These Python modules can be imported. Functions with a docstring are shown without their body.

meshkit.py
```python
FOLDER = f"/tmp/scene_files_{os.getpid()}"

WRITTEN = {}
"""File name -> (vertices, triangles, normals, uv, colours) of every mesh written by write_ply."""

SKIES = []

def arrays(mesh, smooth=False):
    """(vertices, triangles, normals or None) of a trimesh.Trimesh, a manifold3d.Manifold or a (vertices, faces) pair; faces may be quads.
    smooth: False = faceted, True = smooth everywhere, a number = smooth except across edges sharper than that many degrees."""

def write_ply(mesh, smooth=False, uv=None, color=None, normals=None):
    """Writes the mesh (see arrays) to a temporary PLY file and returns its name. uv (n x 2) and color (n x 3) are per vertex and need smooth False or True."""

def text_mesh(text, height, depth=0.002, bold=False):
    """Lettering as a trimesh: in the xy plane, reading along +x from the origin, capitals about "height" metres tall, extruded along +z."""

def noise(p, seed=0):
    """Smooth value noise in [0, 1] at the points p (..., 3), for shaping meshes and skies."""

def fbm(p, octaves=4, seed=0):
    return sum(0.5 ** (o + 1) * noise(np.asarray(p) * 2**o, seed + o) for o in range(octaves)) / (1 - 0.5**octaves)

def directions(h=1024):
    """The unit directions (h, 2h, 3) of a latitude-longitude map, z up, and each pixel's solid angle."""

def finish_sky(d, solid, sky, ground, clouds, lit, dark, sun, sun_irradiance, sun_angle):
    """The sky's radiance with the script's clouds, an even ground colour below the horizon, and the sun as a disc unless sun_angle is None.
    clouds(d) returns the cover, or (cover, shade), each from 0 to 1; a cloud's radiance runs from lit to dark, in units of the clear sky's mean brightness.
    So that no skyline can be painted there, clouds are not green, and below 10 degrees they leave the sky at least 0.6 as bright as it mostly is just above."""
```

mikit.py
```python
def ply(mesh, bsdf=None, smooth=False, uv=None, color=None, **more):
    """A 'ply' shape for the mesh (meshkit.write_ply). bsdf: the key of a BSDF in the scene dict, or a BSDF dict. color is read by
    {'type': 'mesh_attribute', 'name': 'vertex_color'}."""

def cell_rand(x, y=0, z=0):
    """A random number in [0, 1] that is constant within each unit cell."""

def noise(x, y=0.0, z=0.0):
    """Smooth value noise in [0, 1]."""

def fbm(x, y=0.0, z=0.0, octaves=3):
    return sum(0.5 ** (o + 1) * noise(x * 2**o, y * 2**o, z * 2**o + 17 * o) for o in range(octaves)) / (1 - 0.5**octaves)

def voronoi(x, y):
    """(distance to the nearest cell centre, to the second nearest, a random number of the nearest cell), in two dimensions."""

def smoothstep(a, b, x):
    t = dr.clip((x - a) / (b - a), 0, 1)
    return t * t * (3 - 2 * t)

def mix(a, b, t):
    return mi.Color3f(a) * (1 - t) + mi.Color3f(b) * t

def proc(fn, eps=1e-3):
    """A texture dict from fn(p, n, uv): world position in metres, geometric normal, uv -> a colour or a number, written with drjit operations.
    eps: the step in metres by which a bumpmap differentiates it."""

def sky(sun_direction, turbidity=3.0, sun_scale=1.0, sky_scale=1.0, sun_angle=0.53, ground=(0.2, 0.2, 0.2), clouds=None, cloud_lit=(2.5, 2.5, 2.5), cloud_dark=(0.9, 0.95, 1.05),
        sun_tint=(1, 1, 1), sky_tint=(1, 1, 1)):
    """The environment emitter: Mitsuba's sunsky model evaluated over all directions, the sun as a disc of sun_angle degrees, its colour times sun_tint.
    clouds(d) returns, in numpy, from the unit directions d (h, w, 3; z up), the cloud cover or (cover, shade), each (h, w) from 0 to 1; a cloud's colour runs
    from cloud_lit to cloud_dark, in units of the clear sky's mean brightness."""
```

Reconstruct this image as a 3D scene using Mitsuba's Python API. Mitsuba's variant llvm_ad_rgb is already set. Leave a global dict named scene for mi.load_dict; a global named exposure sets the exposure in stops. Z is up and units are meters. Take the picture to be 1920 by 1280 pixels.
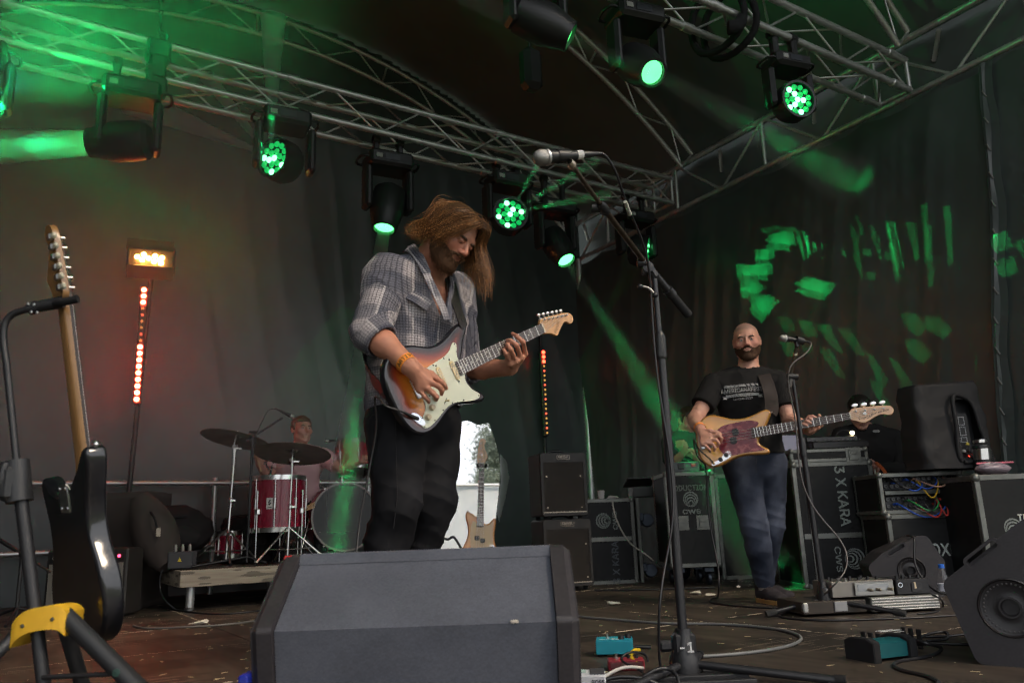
import math, random
import numpy as np, trimesh, drjit as dr, mitsuba as mi, mikit, meshkit
from scipy.spatial import Delaunay
from scipy.interpolate import CubicSpline, splprep, splev
import shapely, shapely.geometry as sg
from mikit import fbm, noise, smoothstep, mix, voronoi, cell_rand
T = mi.ScalarTransform4f
A = lambda *a: np.array(a, float)
rng = np.random.default_rng(7)
scene, labels = {}, {}

# ---------------------------------------------------------------- camera, sky, exposure
YAW, PITCH, ROLL, CAMH, FPX = math.radians(32.3), math.radians(13.05), math.radians(2.1), .5, 1488.
CF = A(math.sin(YAW)*math.cos(PITCH), math.cos(YAW)*math.cos(PITCH), math.sin(PITCH))
R0 = A(math.cos(YAW), -math.sin(YAW), 0); U0 = np.cross(R0, CF)
CR, CU = math.cos(ROLL)*R0 - math.sin(ROLL)*U0, math.sin(ROLL)*R0 + math.cos(ROLL)*U0
CAM, FH, UP = A(0, 0, CAMH), A(math.sin(YAW), math.cos(YAW), 0), A(0, 0, 1)
scene['camera'] = {'type': 'thinlens', 'fov': math.degrees(2*math.atan(960/FPX)), 'fov_axis': 'x', 'aperture_radius': .0035,
    'focus_distance': 3.35, 'near_clip': .05, 'far_clip': 400.,
    'to_world': T().look_at(origin=CAM.tolist(), target=(CAM+CF).tolist(), up=CU.tolist())}
scene['sky'] = mikit.sky((.25, -.75, .75), turbidity=4, sun_scale=.2, sun_angle=14, clouds=lambda d: 1.0,
    cloud_lit=(2.0, 2.05, 2.15), ground=(.13, .13, .11))
scene['sky']['sampling_weight'] = 6.
exposure = 2.74
# placing helpers: a pixel of the 1920 x 1280 photograph and a distance (or a plane) give a point of the stage
def ray(x, y): return CF + (x-960)/FPX*CR - (y-640)/FPX*CU
def P(x, y, d): v = ray(x, y); return CAM + v*d/(v@FH)
def G(x, y, z=0.): v = ray(x, y); return CAM + v*(z-CAMH)/v[2]
def onX(x, y, X): v = ray(x, y); return CAM + v*X/v[0]
def onY(x, y, Y): v = ray(x, y); return CAM + v*Y/v[1]
def cf(r, f, u): return r*R0 + f*FH + u*UP          # right / away / up as seen from the audience

# ---------------------------------------------------------------- mesh tools
def unit(v): v = np.asarray(v, float); return v/max(np.linalg.norm(v), 1e-12)
def frame(z, up=None):
    z = unit(z); up = UP if up is None else np.asarray(up, float)
    if abs(z@unit(up)) > .99: up = A(0, 1, 0) if abs(z[1]) < .9 else A(1, 0, 0)
    x = unit(np.cross(up, z)); return np.stack([x, np.cross(z, x), z], 1)
def mat(R, t): M = np.eye(4); M[:3, :3] = R; M[:3, 3] = t; return M
class B:
    """collects pieces of one mesh (hard edges have vertices of their own)"""
    def __init__(s, M=None): s.v, s.f, s.n, s.M = [], [], 0, M
    def add(s, v, f, M=None):
        v = np.asarray(v, float); f = np.asarray(f, int)
        if f.ndim == 2 and f.shape[1] == 4: f = np.vstack([f[:, [0, 1, 2]], f[:, [0, 2, 3]]])
        for X in (M, s.M):
            if X is not None:
                v = v@X[:3, :3].T + X[:3, 3]
                if np.linalg.det(X[:3, :3]) < 0: f = f[:, ::-1]
        s.v.append(v); s.f.append(f + s.n); s.n += len(v); return s
    def box(s, c, size, R=None, bev=.0):
        h = np.asarray(size, float)/2; b = min(bev, h.min()*.9); V, F = [], []
        if b <= 0:
            for a in range(3):
                for sg_ in (-1, 1):
                    i, j = (a+1) % 3, (a+2) % 3; q = np.zeros((4, 3)); q[:, a] = sg_*h[a]
                    q[:, i] = A(-1, 1, 1, -1)*h[i]; q[:, j] = A(-1, -1, 1, 1)*h[j]*1.
                    if sg_ < 0: q = q[::-1]
                    F.append(np.arange(4)+len(V)*4); V.append(q)
            V = np.vstack(V); F = np.array(F)
        else:
            pts = [A(x*(h[0]-(b if k != 0 else 0)), y*(h[1]-(b if k != 1 else 0)), z*(h[2]-(b if k != 2 else 0)))
                   for k in range(3) for x in (-1, 1) for y in (-1, 1) for z in (-1, 1)]
            hull = trimesh.convex.convex_hull(np.array(pts)); V, F = flat(hull.vertices, hull.faces, 12)
        R = np.eye(3) if R is None else R
        return s.add(V, F, mat(R, c))
    def tube(s, path, r, n=8, cap=True, flatten=None):
        p = np.asarray(path, float); r = np.broadcast_to(np.asarray(r, float), (len(p),))
        t = np.gradient(p, axis=0) if len(p) > 2 else np.repeat((p[1]-p[0])[None], 2, 0); t /= np.linalg.norm(t, axis=1, keepdims=True)+1e-12
        x = frame(t[0])[:, 0]; ang = np.arange(n)*2*np.pi/n; rings = []
        for k in range(len(p)):
            x = unit(x - (x@t[k])*t[k]); y = np.cross(t[k], x)
            rings.append(p[k] + r[k]*(np.cos(ang)[:, None]*x + np.sin(ang)[:, None]*y))
        V = np.vstack(rings); i, j = np.meshgrid(np.arange(len(p)-1), np.arange(n), indexing='ij')
        F = np.stack([i*n+j, i*n+(j+1) % n, (i+1)*n+(j+1) % n, (i+1)*n+j], -1).reshape(-1, 4)
        s.add(V, F)
        if cap:
            tri = np.stack([np.zeros(n-2, int), np.arange(1, n-1), np.arange(2, n)], 1)
            s.add(rings[0], tri[:, ::-1]); s.add(rings[-1], tri)
        return s
    def lathe(s, prof, o=(0, 0, 0), z=(0, 0, 1), n=20, sharp=35, sx=1., up=None):
        """profile of (radius, height); corners sharper than `sharp` stay hard"""
        R = frame(z, up); ang = np.arange(n)*2*np.pi/n; prof = np.asarray(prof, float); segs = [[prof[0]]]
        for k in range(1, len(prof)):
            segs[-1].append(prof[k])
            if k+1 < len(prof):
                a, b = unit(prof[k]-prof[k-1]), unit(prof[k+1]-prof[k])
                if a@b < math.cos(math.radians(sharp)): segs.append([prof[k]])
        for sgm in segs:
            V = np.vstack([np.stack([r*np.cos(ang)*sx, r*np.sin(ang), np.full(n, h)], 1) for r, h in sgm]); m = len(sgm)
            i, j = np.meshgrid(np.arange(m-1), np.arange(n), indexing='ij')
            s.add(V, np.stack([i*n+j, i*n+(j+1) % n, (i+1)*n+(j+1) % n, (i+1)*n+j], -1).reshape(-1, 4), mat(R, o))
        return s
    def prism(s, poly, z0, z1, M=None, bev=0.):
        """an outline (n,2) or shapely polygon extruded along local z, with a bevelled top edge"""
        if hasattr(poly, 'geoms'):
            for q in poly.geoms: s.prism(q, z0, z1, M, bev)
            return s
        g = poly if hasattr(poly, 'exterior') else sg.Polygon(poly)
        g = sg.polygon.orient(g, 1.)
        top = g.buffer(-bev, join_style=2) if bev else g
        v2, f2 = trimesh.creation.triangulate_polygon(top, engine='earcut'); m = len(v2)
        ar = np.cross(v2[f2[:, 1]]-v2[f2[:, 0]], v2[f2[:, 2]]-v2[f2[:, 0]]); f2 = np.where((ar < 0)[:, None], f2[:, ::-1], f2)
        s.add(np.c_[v2, np.full(m, z1)], f2, M); 
        v2b, f2b = trimesh.creation.triangulate_polygon(g, engine='earcut')
        ar = np.cross(v2b[f2b[:, 1]]-v2b[f2b[:, 0]], v2b[f2b[:, 2]]-v2b[f2b[:, 0]]); f2b = np.where((ar < 0)[:, None], f2b[:, ::-1], f2b)
        s.add(np.c_[v2b, np.full(len(v2b), z0)], f2b[:, ::-1], M)
        for rg in [g.exterior, *g.interiors]:
            p = np.array(rg.coords)[:-1]; s.wall(p, z0, z1-bev, M)
        if bev:
            p = np.array(g.exterior.coords)[:-1]; q = inset(p, bev)
            n = len(p); i = np.arange(n); j = (i+1) % n
            s.add(np.vstack([np.c_[p, np.full(n, z1-bev)], np.c_[q, np.full(n, z1)]]), np.stack([i, j, j+n, i+n], 1), M)
        return s
    def wall(s, p, z0, z1, M=None):
        n = len(p); d = np.roll(p, -1, 0)-p; L = np.linalg.norm(d, axis=1); d = d/np.maximum(L, 1e-9)[:, None]
        k = 0; ids = np.zeros((n, 2), int); V = []
        turn = (d*np.roll(d, 1, 0)).sum(1)
        for i in range(n):            # vertex i: shared if the corner is soft
            ids[i, 0] = len(V); V.append(p[i])
            if turn[i] < .82: V.append(p[i])
            ids[i, 1] = len(V)-1      # [0]: used by edge i-1, [1]: by edge i
        V = np.array(V); m = len(V); a = ids[:, 1]; b = ids[(np.arange(n)+1) % n, 0]
        return s.add(np.vstack([np.c_[V, np.full(m, z0)], np.c_[V, np.full(m, z1)]]), np.stack([a, b, b+m, a+m], 1), M)
    def out(s): return np.vstack(s.v), np.vstack(s.f)
def flat(v, f, deg=30):
    """splits vertices across sharp edges (for small convex pieces)"""
    v, f = np.asarray(v), np.asarray(f); n = np.cross(v[f[:, 1]]-v[f[:, 0]], v[f[:, 2]]-v[f[:, 0]]); n /= np.linalg.norm(n, axis=1, keepdims=True)+1e-12
    V, F, at = [], np.zeros_like(f), {}
    for i, t in enumerate(f):
        for k in range(3):
            for w, q in at.setdefault(t[k], []):
                if n[i]@w > math.cos(math.radians(deg)): F[i, k] = q; break
            else:
                at[t[k]].append((n[i], len(V))); F[i, k] = len(V); V.append(v[t[k]])
    return np.array(V), F
def inset(p, d):
    e = np.roll(p, -1, 0)-p; e /= np.linalg.norm(e, axis=1, keepdims=True)+1e-12
    n = np.stack([-e[:, 1], e[:, 0]], 1); m = n+np.roll(n, 1, 0); m /= np.maximum((m*m).sum(1, keepdims=True)/2, .35)
    return p+m*d
def spline(pts, n=40, closed=False):
    p = np.asarray(pts, float)
    if closed: p = np.vstack([p, p[:1]])
    t = np.r_[0, np.cumsum(np.maximum(np.linalg.norm(np.diff(p, axis=0), axis=1), 1e-6)**.6)]
    c = CubicSpline(t, p, bc_type='periodic' if closed else 'natural'); u = np.linspace(0, t[-1], n+(1 if closed else 0))
    return c(u)[:-1] if closed else c(u)
def rrect(w, h, r, n=5):
    a = np.concatenate([np.linspace(k*np.pi/2, (k+1)*np.pi/2, n) for k in range(4)])
    c = np.repeat(A([1, 1], [-1, 1], [-1, -1], [1, -1])*A(w/2-r, h/2-r), n, 0)
    return c + r*np.stack([np.cos(a), np.sin(a)], 1)
def add(key, mesh, bsdf, color=None, **more):
    if key in scene:
        i = 1
        while f'{key}_{i:03d}' in scene: i += 1
        key = f'{key}_{i:03d}'
    v, f = mesh.out() if isinstance(mesh, B) else mesh
    c = None if color is None else np.broadcast_to(np.asarray(color, float), (len(v), 3))
    scene[key] = mikit.ply((v, f), bsdf, True, color=c, **more); return key
def lab(key, label, cat=None, group=None, kind=None):
    d = {'label': label}
    if cat: d['category'] = cat
    if group: d['group'] = group
    if kind: d['kind'] = kind
    labels[key] = d; return key
def thing(name, label, cat, group=None):
    key, i = name, 1
    while key in labels: key = f'{name}_{i:03d}'; i += 1
    return lab(key, label, cat, group)

# ---------------------------------------------------------------- materials
def rgb(c): return {'type': 'rgb', 'value': list(c)} if not isinstance(c, (int, float)) else {'type': 'rgb', 'value': [c]*3}
VC = {'type': 'mesh_attribute', 'name': 'vertex_color'}
def prin(c, rough, two=True, **k): 
    d = {'type': 'principled', 'base_color': c if isinstance(c, dict) else rgb(c), 'roughness': rough, **k}
    return {'type': 'twosided', 'bsdf': d} if two else d
scene['matte'] = prin(VC, .85, specular=.25)
scene['satin'] = prin(VC, .42, specular=.5)
scene['gloss'] = prin(VC, .3, specular=.5, clearcoat=1., clearcoat_gloss=.96)
scene['metal'] = prin(VC, .2, metallic=1.)
scene['dullmetal'] = prin(VC, .42, metallic=.9)
scene['skin'] = prin(VC, .48, specular=.4)
scene['hairy'] = prin(VC, .38, specular=.5)
scene['null'] = {'type': 'null'}
def wear(p, s, k=.5): return smoothstep(k, k+.12, fbm(p.x*s, p.y*s, p.z*s))
def floor_color(p, n, uv):
    g = fbm(p.x*14, p.y*3.1, 0., 4); s = fbm(p.x*3.3, p.y*3.3, 4., 4)
    c = mix((.026, .019, .0145), (.058, .044, .034), g)
    c = mix(c, (.015, .012, .010), smoothstep(.52, .72, s)*.8)
    sc = smoothstep(.66, .70, noise(p.x*9+noise(p.x*40, p.y*40)*.4, p.y*70, 2.))*smoothstep(.58, .75, noise(p.x*2.2, p.y*2.2, 9.))
    c = mix(c, (.13, .105, .08), sc*.4)
    fx = (p.x-1.06)/2.; fy = p.y-.08                              # chipped paint along the panel edges
    ex = dr.abs(fx-dr.round(fx))*2.; ey = dr.abs(fy-dr.round(fy)); e = dr.minimum(ex, ey)
    wd = .003+.012*noise(p.x*2.1, p.y*2.1, 3.)
    m = (1-smoothstep(wd*.6, wd, e))*smoothstep(.40, .56, noise(p.x*2.3+7, p.y*2.3, 1.))*smoothstep(.25, .5, noise(p.x*38, p.y*38, 5.))
    return mix(c, (.34, .28, .21), m)
scene['floor_mat'] = prin(mikit.proc(floor_color), .5, specular=.4)
def fabric(base, s=1.):
    def fn(p, n, uv):
        m = fbm(p.x*2.2*s, p.y*2.2*s, p.z*1.3*s, 4); d = fbm(p.x*9*s, p.y*9*s, p.z*5*s, 3)
        k = .72 + .5*m + .22*(d-.5)
        return mi.Color3f(*base)*k
    return fn
scene['curtain_mat'] = prin(mikit.proc(fabric((.052, .064, .062))), .40, specular=.6)
scene['roof_mat'] = prin(mikit.proc(fabric((.092, .110, .104), .6)), .75, specular=.3)
def alu_color(p, n, uv): return mix((.46, .46, .45), (.78, .78, .76), fbm(p.x*7, p.y*7, p.z*7, 3))
scene['alu'] = prin(mikit.proc(alu_color), .42, metallic=.85)
def grit(a, b, s):
    return lambda p, n, uv: mix(a, b, .6*fbm(p.x*s, p.y*s, p.z*s, 2)+.4*fbm(p.x*5, p.y*5, p.z*5, 3))
bump = lambda inner, fn, sc, eps=8e-4: {'type': 'twosided', 'bsdf': {'type': 'bumpmap', 'arbitrary': mikit.proc(fn, eps), 'scale': sc, 'bsdf': inner}}

# ---------------------------------------------------------------- the setting
XR, XL, YB, YF, EAVE, VC0 = 6.1, -2.4, 8.0, .35, 4.37, A(1.85, -.06)
lab('ground', 'trampled grass field outside the stage', kind='structure'); add('ground', B().box((0, 20, -1.25), (300, 300, .2)), 'matte', (.07, .085, .04))
lab('stage_floor', 'dark plywood stage decking with chipped panel edges', kind='structure')
add('stage_floor', B().box(((XR+XL)/2+.3, (YF+YB)/2+.1, -.55), (XR-XL+1.2, YB-YF+.6, 1.06)), 'matte', (.03, .025, .02))
for j in range(-1, 9):
    for i in range(-2, 3):
        x0, x1, y0, y1 = 1.06+2*i, 3.06+2*i, .08+j, 1.08+j
        if y1 < YF or y0 > YB+.1: continue
        y0 = max(y0, YF)
        add('stage_floor__deck_panel', B().box(((x0+x1)/2, (y0+y1)/2, -.012+rng.uniform(-.0012, .0012)), (x1-x0-.003, y1-y0-.003, .024), bev=.0015), 'floor_mat')
# straw and paper scraps lying on the boards
b = B()
for _ in range(420):
    x, y = rng.uniform(-.3, 5.8), rng.uniform(1.4, 6); a = rng.uniform(0, 6.3); L = rng.uniform(.006, .035)
    b.box((x, y, .003), (L, rng.uniform(.0015, .004), .002), frame(UP)@np.array([[math.cos(a), -math.sin(a), 0], [math.sin(a), math.cos(a), 0], [0, 0, 1]]))
add('straw_litter', b, 'matte', (.36, .29, .17)); lab('straw_litter', 'bits of straw strewn over the stage boards', 'litter', kind='stuff')
b = B()
for px, py, s in ((1150, 1134, .05), (1310, 1113, .06), (1560, 1118, .05), (1385, 1102, .03), (775, 1110, .03), (380, 1170, .05), (1330, 1118, .05)):
    o = G(px, py); pts = rng.normal(size=(16, 3))*A(s, s*.7, .012)*.5+o+A(0, 0, .012); h = trimesh.convex.convex_hull(pts); b.add(*flat(h.vertices, h.faces, 10))
add('paper_scraps', b, 'matte', (.5, .48, .42)); lab('paper_scraps', 'crumpled white paper scraps on the far boards', 'litter', kind='stuff')

def folds(u, w, seed, amp=1.):
    """hanging cloth: long leaning folds plus soft billows; u along the wall, w up"""
    q = np.stack([u, w, np.zeros_like(u)], -1); lean = u+.16*w+.25*meshkit.fbm(q*A(.5, .35, 1), 2, seed)
    ridge = lambda f, s: (1-np.abs(2*meshkit.noise(np.stack([lean*f, w*.22, np.zeros_like(u)+s], -1), seed)-1))**3
    return amp*(.16*(meshkit.fbm(q*A(.55, .3, 1), 2, seed+3)-.5) + .06*ridge(1.7, 1.)*(.4+.8*meshkit.noise(q*.8, seed+8)) + .028*ridge(4.1, 2.) + .020*ridge(9., 3.)*meshkit.noise(q*1.1, seed+4) + .010*ridge(19., 5.)*meshkit.noise(q*1.6, seed+6)
                + .012*(meshkit.fbm(q*A(6, 3, 1), 3, seed+5)-.5))
def cloth(us, ws, place, keep=None, snap=None):
    U, W = np.meshgrid(us, ws, indexing='ij')
    if snap is not None: U, W = snap(U, W)
    V = place(U, W).reshape(-1, 3); n, m = U.shape; i, j = np.meshgrid(np.arange(n-1), np.arange(m-1), indexing='ij')
    F = np.stack([i*m+j, (i+1)*m+j, (i+1)*m+j+1, i*m+j+1], -1).reshape(-1, 4)
    if keep is not None:
        c = np.stack([U.ravel(), W.ravel()], 1)[F].mean(1); F = F[keep(c)]
    return V, np.vstack([F[:, [0, 1, 2]], F[:, [0, 2, 3]]])
vault = lambda x, R=6.27: VC0[1]+np.sqrt(np.maximum(R*R-(x-VC0[0])**2, .01))
# right wall of grey cloth, its top tied under the eave truss
us, ws = np.arange(.4, 8.0, .03), np.linspace(0, 1, 130)
def rw(U, W):
    sag = .05*np.abs(np.sin(U*np.pi/.62)); z = -.02+W*(3.86-sag); k = np.minimum(1, (1-W)*9+.12)
    return np.stack([XR-.02-np.maximum(folds(U, z, 11, .75)*k+.05, -.1)+.08, U, z], -1)
lab('side_curtain', 'dark grey cloth side wall with leaning folds right of the bassist', 'curtain')
add('side_curtain', cloth(us, ws, rw), 'curtain_mat')
# the laced overlap of two cloths
b = B(); zz = np.linspace(.0, 3.84, 60); f0 = lambda z: 3.05-.10*z+.03*np.sin(z*1.7)
for dx, w in ((0, .07), (.012, .018)):
    L = np.stack([rw(f0(zz)-w+.02*np.sin(zz*5), zz/3.86)[:, 0]-.02-dx, f0(zz)-w+.012*np.sin(zz*9), zz], 1); Rr = L*A(1, 0, 1); Rr[:, 1] = f0(zz)+w*.5; Rr[:, 0] = L[:, 0]-.012
    V = np.vstack([L, Rr]); n = len(zz); i = np.arange(n-1); b.add(V, np.stack([i, i+1, i+1+n, i+n], 1))
add('side_curtain__seam_flap', b, 'curtain_mat')
b = B()
for z in np.arange(.3, 3.7, .22): p = rw(A(f0(z)), A(z/3.86))[0]; b.tube([p+A(-.045, -.012, 0), p+A(-.05, .0, .03), p+A(-.045, .012, .06)], .006, 5)
add('side_curtain__lace', b, 'matte', (.16, .16, .15)); labels['side_curtain__lace'] = {'kind': 'stuff'}
# back wall up to the vault, with the torn opening
hole = sg.Polygon(np.array([onY(x, y, YB-.02)[[0, 2]] for x, y in ((800, 1060), (806, 900), (822, 798), (850, 794), (872, 789), (893, 797), (914, 793), (921, 815), (931, 848), (935, 880), (931, 930), (926, 975), (905, 1005), (915, 1060))]))
def bk(U, W):
    z = -.02+W; k = np.clip(1.2*shapely.distance(hole, shapely.points(U, z)), 0, 1)
    return np.stack([U, YB-.03-folds(U+20, z, 23, .42)*(.3+.7*k)-.03, z], -1)
us, ws = np.arange(XL-.05, XR+.06, .035), np.arange(0, 6.25, .035)
def snap(U, W):
    pt = shapely.points(U, W-.02); r = hole.exterior; d = shapely.distance(r, pt); near = d < .021
    s = shapely.line_interpolate_point(r, shapely.line_locate_point(r, pt[near])); xy = shapely.get_coordinates(s)
    U, W = U.copy(), W.copy(); U[near], W[near] = xy[:, 0], xy[:, 1]+.02; return U, W
lab('back_curtain', 'dark grey cloth back wall with a torn opening behind the guitarist', 'curtain')
add('back_curtain', cloth(us, ws, bk, lambda c: ~shapely.contains(hole.buffer(-.004), shapely.points(c[:, 0], c[:, 1]-.02)) & (c[:, 1] < vault(c[:, 0])), snap), 'curtain_mat')
b = B(); q = np.array([bk(*map(A, onY(x, y, YB-.02)[[0, 2]])) for x, y in ((931, 848), (944, 862), (949, 892), (941, 935), (930, 975), (926, 955), (933, 900))])-A(0, .03, 0)
b.add(q.reshape(-1, 3), [[0, 1, 6], [1, 2, 6], [2, 3, 6], [3, 5, 6], [3, 4, 5]]); scene['flap_mat'] = {'type': 'principledthin', 'base_color': rgb((.30, .31, .30)), 'roughness': .6, 'diff_trans': 1.}
add('back_curtain__torn_flap', b, 'flap_mat')
# left wall, mostly beyond the frame
lab('left_curtain', 'dark grey cloth wall closing the left end of the stage', 'curtain')
add('left_curtain', cloth(np.arange(.4, 8., .08), np.linspace(0, 1, 60), lambda U, W: np.stack([XL+.1+folds(U+7, W*3.9, 31), U, W*4.0], -1)), 'curtain_mat')
# roof cloth: vault, with the skirts that hang outside the eave trusses
lab('roof_canopy', 'dark grey vaulted roof cloth over the arches', 'canopy')
th = np.linspace(math.radians(90-44.4), math.radians(90+44.4), 120); ys = np.arange(YF-.25, YB+.3, .06)
def rf(U, W):
    bay = np.abs(np.sin((W-.9)*np.pi/2.45)); wr = .02*meshkit.fbm(np.stack([U*14+W*2.2, W*1.1, 0*U], -1), 3, 3)+.012*meshkit.fbm(np.stack([U*30-W*3, W*3, 0*U], -1), 2, 9)
    R = 6.29-.06*bay+wr; return np.stack([VC0[0]+R*np.cos(U), W, VC0[1]+R*np.sin(U)], -1)
add('roof_canopy', cloth(th, ys, rf), 'roof_mat')
for s, X in ((1, XR+.26), (-1, XL-.26)):
    add('roof_canopy__skirt', cloth(ys, np.linspace(0, 1, 14), lambda U, W: np.stack([X+s*(.05*folds(U*2, W, 5)-.10*W), U, 3.4+1.15*W], -1)), 'roof_mat')

# ---------------------------------------------------------------- trusses
def rod(a, b_, r, n=8): return B().tube([a, b_], r, n)
def box_truss(name, a, b_, pitch, size, skip=()):
    a, b_ = A(*a), A(*b_); L = np.linalg.norm(b_-a); t = (b_-a)/L; s = unit(np.cross(t, UP)); h = size/2
    cor = [s*h+UP*h, -s*h+UP*h, -s*h-UP*h, s*h-UP*h]
    for c in cor: add(f'{name}__chord', rod(a+c, b_+c, .0275, 12), 'alu')
    n = int(L/pitch)
    for k in range(4):
        c0, c1 = cor[k], cor[(k+1) % 4]
        for i in range(n):
            p, q = a+t*(i+.06)*L/n, a+t*(i+.94)*L/n
            add(f'{name}__brace', rod(p+(c0 if i % 2 else c1)*.97, q+(c1 if i % 2 else c0)*.97, .009, 6), 'alu')
    for e in (0, L):                      # end frames
        for k in range(4): add(f'{name}__end_frame', rod(a+t*e+cor[k], a+t*e+cor[(k+1) % 4], .018, 8), 'alu')
    for e in np.arange(2., L, 2.):
        for c in cor: add(f'{name}__coupler', B().lathe([(.0275, -.05), (.034, -.045), (.034, .045), (.0275, .05)], a+t*e+c, t, 12), 'alu')
lab('lighting_truss', 'aluminium box truss across the back of the stage carrying the rear moving heads', 'truss')
box_truss('lighting_truss', (XL+.1, 6.1, 4.045), (5.93, 6.1, 4.045), .42, .29)
lab('lighting_truss_001', 'aluminium box truss at upper right carrying the nearer moving heads', 'truss')
box_truss('lighting_truss_001', (XL+.1, 3.3, 3.95), (5.9, 3.3, 3.95), .42, .27)
for i, (X, s) in enumerate(((XR-.02, 'right'), (XL+.02, 'left'))):
    k = lab('eave_truss' + ('_001' if i else ''), f'flat ladder truss along the {s} eave above the cloth wall', 'truss')
    for z in (3.87, 4.37): add(f'{k}__chord', rod((X, YF, z), (X, YB, z), .027, 12), 'alu')
    y, up = YF+.1, 1
    while y < YB-.5 and s == 'right':
        add(f'{k}__brace', rod((X, y, 3.89 if up else 4.35), (X, y+.55, 4.35 if up else 3.89), .014, 8), 'alu')
        if up: add(f'{k}__post', rod((X, y+.62, 3.89), (X, y+.62, 4.35), .02, 8), 'alu')
        up = not up; y += .62
    for y in np.arange(YF+.2, YB, 1.2): add(f'{k}__outrigger', rod((X, y, 4.3), (X+(.2 if s == 'right' else -.2), y+.18, 4.18), .02, 8), 'alu')
for i, Y in enumerate((7.93, 5.75, 3.2, .75)):
    k = lab('roof_arch' + (f'_{i:03d}' if i else ''), ('arched tube truss under the roof, rearmost against the back wall', 'arched tube truss under the roof, second from the back wall',
            'arched tube truss under the roof, beside the nearer lighting truss', 'arched tube truss at the open front of the stage')[i], 'truss')
    th = np.linspace(math.radians(90-43.3), math.radians(90+43.3), 49)
    arc = lambda R: np.stack([VC0[0]+R*np.cos(th), np.full(49, Y), VC0[1]+R*np.sin(th)], 1)
    o, n_ = arc(6.17), arc(5.91)
    for c in (o, n_): add(f'{k}__chord', B().tube(c, .026, 10), 'alu')
    for q in range(0, 48, 4):
        add(f'{k}__brace', rod(n_[q], o[q+2], .010, 6), 'alu'); add(f'{k}__brace', rod(o[q+2], n_[q+4], .010, 6), 'alu')
        if q % 8 == 0: add(f'{k}__post', rod(n_[q], o[q], .013, 6), 'alu')
for i, (x, y) in enumerate(((XR-.03, .5), (XR-.03, YB-.1), (XL+.03, .5), (XL+.03, YB-.1))):
    k = lab('corner_post' + (f'_{i:03d}' if i else ''), ('aluminium post at the right front corner of the stage', 'aluminium post at the right rear corner of the stage', 'aluminium post at the left front corner of the stage', 'aluminium post at the left rear corner of the stage')[i], 'post')
    add(k, rod((x, y, -1.15), (x, y, 3.87), .04, 12), 'alu')
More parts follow.
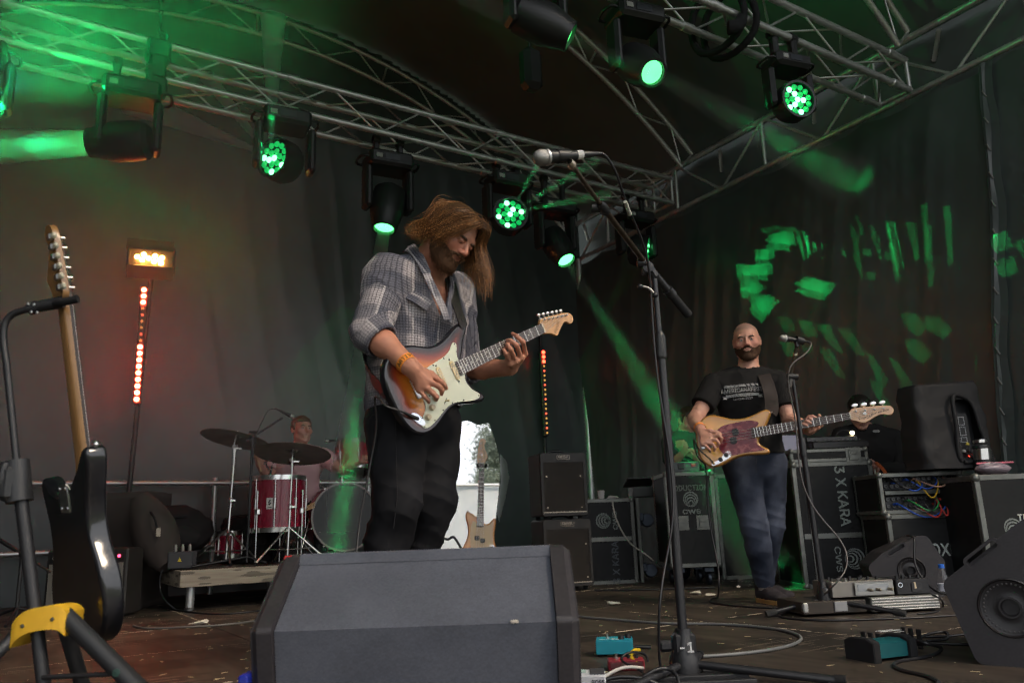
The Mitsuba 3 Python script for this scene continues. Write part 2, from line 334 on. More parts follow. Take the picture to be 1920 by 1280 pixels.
lab('guard_rail', 'grey scaffold rails along the foot of the back wall', 'rail')
for z in (.42, .98): add('guard_rail__rail', rod((-2.2, 7.72, z), (3.1, 7.72, z), .024, 10), 'alu')
for x in (-2.1, -.2, 1.6, 3.1): add('guard_rail__post', rod((x, 7.745, -.0), (x, 7.745, 1.03), .022, 10), 'alu')

# ---------------------------------------------------------------- outside, seen through the opening
lab('marquee', 'white canvas marquee wall seen through the torn opening', 'tent')
def tarp(U, W):
    return np.stack([U, 12.5+.9*W+.10*meshkit.fbm(np.stack([U*1.2+W*2, W*.5, 0*U], -1), 3, 5)+.05*np.abs(np.sin(U*1.9+W*1.5)), -1.15+W*2.42-.10*(U-7)*W*0], -1)
scene['canvas_mat'] = prin((.46, .49, .50), .7)
add('marquee', cloth(np.arange(2.5, 11, .06), np.linspace(0, 1, 50), tarp), 'canvas_mat')
add('marquee__eave_pole', rod((2.5, 13.4, 1.28), (11, 13.4, 1.28), .03), 'alu')
def tree(key, o, hgt, rad, seed, col):
    r = np.random.default_rng(seed); tp = o+A(0, 0, hgt*.55)
    add(f'{key}__trunk', B().tube(spline([o, o+A(.05, 0, hgt*.3), tp, o+A(.1, 0, hgt*.9)], 12), np.linspace(.16, .02, 12), 8), 'matte', (.05, .04, .03))
    bb = B(); ends = []
    for k in range(26):
        s = r.uniform(.25, .9); a = r.uniform(0, 6.28); st = o+A(0, 0, hgt*s); e = st+A(math.cos(a)*rad*(1.1-s*.7), math.sin(a)*rad*(1.1-s*.7), r.uniform(.1, .7)*rad)
        bb.tube([st, (st+e)/2+A(0, 0, .1), e], [.035, .02, .006], 5, False); ends += [st+(e-st)*u for u in (.4, .6, .8, 1)]
    add(f'{key}__limb', bb, 'matte', (.05, .04, .03)); labels[f'{key}__limb'] = {'kind': 'stuff'}
    c = np.repeat(np.array(ends), 110, 0)+r.normal(size=(len(ends)*110, 3))*A(.30, .30, .20)*rad/2.2; n = len(c)
    d = r.normal(size=(n, 3)); d /= np.linalg.norm(d, axis=1, keepdims=True); e = np.cross(d, r.normal(size=(n, 3))); e /= np.linalg.norm(e, axis=1, keepdims=True)
    s = r.uniform(.03, .065, (n, 1)); V = np.stack([c-d*s, c+e*s*.5, c+d*s, c-e*s*.5], 1).reshape(-1, 3); i = np.arange(n)*4
    add(f'{key}__crown', (V, np.vstack([np.stack([i, i+1, i+2], 1), np.stack([i, i+2, i+3], 1)])), col)
scene['leaf_mat'] = {'type': 'principledthin', 'base_color': rgb((.25, .29, .23)), 'roughness': .6, 'diff_trans': .7}
for i, (x, y, hh, rr, w) in enumerate(((11.9, 19., 4.5, 1.4, 'broad green tree outside, standing behind the white marquee'), (14.6, 24, 4.3, 1.4, 'low green tree outside, farther off at the right edge of the opening'))):
    k = 'tree' + (f'_{i:03d}' if i else ''); lab(k, w, 'tree'); tree(k, A(x, y, -1.15), hh, rr, 5+i, 'leaf_mat')

# ---------------------------------------------------------------- stage lamps
BLK, GREEN = (.012, .012, .013), A(.006, 1., .2)
def glow(c, w=.05): return {'emitter': {'type': 'area', 'radiance': rgb([float(x) for x in c]), 'sampling_weight': w}}
def spot(key, o, aim, inten, half, soft=.75, w=1., col=GREEN):
    scene[key] = {'type': 'spot', 'intensity': rgb((col*inten).tolist()), 'cutoff_angle': half, 'beam_width': half*soft,
                  'to_world': T().look_at(origin=o.tolist(), target=(o+aim).tolist(), up=[.1, .2, 1.]), 'sampling_weight': w}
def dome(o, z, r, h, n=8):
    return B().lathe([(r, 0), (r*.8, h*.6), (r*.4, h*.92), (0.001, h)], o, z, n, 90)
def moving_head(label, lens, aim, face, kind='spot', hang=3.87, s=1., lit=1., cells=(), lens_scale=1.):
    """lens: where the lens sits; aim: where it points; face: horizontal direction of the base"""
    k = thing('moving_head', label, 'stage light', 'moving heads under the trusses'); aim = unit(aim); face = unit(face)
    wash = kind == 'wash'; Lh, Rh = (.20*s, .165*s) if wash else (.36*s, .135*s)
    piv = lens-aim*Lh*(.55 if wash else .6); side = unit(np.cross(face, UP)); Rb = np.stack([side, face, UP], 1)
    top = piv+A(0, 0, .30*s)
    add(f'{k}__base', B().box(top+A(0, 0, .05), (.36*s, .27*s, .13*s), Rb, .025), 'satin', BLK)
    add(f'{k}__display', B().box(top+face*.137*s+A(0, 0, .05), (.12*s, .006, .05*s), Rb), 'gloss', (.02, .022, .03))
    add(f'{k}__label_plate', B().box(top+face*.138*s+side*.11*s+A(0, 0, .05), (.05*s, .005, .035*s), Rb), 'matte', (.32, .32, .31))
    for q in (-1, 1):
        a = side*q*(Rh+.035*s)
        add(f'{k}__yoke_arm', B().box(piv+a+A(0, 0, .115*s), (.06*s, .15*s, .36*s), Rb, .022), 'satin', BLK)
        h0 = top+side*q*.18*s+A(0, 0, .05)
        add(f'{k}__handle', B().tube(spline([h0+face*.09*s, h0+side*q*.05*s+face*.08*s, h0+side*q*.055*s-face*.08*s, h0-face*.09*s], 10), .011*s, 6), 'satin', BLK)
        cl = top+side*q*.1*s; zc = max(hang-top[2], .1)
        add(f'{k}__clamp', B().box(cl+A(0, 0, .1+zc/2-.03), (.05, .06, max(zc-.1, .04)), Rb, .01).lathe([(.02, -.03), (.04, -.03), (.04, .03), (.02, .03)], A(*cl[:2], hang+.025), (1, 0, 0), 12), 'satin', BLK)
    back = lens-aim*Lh
    prof = [(.001, 0), (Rh*.6, .0), (Rh*.85, .02*s), (Rh, .07*s), (Rh, Lh-.02*s), (Rh*.98, Lh+.015*s), (Rh*.86, Lh+.015*s), (Rh*.84, Lh-.02*s), (.001, Lh-.03*s)] if wash else \
        [(.001, 0), (Rh*.7, .0), (Rh*.95, .03*s), (Rh, .1*s), (Rh, .22*s), (Rh*.86, .30*s), (Rh*.74, Lh), (Rh*.72, Lh+.03*s), (Rh*.6, Lh+.03*s), (Rh*.58, Lh-.01*s), (.001, Lh-.02*s)]
    add(f'{k}__head', B().lathe(prof, back, aim, 26), 'satin', BLK)
    if wash:
        R = frame(aim); pts = [(0, 0)]+[(math.cos(a)*.33, math.sin(a)*.33) for a in np.arange(6)*math.pi/3]+[(math.cos(a)*.66, math.sin(a)*.66) for a in np.arange(12)*math.pi/6+.26]
        lo, hi = B(), B()
        for i, (x, y) in enumerate(pts):
            (hi if i in cells else lo).add(*dome(lens-aim*.01+R[:, 0]*x*Rh+R[:, 1]*y*Rh, aim, Rh*.155, .02*s, 10).out())
        add(f'{k}__lens_cells', lo, 'gloss', (.02, .2, .06), **glow(GREEN*.07*lit, .003)); add(f'{k}__bright_lens_cells', hi, 'gloss', (.1, .3, .1), **glow((GREEN*.9+.12)*lit, .01))
        for q in ('lens_cells', 'bright_lens_cells'): labels[f'{k}__{q}'] = {'kind': 'stuff'}
    elif lit:
        add(f'{k}__lens', dome(lens+aim*.005, aim, Rh*.57*lens_scale, .012, 18), 'gloss', (.02, .2, .06), **glow(A(.05, .5, .11)*lit, .004))
    else: add(f'{k}__lens', dome(lens+aim*.005, aim, Rh*.57, .02, 18), 'gloss', (.02, .02, .03))
    return k, lens+aim*.03, aim
TA = lambda x, y, Y=6.1: onY(x, y, Y)
front, fB = A(-.1, -1, 0), A(-.2, -1, 0)
# rear truss, left to right
k1, o1, a1 = moving_head('dark moving head at far left, its thick green beam leaving the left edge', TA(176, 268, 5.95), cf(-1, -.12, -.07), front, s=1.08, lit=2.2)
k2, o2, a2 = moving_head('green honeycomb wash light left of the guitarist, above the red light bar', TA(513, 296, 5.92), cf(-.55, -1, -.05), front, 'wash', cells=(4, 0, 15, 17, 12), s=1.05)
k3, o3, a3 = moving_head('dark moving head straight above the guitarist, its green beam pointing down', TA(721, 424, 6.05), TA(628, 1040, 5.6)-TA(721, 424, 6.05), front, s=1.1, lit=1.3)
k4, o4, a4 = moving_head('green honeycomb wash light right of the guitarist\'s head', TA(957, 401, 5.92), cf(.22, -1, .0), front, 'wash', cells=(0, 2, 7, 10, 13, 15), s=1.05)
k5, o5, a5 = moving_head('dark moving head behind the microphone, green beam slanting down to the right', TA(1060, 485, 5.95), G(1460, 1102)-TA(1060, 485, 5.95), front, s=1.05, lit=1.5)
k6, o6, a6 = moving_head('dark wash light at the right end of the rear truss, seen edge on', TA(1214, 470, 5.95), cf(1, -.25, -.15), front, 'wash', cells=(0, 3, 8), lit=.5)
# nearer truss
l7, l8, lb = TA(1063, 66, 3.35), TA(1221, 135, 3.3), onY(775, -52, 2.98); x7, x8, xb = P(1240, 150, 4.25)-l7, P(1545, 312, 3.25)-l8, TA(1000, 52, 3.12)-lb
k7, o7, a7 = moving_head('topmost dark moving head above the microphone, cut by the top edge', l7, x7, fB, s=.95, lit=.9, hang=3.79)
k8, o8, a8 = moving_head('dark moving head between the other two on the nearer truss', l8, x8, fB, s=.95, lit=.9, hang=3.79)
k9, o9, a9 = moving_head('green honeycomb wash light on the nearer truss at upper right', TA(1497, 186, 3.1), cf(.28, -1, -.12), fB, 'wash', cells=(0, 1, 3, 5, 16, 11, 14), s=.82, hang=3.79)
# just outside the frame on the left: the lamp whose rays fan through the smoke
k0, o0, a0 = moving_head('wash light hanging just beyond the left edge of the picture', TA(-40, 185, 5.9), cf(.9, -.6, -.35), front, 'wash', cells=tuple(range(0, 19, 2)), lit=1.2)
# and the beam lamp beyond the top edge
kb, ob, ab = moving_head('moving head beyond the top edge whose beam strikes the topmost head', lb, xb, A(-1, 0, 0), s=.8, lit=.9, hang=3.79)

def beam(key, o, aim, inten, half, r0, w, n=5):       # the lamp's several emitters, spread over its lens
    R = frame(aim)
    for i in range(n):
        a = i*2*math.pi/(n-1); q = 0 if i == n-1 else r0*.62
        spot(f'{key}_{i}', o+(R[:, 0]*math.cos(a)+R[:, 1]*math.sin(a))*q, aim, inten/n, half, .7, w/n)
beam('spot_left', o1, a1, 14., 9., .05, 3., 3); beam('spot_down', o3, a3, 60., 1.6, .05, 6.); beam('spot_floor', o5, a5, 46., 3.3, .03, 4.); beam('spot_cross', o8, a8, 44., 1.9, .03, 4., 3); beam('spot_pass', o7, a7, 14., 1.6, .03, 2.5, 3); beam('spot_over', ob, ab, 20., 1.7, .03, 2.5, 3)
FAN = ((cf(-.92, -.2, .36), 6., 3.6), (cf(-.55, -.2, .72), 4.2, 2.4), (cf(.03, -.15, 1), 5., 3.2))
for i, (d, hf, I) in enumerate(FAN): spot(f'spot_fan_{i}', o2, d, I, hf, .6, 2.2)
for i, (d, hf, I) in enumerate(((cf(.78, -.02, .58), 40., 4.2), (cf(.42, .88, -.12), 26., 4.), (cf(.85, .1, .28), 10., 5.))): spot(f'spot_glow_{i}', o0, d, I, hf, .5, (2.4, 2., .9)[i])
RAYS = (cf(.5, -.1, .85), 3.6), (cf(.82, -.1, .45), 3.4), (cf(1, -.1, .12), 3.6)
for i, (d, hf) in enumerate(RAYS): spot(f'spot_ray_{i}', o4, d, 2.6, hf, .6, 2.2)
# smoke: one cloud over the left rear of the stage, and the smoky air along the single beams
def smoke_beam(key, label, o, d, half, L, s0, s1, r0=.03, ext=None, alb=.85):
    """the smoky air along a beam: denser away from the lamp, wispy"""
    d = unit(d); t = math.tan(math.radians(half)); r1 = r0+t*L; R = frame(d); more = {'exterior': {'type': 'ref', 'id': ext}} if ext else {}
    g = np.stack(np.meshgrid(np.linspace(0, 1, 72), np.linspace(-1, 1, 7), np.linspace(-1, 1, 7), indexing='ij'), -1)
    wp = o+g[..., :1]*L*d+g[..., 1:2]*R[:, 0]*r1+g[..., 2:]*R[:, 1]*r1
    den = (s1+s0*np.exp(-g[..., :1]*L/.4))*(.55+.9*meshkit.fbm(wp*A(3.5, 3.5, 2.2), 3, 4)[..., None])
    M = np.eye(4); M[:3, :3] = R@np.diag([2*r1, 2*r1, L]); M[:3, 3] = o-R[:, 0]*r1-R[:, 1]*r1
    scene[key+'_air'] = {'type': 'heterogeneous', 'albedo': alb, 'sigma_t': {'type': 'gridvolume', 'grid': mi.VolumeGrid(np.ascontiguousarray(den, np.float32)), 'to_world': T(M.tolist())}}
    add(key, B().lathe([(.001, 0.), (r0, 0.), (r1, L), (.001, L)], o+d*.004, d, 28, 20), 'null', interior={'type': 'ref', 'id': key+'_air'}, **more)
    lab(key, label, 'smoke', kind='stuff')
smoke_beam('smoke_beam', 'smoke lit green by the lamp above the guitarist', o3, a3, 1.8, 3.75, .9, .30, .052)
smoke_beam('smoke_beam_001', 'smoke lit green by the lamp slanting down to the bassist', o5, a5, 3.4, 3.45, .9, .22, .03)
smoke_beam('smoke_beam_002', 'smoke lit green slanting from the middle lamp of the nearer truss', o8, a8, 2.0, np.linalg.norm(x8)*1.1, .35, .20, .04, alb=.4)
smoke_beam('smoke_beam_004', 'short shaft of smoke lit green between the two dark heads of the nearer truss', o7, a7, 1.7, np.linalg.norm(x7)*.8, .4, .5, .035, alb=.5)
smoke_beam('smoke_beam_005', 'shaft of smoke lit green from the top edge down to the topmost lamp', ob, ab, 1.8, np.linalg.norm(xb)-.22, .3, .5, .04, alb=.5)
smoke_beam('smoke_beam_003', 'bright green beam of smoke shooting out of the left edge', o1, a1, 3.0, 1.5, 1.5, 1.0, .088, 'smoke_air')
for i, (d, hf, I) in enumerate(FAN): smoke_beam('smoke_ray'+(f'_{i:03d}' if i else ''), f'thin green ray of smoke fanning from the second rear lamp, {("lowest", "middle", "most upright")[i]} of three', o2+unit(d)*.05, d, hf*.9, (1.1, .75, 1.1)[i], 2.6, 1.6, .012, 'smoke_air')
for i, (d, hf) in enumerate(RAYS): smoke_beam(f'smoke_ray_{i+3:03d}', f'green ray of smoke right of the guitarist\'s head, {("uppermost", "middle", "lowest")[i]} of three', o4+unit(d)*.10, d, hf*.9, (.6, .85, .85)[i], 2.8, 2.0, .010)
lo, hi = A(-2., 4.7, .5), A(2.25, 7.75, 5.55); n = (40, 28, 48)
g = np.stack(np.meshgrid(*[np.linspace(0, 1, m) for m in n], indexing='ij'), -1); w_ = lo+g*(hi-lo)
e = np.clip(np.minimum(g, 1-g).min(-1)*5, 0, 1); den = (e*e*(3-2*e))*(.45+1.1*np.clip(meshkit.fbm(w_*A(.9, .9, 1.1), 4, 2)-.25, 0, 1))*(1.25-.5*g[..., 0])
den = den+.9*np.exp(-((w_[..., 0]-.9)/.45)**2-((w_[..., 1]-7.2)/.4)**2-((w_[..., 2]-2.45)/.8)**2)+1.1*np.exp(-((w_-A(-.35, 5.75, 3.75))**2).sum(-1)/.30)
den = den.transpose(2, 1, 0)[..., None].astype(np.float32)
scene['smoke_air'] = {'type': 'heterogeneous', 'albedo': .7, 'scale': 1., 'sigma_t': {'type': 'gridvolume', 'grid': mi.VolumeGrid(np.ascontiguousarray(den*.2)),
    'filter_type': 'trilinear', 'to_world': T().translate(lo.tolist()).scale((hi-lo).tolist())}}
add('smoke', B().box((lo+hi)/2, hi-lo), 'null', interior={'type': 'ref', 'id': 'smoke_air'}); lab('smoke', 'drifting stage smoke over the left rear of the stage', 'smoke', kind='stuff')

# LED fittings
WARM, RED = A(1., .42, .10), A(1., .10, .05)
k = thing('blinder_light', 'amber lamp with nine glowing bulbs on a pole at left', 'stage light')
bo, dn = onY(283, 486, 7.45), unit(A(-.2, -1, -.12)); Rb = frame(-dn)   # local z looks away from the audience
add(f'{k}__housing', B().box(bo-dn*.06, (.40, .26, .10), Rb, .02), 'satin', BLK)
for q in (-1, 1): add(f'{k}__barn_door', B().box(bo+UP*q*(.10 if q > 0 else .135)+dn*(.15 if q > 0 else .05), (.38, .13, .006), Rb@np.array([[1, 0, 0], [0, .8, -.6*q], [0, .6*q, .8]])), 'satin', BLK)
for i, (x, y) in enumerate(((258, 482), (270, 478), (267, 488), (279, 485), (291, 481), (289, 491), (300, 488), (304, 484), (302, 494))):
    add(f'{k}__bulb', B().lathe([(.001, -.014), (.016, -.012), (.022, 0), (.016, .012), (.001, .014)], onY(x, y, 7.44)+dn*.02, dn, 10, 90), 'gloss', (.5, .3, .1), **glow(A(30, 11, 1.8), .10))
add(f'{k}__pole', rod(A(.845, 7.62, 0), A(.93, 7.62, 2.95), .022), 'satin', BLK)
add(f'{k}__foot', B().lathe([(.001, 0), (.22, 0), (.22, .012), (.001, .02)], A(.845, 7.62, .001), UP, 20), 'satin', BLK)
def led_bar(label, top, bot, on, dim, e=1.):
    k = thing('light_bar', label, 'light bar'); n = 18; d = unit(bot-top); R = frame(A(-.2, -1, 0), -d)
    add(f'{k}__housing', B().box((top+bot)/2+A(.012, .06, 0), (.065, np.linalg.norm(bot-top)+.08, .07), R, .01), 'satin', BLK)
    for i in range(n):
        c = top+(bot-top)*i/(n-1); r = .023 if i in on else .013
        col = A(17, .8, .34)*e if i in on else (A(.5, .06, .03)*.6 if i % 3 == 1 else A(.45, .26, .06)*.22) if i in dim else A(.01, .005, .005)
        add(f'{k}__led', B().lathe([(.001, -.013), (r*.75, -.010), (r, 0), (r*.75, .010), (.001, .013)], c, A(-.2, -1, 0), 10, 90), 'gloss', (.4, .1, .05), **glow(col, .08 if i in on else .004))
    return k
led_bar('vertical light bar with glowing red dots under the amber lamp', onY(270, 543, 7.5), onY(256, 748, 7.5), set(range(0, 3)) | set(range(9, 18)), set(range(3, 9)))
k = led_bar('dimmer vertical light bar on the back wall right of the guitarist', onY(1019, 660, 7.75), onY(1026, 811, 7.75), {0, 1, 2}, set(range(3, 18)), .10)
add(f'{k}__pole', rod(A(5.37, 7.84, 0), A(5.37, 7.84, 3.), .018), 'satin', BLK)
# chain hoist, and the cloth-wrapped motor and cable bundle on the nearer truss
k = thing('chain_hoist', 'black chain hoist hanging in front of the rear truss at left', 'chain hoist'); c = TA(295, 120, 5.88)
for dz, sx, sz in ((.10, .17, .16), (-.05, .12, .20), (-.2, .15, .14)): add(f'{k}__body', B().box(c+A(0, 0, dz), (sx, .14, sz), None, .02), 'satin', BLK)
bb = B()
for i in range(26):
    z = c[2]+.24+i*.05; a = i*1.57; q = np.linspace(0, 2*np.pi, 9); bb.tube(np.stack([c[0]+.013*np.cos(q)*math.cos(a), c[1]+.013*np.cos(q)*math.sin(a), z+.034*np.sin(q)], 1), .006, 5, False)
add(f'{k}__chain', bb, 'dullmetal', (.1, .1, .1)); labels[f'{k}__chain'] = {'kind': 'stuff'}
add(f'{k}__hook', B().tube(spline([c+A(0, 0, .28), c+A(.05, 0, .24), c+A(.03, 0, .18), c+A(-.03, 0, .2)], 12), .014, 7), 'satin', BLK)
k = thing('black_drape', 'black sling and cloth tied round the nearer truss at top right', 'cloth'); c = TA(1362, 40, 3.3)
for q in (-.07, .05): add(f'{k}__band', B().tube(spline([c+A(q, -.17, .1), c+A(q+.03, -.16, -.14), c+A(q-.03, .15, -.20), c+A(q-.06, .17, .12), c+A(q, .0, .24)], 26, True), .025, 8), 'matte', BLK)
add(f'{k}__tail', B().tube(spline([c+A(-.05, -.17, -.1), c+A(-.12, -.18, -.19), c+A(-.17, -.15, -.2)], 9), np.linspace(.04, .05, 9), 8), 'matte', BLK)
k = thing('hanging_motor', 'dark box hanging below the topmost moving head', 'hoist'); c = TA(995, 132, 4.4)
add(f'{k}__body', B().box(c, (.16, .14, .34), None, .04), 'satin', BLK); add(f'{k}__chain', rod(c+A(0, 0, .17), A(c[0], c[1], vault(c[0])-.05), .012), 'satin', BLK)
# a lamp beyond the top edge throws a leaf-shaped stencil on the right wall: the lamp, its stencil plate and the light behind it
LEAF = ("345,350 430,345 440,410 350,415", "235,440 425,432 428,500 250,505", "258,540 340,530 385,575 345,605 270,600", "310,650 400,605 470,655 430,685 395,750 335,700", "405,300 440,265 540,250 570,340 430,320", "578,235 610,250 650,380 628,385", "565,558 655,508 785,545 755,612 650,592", "640,270 670,270 665,370 648,370", "676,210 690,215 715,360 700,350", "1105,180 1125,190 1178,455 1165,460")
FAINT = ("735,190 795,190 790,300 745,315", "840,140 880,200 910,300 872,290", "935,210 990,300 1000,420 985,430 935,290", "1008,370 1075,380 1068,425 1005,425", "1130,200 1200,210 1215,420 1180,440", "1345,120 1395,110 1408,440 1372,480", "500,770 600,775 635,865 560,875", "640,800 715,800 715,850 660,850", "732,812 818,812 910,985 845,970", "1020,965 1075,985 1170,1130 1120,1200", "1225,740 1325,745 1400,830 1340,890 1250,825", "1745,340 1860,270 1900,370 1800,430", "405,250 520,240 560,260 430,300", "1640,820 1655,820 1650,980 1635,960")
for nm, o_, polys, I, blur, wt in (('bright', A(.3, .95, 3.9), LEAF, 52., .0007, .8), ('faint', A(.8, .95, 3.95), FAINT, 15., .0023, .4)):
    k, og, ag = moving_head(f'moving head beyond the top edge throwing the {nm} green patches on the side wall', o_, onX(1640, 520, 5.9)-o_, A(-1, 0, 0), s=.95, lit=0, hang=4.6)
    R = frame(ag); apex = og+ag*.03; plate = sg.Point(0, 0).buffer(.085, 32)
    for t in polys:
        w = np.array([onX(1300+float(x)/3.097, 340+float(y)/3.097, 5.9) for x, y in (q.split(',') for q in t.split())])-apex; q = w@R
        plate = plate.difference(sg.Polygon(q[:, :2]/q[:, 2:]*.12).buffer(-.0001))
    add(f'{k}__stencil_plate', B().prism(plate, .12, .1203, mat(R, apex)), 'matte', BLK)
    add(f'{k}__stencil_sleeve', B().lathe([(.086, -.01), (.086, .125), (.084, .125), (.084, -.01)], apex, ag, 28), 'matte', BLK)
    for i in range(3): spot(f'spot_stencil_{nm}_{i}', apex+R[:, 0]*blur*math.cos(i*2.1)+R[:, 1]*blur*math.sin(i*2.1), ag, I*.9, 33., .9, wt)

# ---------------------------------------------------------------- gear on the stage
def local(p0, u, up=UP):
    u = unit(u); n = unit(np.cross(u, up)); return mat(np.stack([u, np.cross(n, u), n], 1), p0)   # x right, y up, z towards the viewer
def write(key, text, h, M, color, depth=.0015, bold=True, rot=0., center=True, bsdf='matte', sx=1.):
    m = meshkit.text_mesh(text, h, depth, bold); v = m.vertices*A(sx, 1, 1)
    if center: v = v-A(*((v.max(0)+v.min(0))/2)[:2], 0)
    c, s = math.cos(rot), math.sin(rot); v = np.stack([v[:, 0]*c-v[:, 1]*s, v[:, 0]*s+v[:, 1]*c, v[:, 2]], 1)
    b = B(); b.add(*flat(v, m.faces, 20), M); return add(key, b, bsdf, color)
def at(M, x, y, z=0.): return M@mat(np.eye(3), A(x, y, z))
CASE, RAIL = (.016, .017, .018), (.27, .28, .26)
scene['case_mat'] = prin(mikit.proc(grit((.006, .0065, .007), (.013, .0135, .014), 60.)), .6, specular=.3)
scene['rail_mat'] = prin(mikit.proc(grit((.11, .115, .105), (.25, .255, .235), 25.)), .45, metallic=.75)
def flight_case(label, M, w, h, d, mids=(), latches=(), lid=None, name='flight_case', open_front=False, rail=.034, wheels=None):
    k = thing(name, label, 'flight case', 'black flight cases with aluminium edges')
    if open_front:
        t = .02
        for c, s in (((w/2, t/2, -d/2), (w, t, d)), ((w/2, h-t/2, -d/2), (w, t, d)), ((t/2, h/2, -d/2), (t, h-2*t, d)), ((w-t/2, h/2, -d/2), (t, h-2*t, d)), ((w/2, h/2, -d+t/2), (w-2*t, h-2*t, t))):
            add(f'{k}__panel', B(M).box(c, s), 'case_mat')
    else: add(f'{k}__body', B(M).box((w/2, h/2, -d/2), (w, h, d), None, .004), 'case_mat')
    r = rail; p = .003
    for x in (r/2-p, w-r/2+p):
        for z in (p-r/2, -d-p+r/2): add(f'{k}__edge_rail', B(M).box((x, h/2, z), (r, h-r, r), None, .004), 'rail_mat')
    for y in (r/2-p, h-r/2+p):
        for z in (p-r/2, -d-p+r/2): add(f'{k}__edge_rail', B(M).box((w/2, y, z), (w-r, r, r), None, .004), 'rail_mat')
        for x in (r/2-p, w-r/2+p): add(f'{k}__edge_rail', B(M).box((x, y, -d/2), (r, r, d-r), None, .004), 'rail_mat')
    for x in (r*.4, w-r*.4):
        for y in (r*.4, h-r*.4):
            for z in (-r*.4, -d+r*.4): add(f'{k}__corner_ball', B(M).lathe([(.001, -r*.85), (r*.6, -r*.6), (r*.85, 0), (r*.6, r*.6), (.001, r*.85)], (x, y, z), (0, 1, 0), 10, 90), 'rail_mat')
    for y in mids: add(f'{k}__mid_rail', B(M).box((w/2, y, .001), (w-2*r, r*1.1, .008), None, .002), 'rail_mat')
    for x, y in latches:
        add(f'{k}__latch', B(M).box((x, y, .002), (.11, .11, .006), None, .002).box((x, y, .006), (.07, .075, .012), None, .003).box((x, y+.012, .013), (.045, .02, .01), None, .002), 'rail_mat')
    for q in wheels or ():
        add(f'{k}__caster', B(M).box(A(*q)+A(0, .07, 0), (.07, .03, .07)).lathe([(.001, -.016), (.045, -.016), (.05, -.01), (.05, .01), (.045, .016), (.001, .016)], A(*q)+A(0, .005, 0), (1, 0, 0), 14), 'dullmetal', (.07, .08, .10))
    return k
def at_px(bl, br, d, dR=0.): p0, p1 = P(*bl, d), P(*br, d+dR); p1 = A(p1[0], p1[1], p0[2]); return local(p0, p1-p0), np.linalg.norm(p1-p0)
def cws(k, M, x, y, s, rot):
    c, q = math.cos(rot), math.sin(rot); f = lambda a, b_: (x+(a*c-b_*q)*s, y+(a*q+b_*c)*s)
    bb = B(M)
    for i, r in enumerate((.42, .34, .25, .15)):
        ring = sg.Point(0, -i*.06).buffer(r, 12).difference(sg.Point(.0, -.03-i*.06).buffer(r-.045, 12))
        pl = np.array(ring.exterior.coords)
        for hg in [ring]: bb.prism(shapely.transform(hg, lambda v: np.array([f(*(u_*A(1, 1)+A(0, .25))) for u_ in v])), .0012, .003)
    add(f'{k}__emblem', bb, 'matte', (.20, .22, .21)); labels[f'{k}__emblem'] = {'kind': 'stuff'}
    write(f'{k}__lettering', 'CWS', .24*s, at(M, *f(0, -.42), .001), (.20, .22, .21), rot=rot, sx=1.35)
# --- cases along the right wall
M, w = at_px((1508, 1085), (1655, 1081), 5.78); z0 = M[2, 3]; M[2, 3] = 0.; H = P(1490, 868, 5.78)[2]
k = flight_case('large black flight case marked 3XKARA behind the second microphone stand', M, w+.03, H, .55, mids=((P(1580, 1003, 5.78)[2]),), wheels=())
write(f'{k}__lettering', '3 X KARA', .068, at(M, w*.62, H*.72, .002), (.25, .28, .26), rot=-math.pi/2)
cws(k, M, w*.60, H*.22, .17, -math.pi/2)
add(f'{k}__side_post', B(M).box((.10, H/2, .003), (.035, H-.08, .010), None, .002), 'rail_mat')
Mk = M
M2 = at(M, .0, H+.004, 0); hm = P(1560, 842, 5.78)[2]-H
k = flight_case('long black mixer case lying on the large flight case', M2, w*1.02, hm, .5, latches=((w*.83, hm*.45),), rail=.026)
k = thing('laptop', 'dark laptop with a lit lid standing left of the mixer case', 'laptop'); q = P(1478, 862, 5.9)
M3 = local(q, cf(1, .25, 0), unit(cf(0, .3, 1))); add(f'{k}__lid', B(M3).box((.06, .10, 0), (.15, .20, .012), None, .004), 'satin', (.03, .03, .035)); add(f'{k}__screen', B(M3).box((.06, .10, .0075), (.135, .18, .003)), 'matte', (.36, .35, .45))
k = thing('mixing_desk', 'dark mixing desk with a raised meter hood on the mixer case', 'mixer'); q = M[:3, 3]+M[:3, 0]*w*.72+UP*(H+hm+.006)
M3 = local(q, M[:3, 0]); add(f'{k}__body', B(M3).box((0, .03, -.22), (.42, .06, .36), None, .01), 'satin', BLK); add(f'{k}__hood', B(M3).box((.02, .075, -.3), (.40, .05, .12), frame((0, .3, 1)), .01), 'satin', BLK)
bb = B(M3)
for i in range(12): bb.lathe([(.008, 0), (.007, .014), (.001, .015)], (-.18+.032*i, .06, -.12), (0, 1, 0), 8)
add(f'{k}__knobs', bb, 'satin', (.08, .08, .09)); labels[f'{k}__knobs'] = {'kind': 'stuff'}
# black case with wheels on its side, left of the bassist
M, w = at_px((1090, 1086), (1197, 1082), 6.85, .05); M[2, 3] = 0.; H = P(1150, 934, 6.85)[2]
k = flight_case('black flight case lying on its side behind the amplifier stack', M, w, H, .5, mids=(P(1150, 1010, 6.85)[2],))
write(f'{k}__lettering', '3 X KARA', .055, at(M, w*.62, H*.25, .002), (.10, .11, .12), rot=math.pi/2); cws(k, M, w*.52, H*.74, .15, math.pi/2)
add(f'{k}__caster_board', B(M).box((w+.035, H/2, -.25), (.03, H, .5), None, .003), 'rail_mat')
for y in (.12, H-.16):
    for z in (-.08, -.42): add(f'{k}__caster', B(M).box((w+.07, y, z), (.05, .07, .07), None, .006).lathe([(.001, -.018), (.05, -.018), (.057, -.01), (.057, .01), (.05, .018), (.001, .018)], (w+.13, y-.03, z), (0, .2, 1), 16), 'dullmetal', (.10, .12, .15))
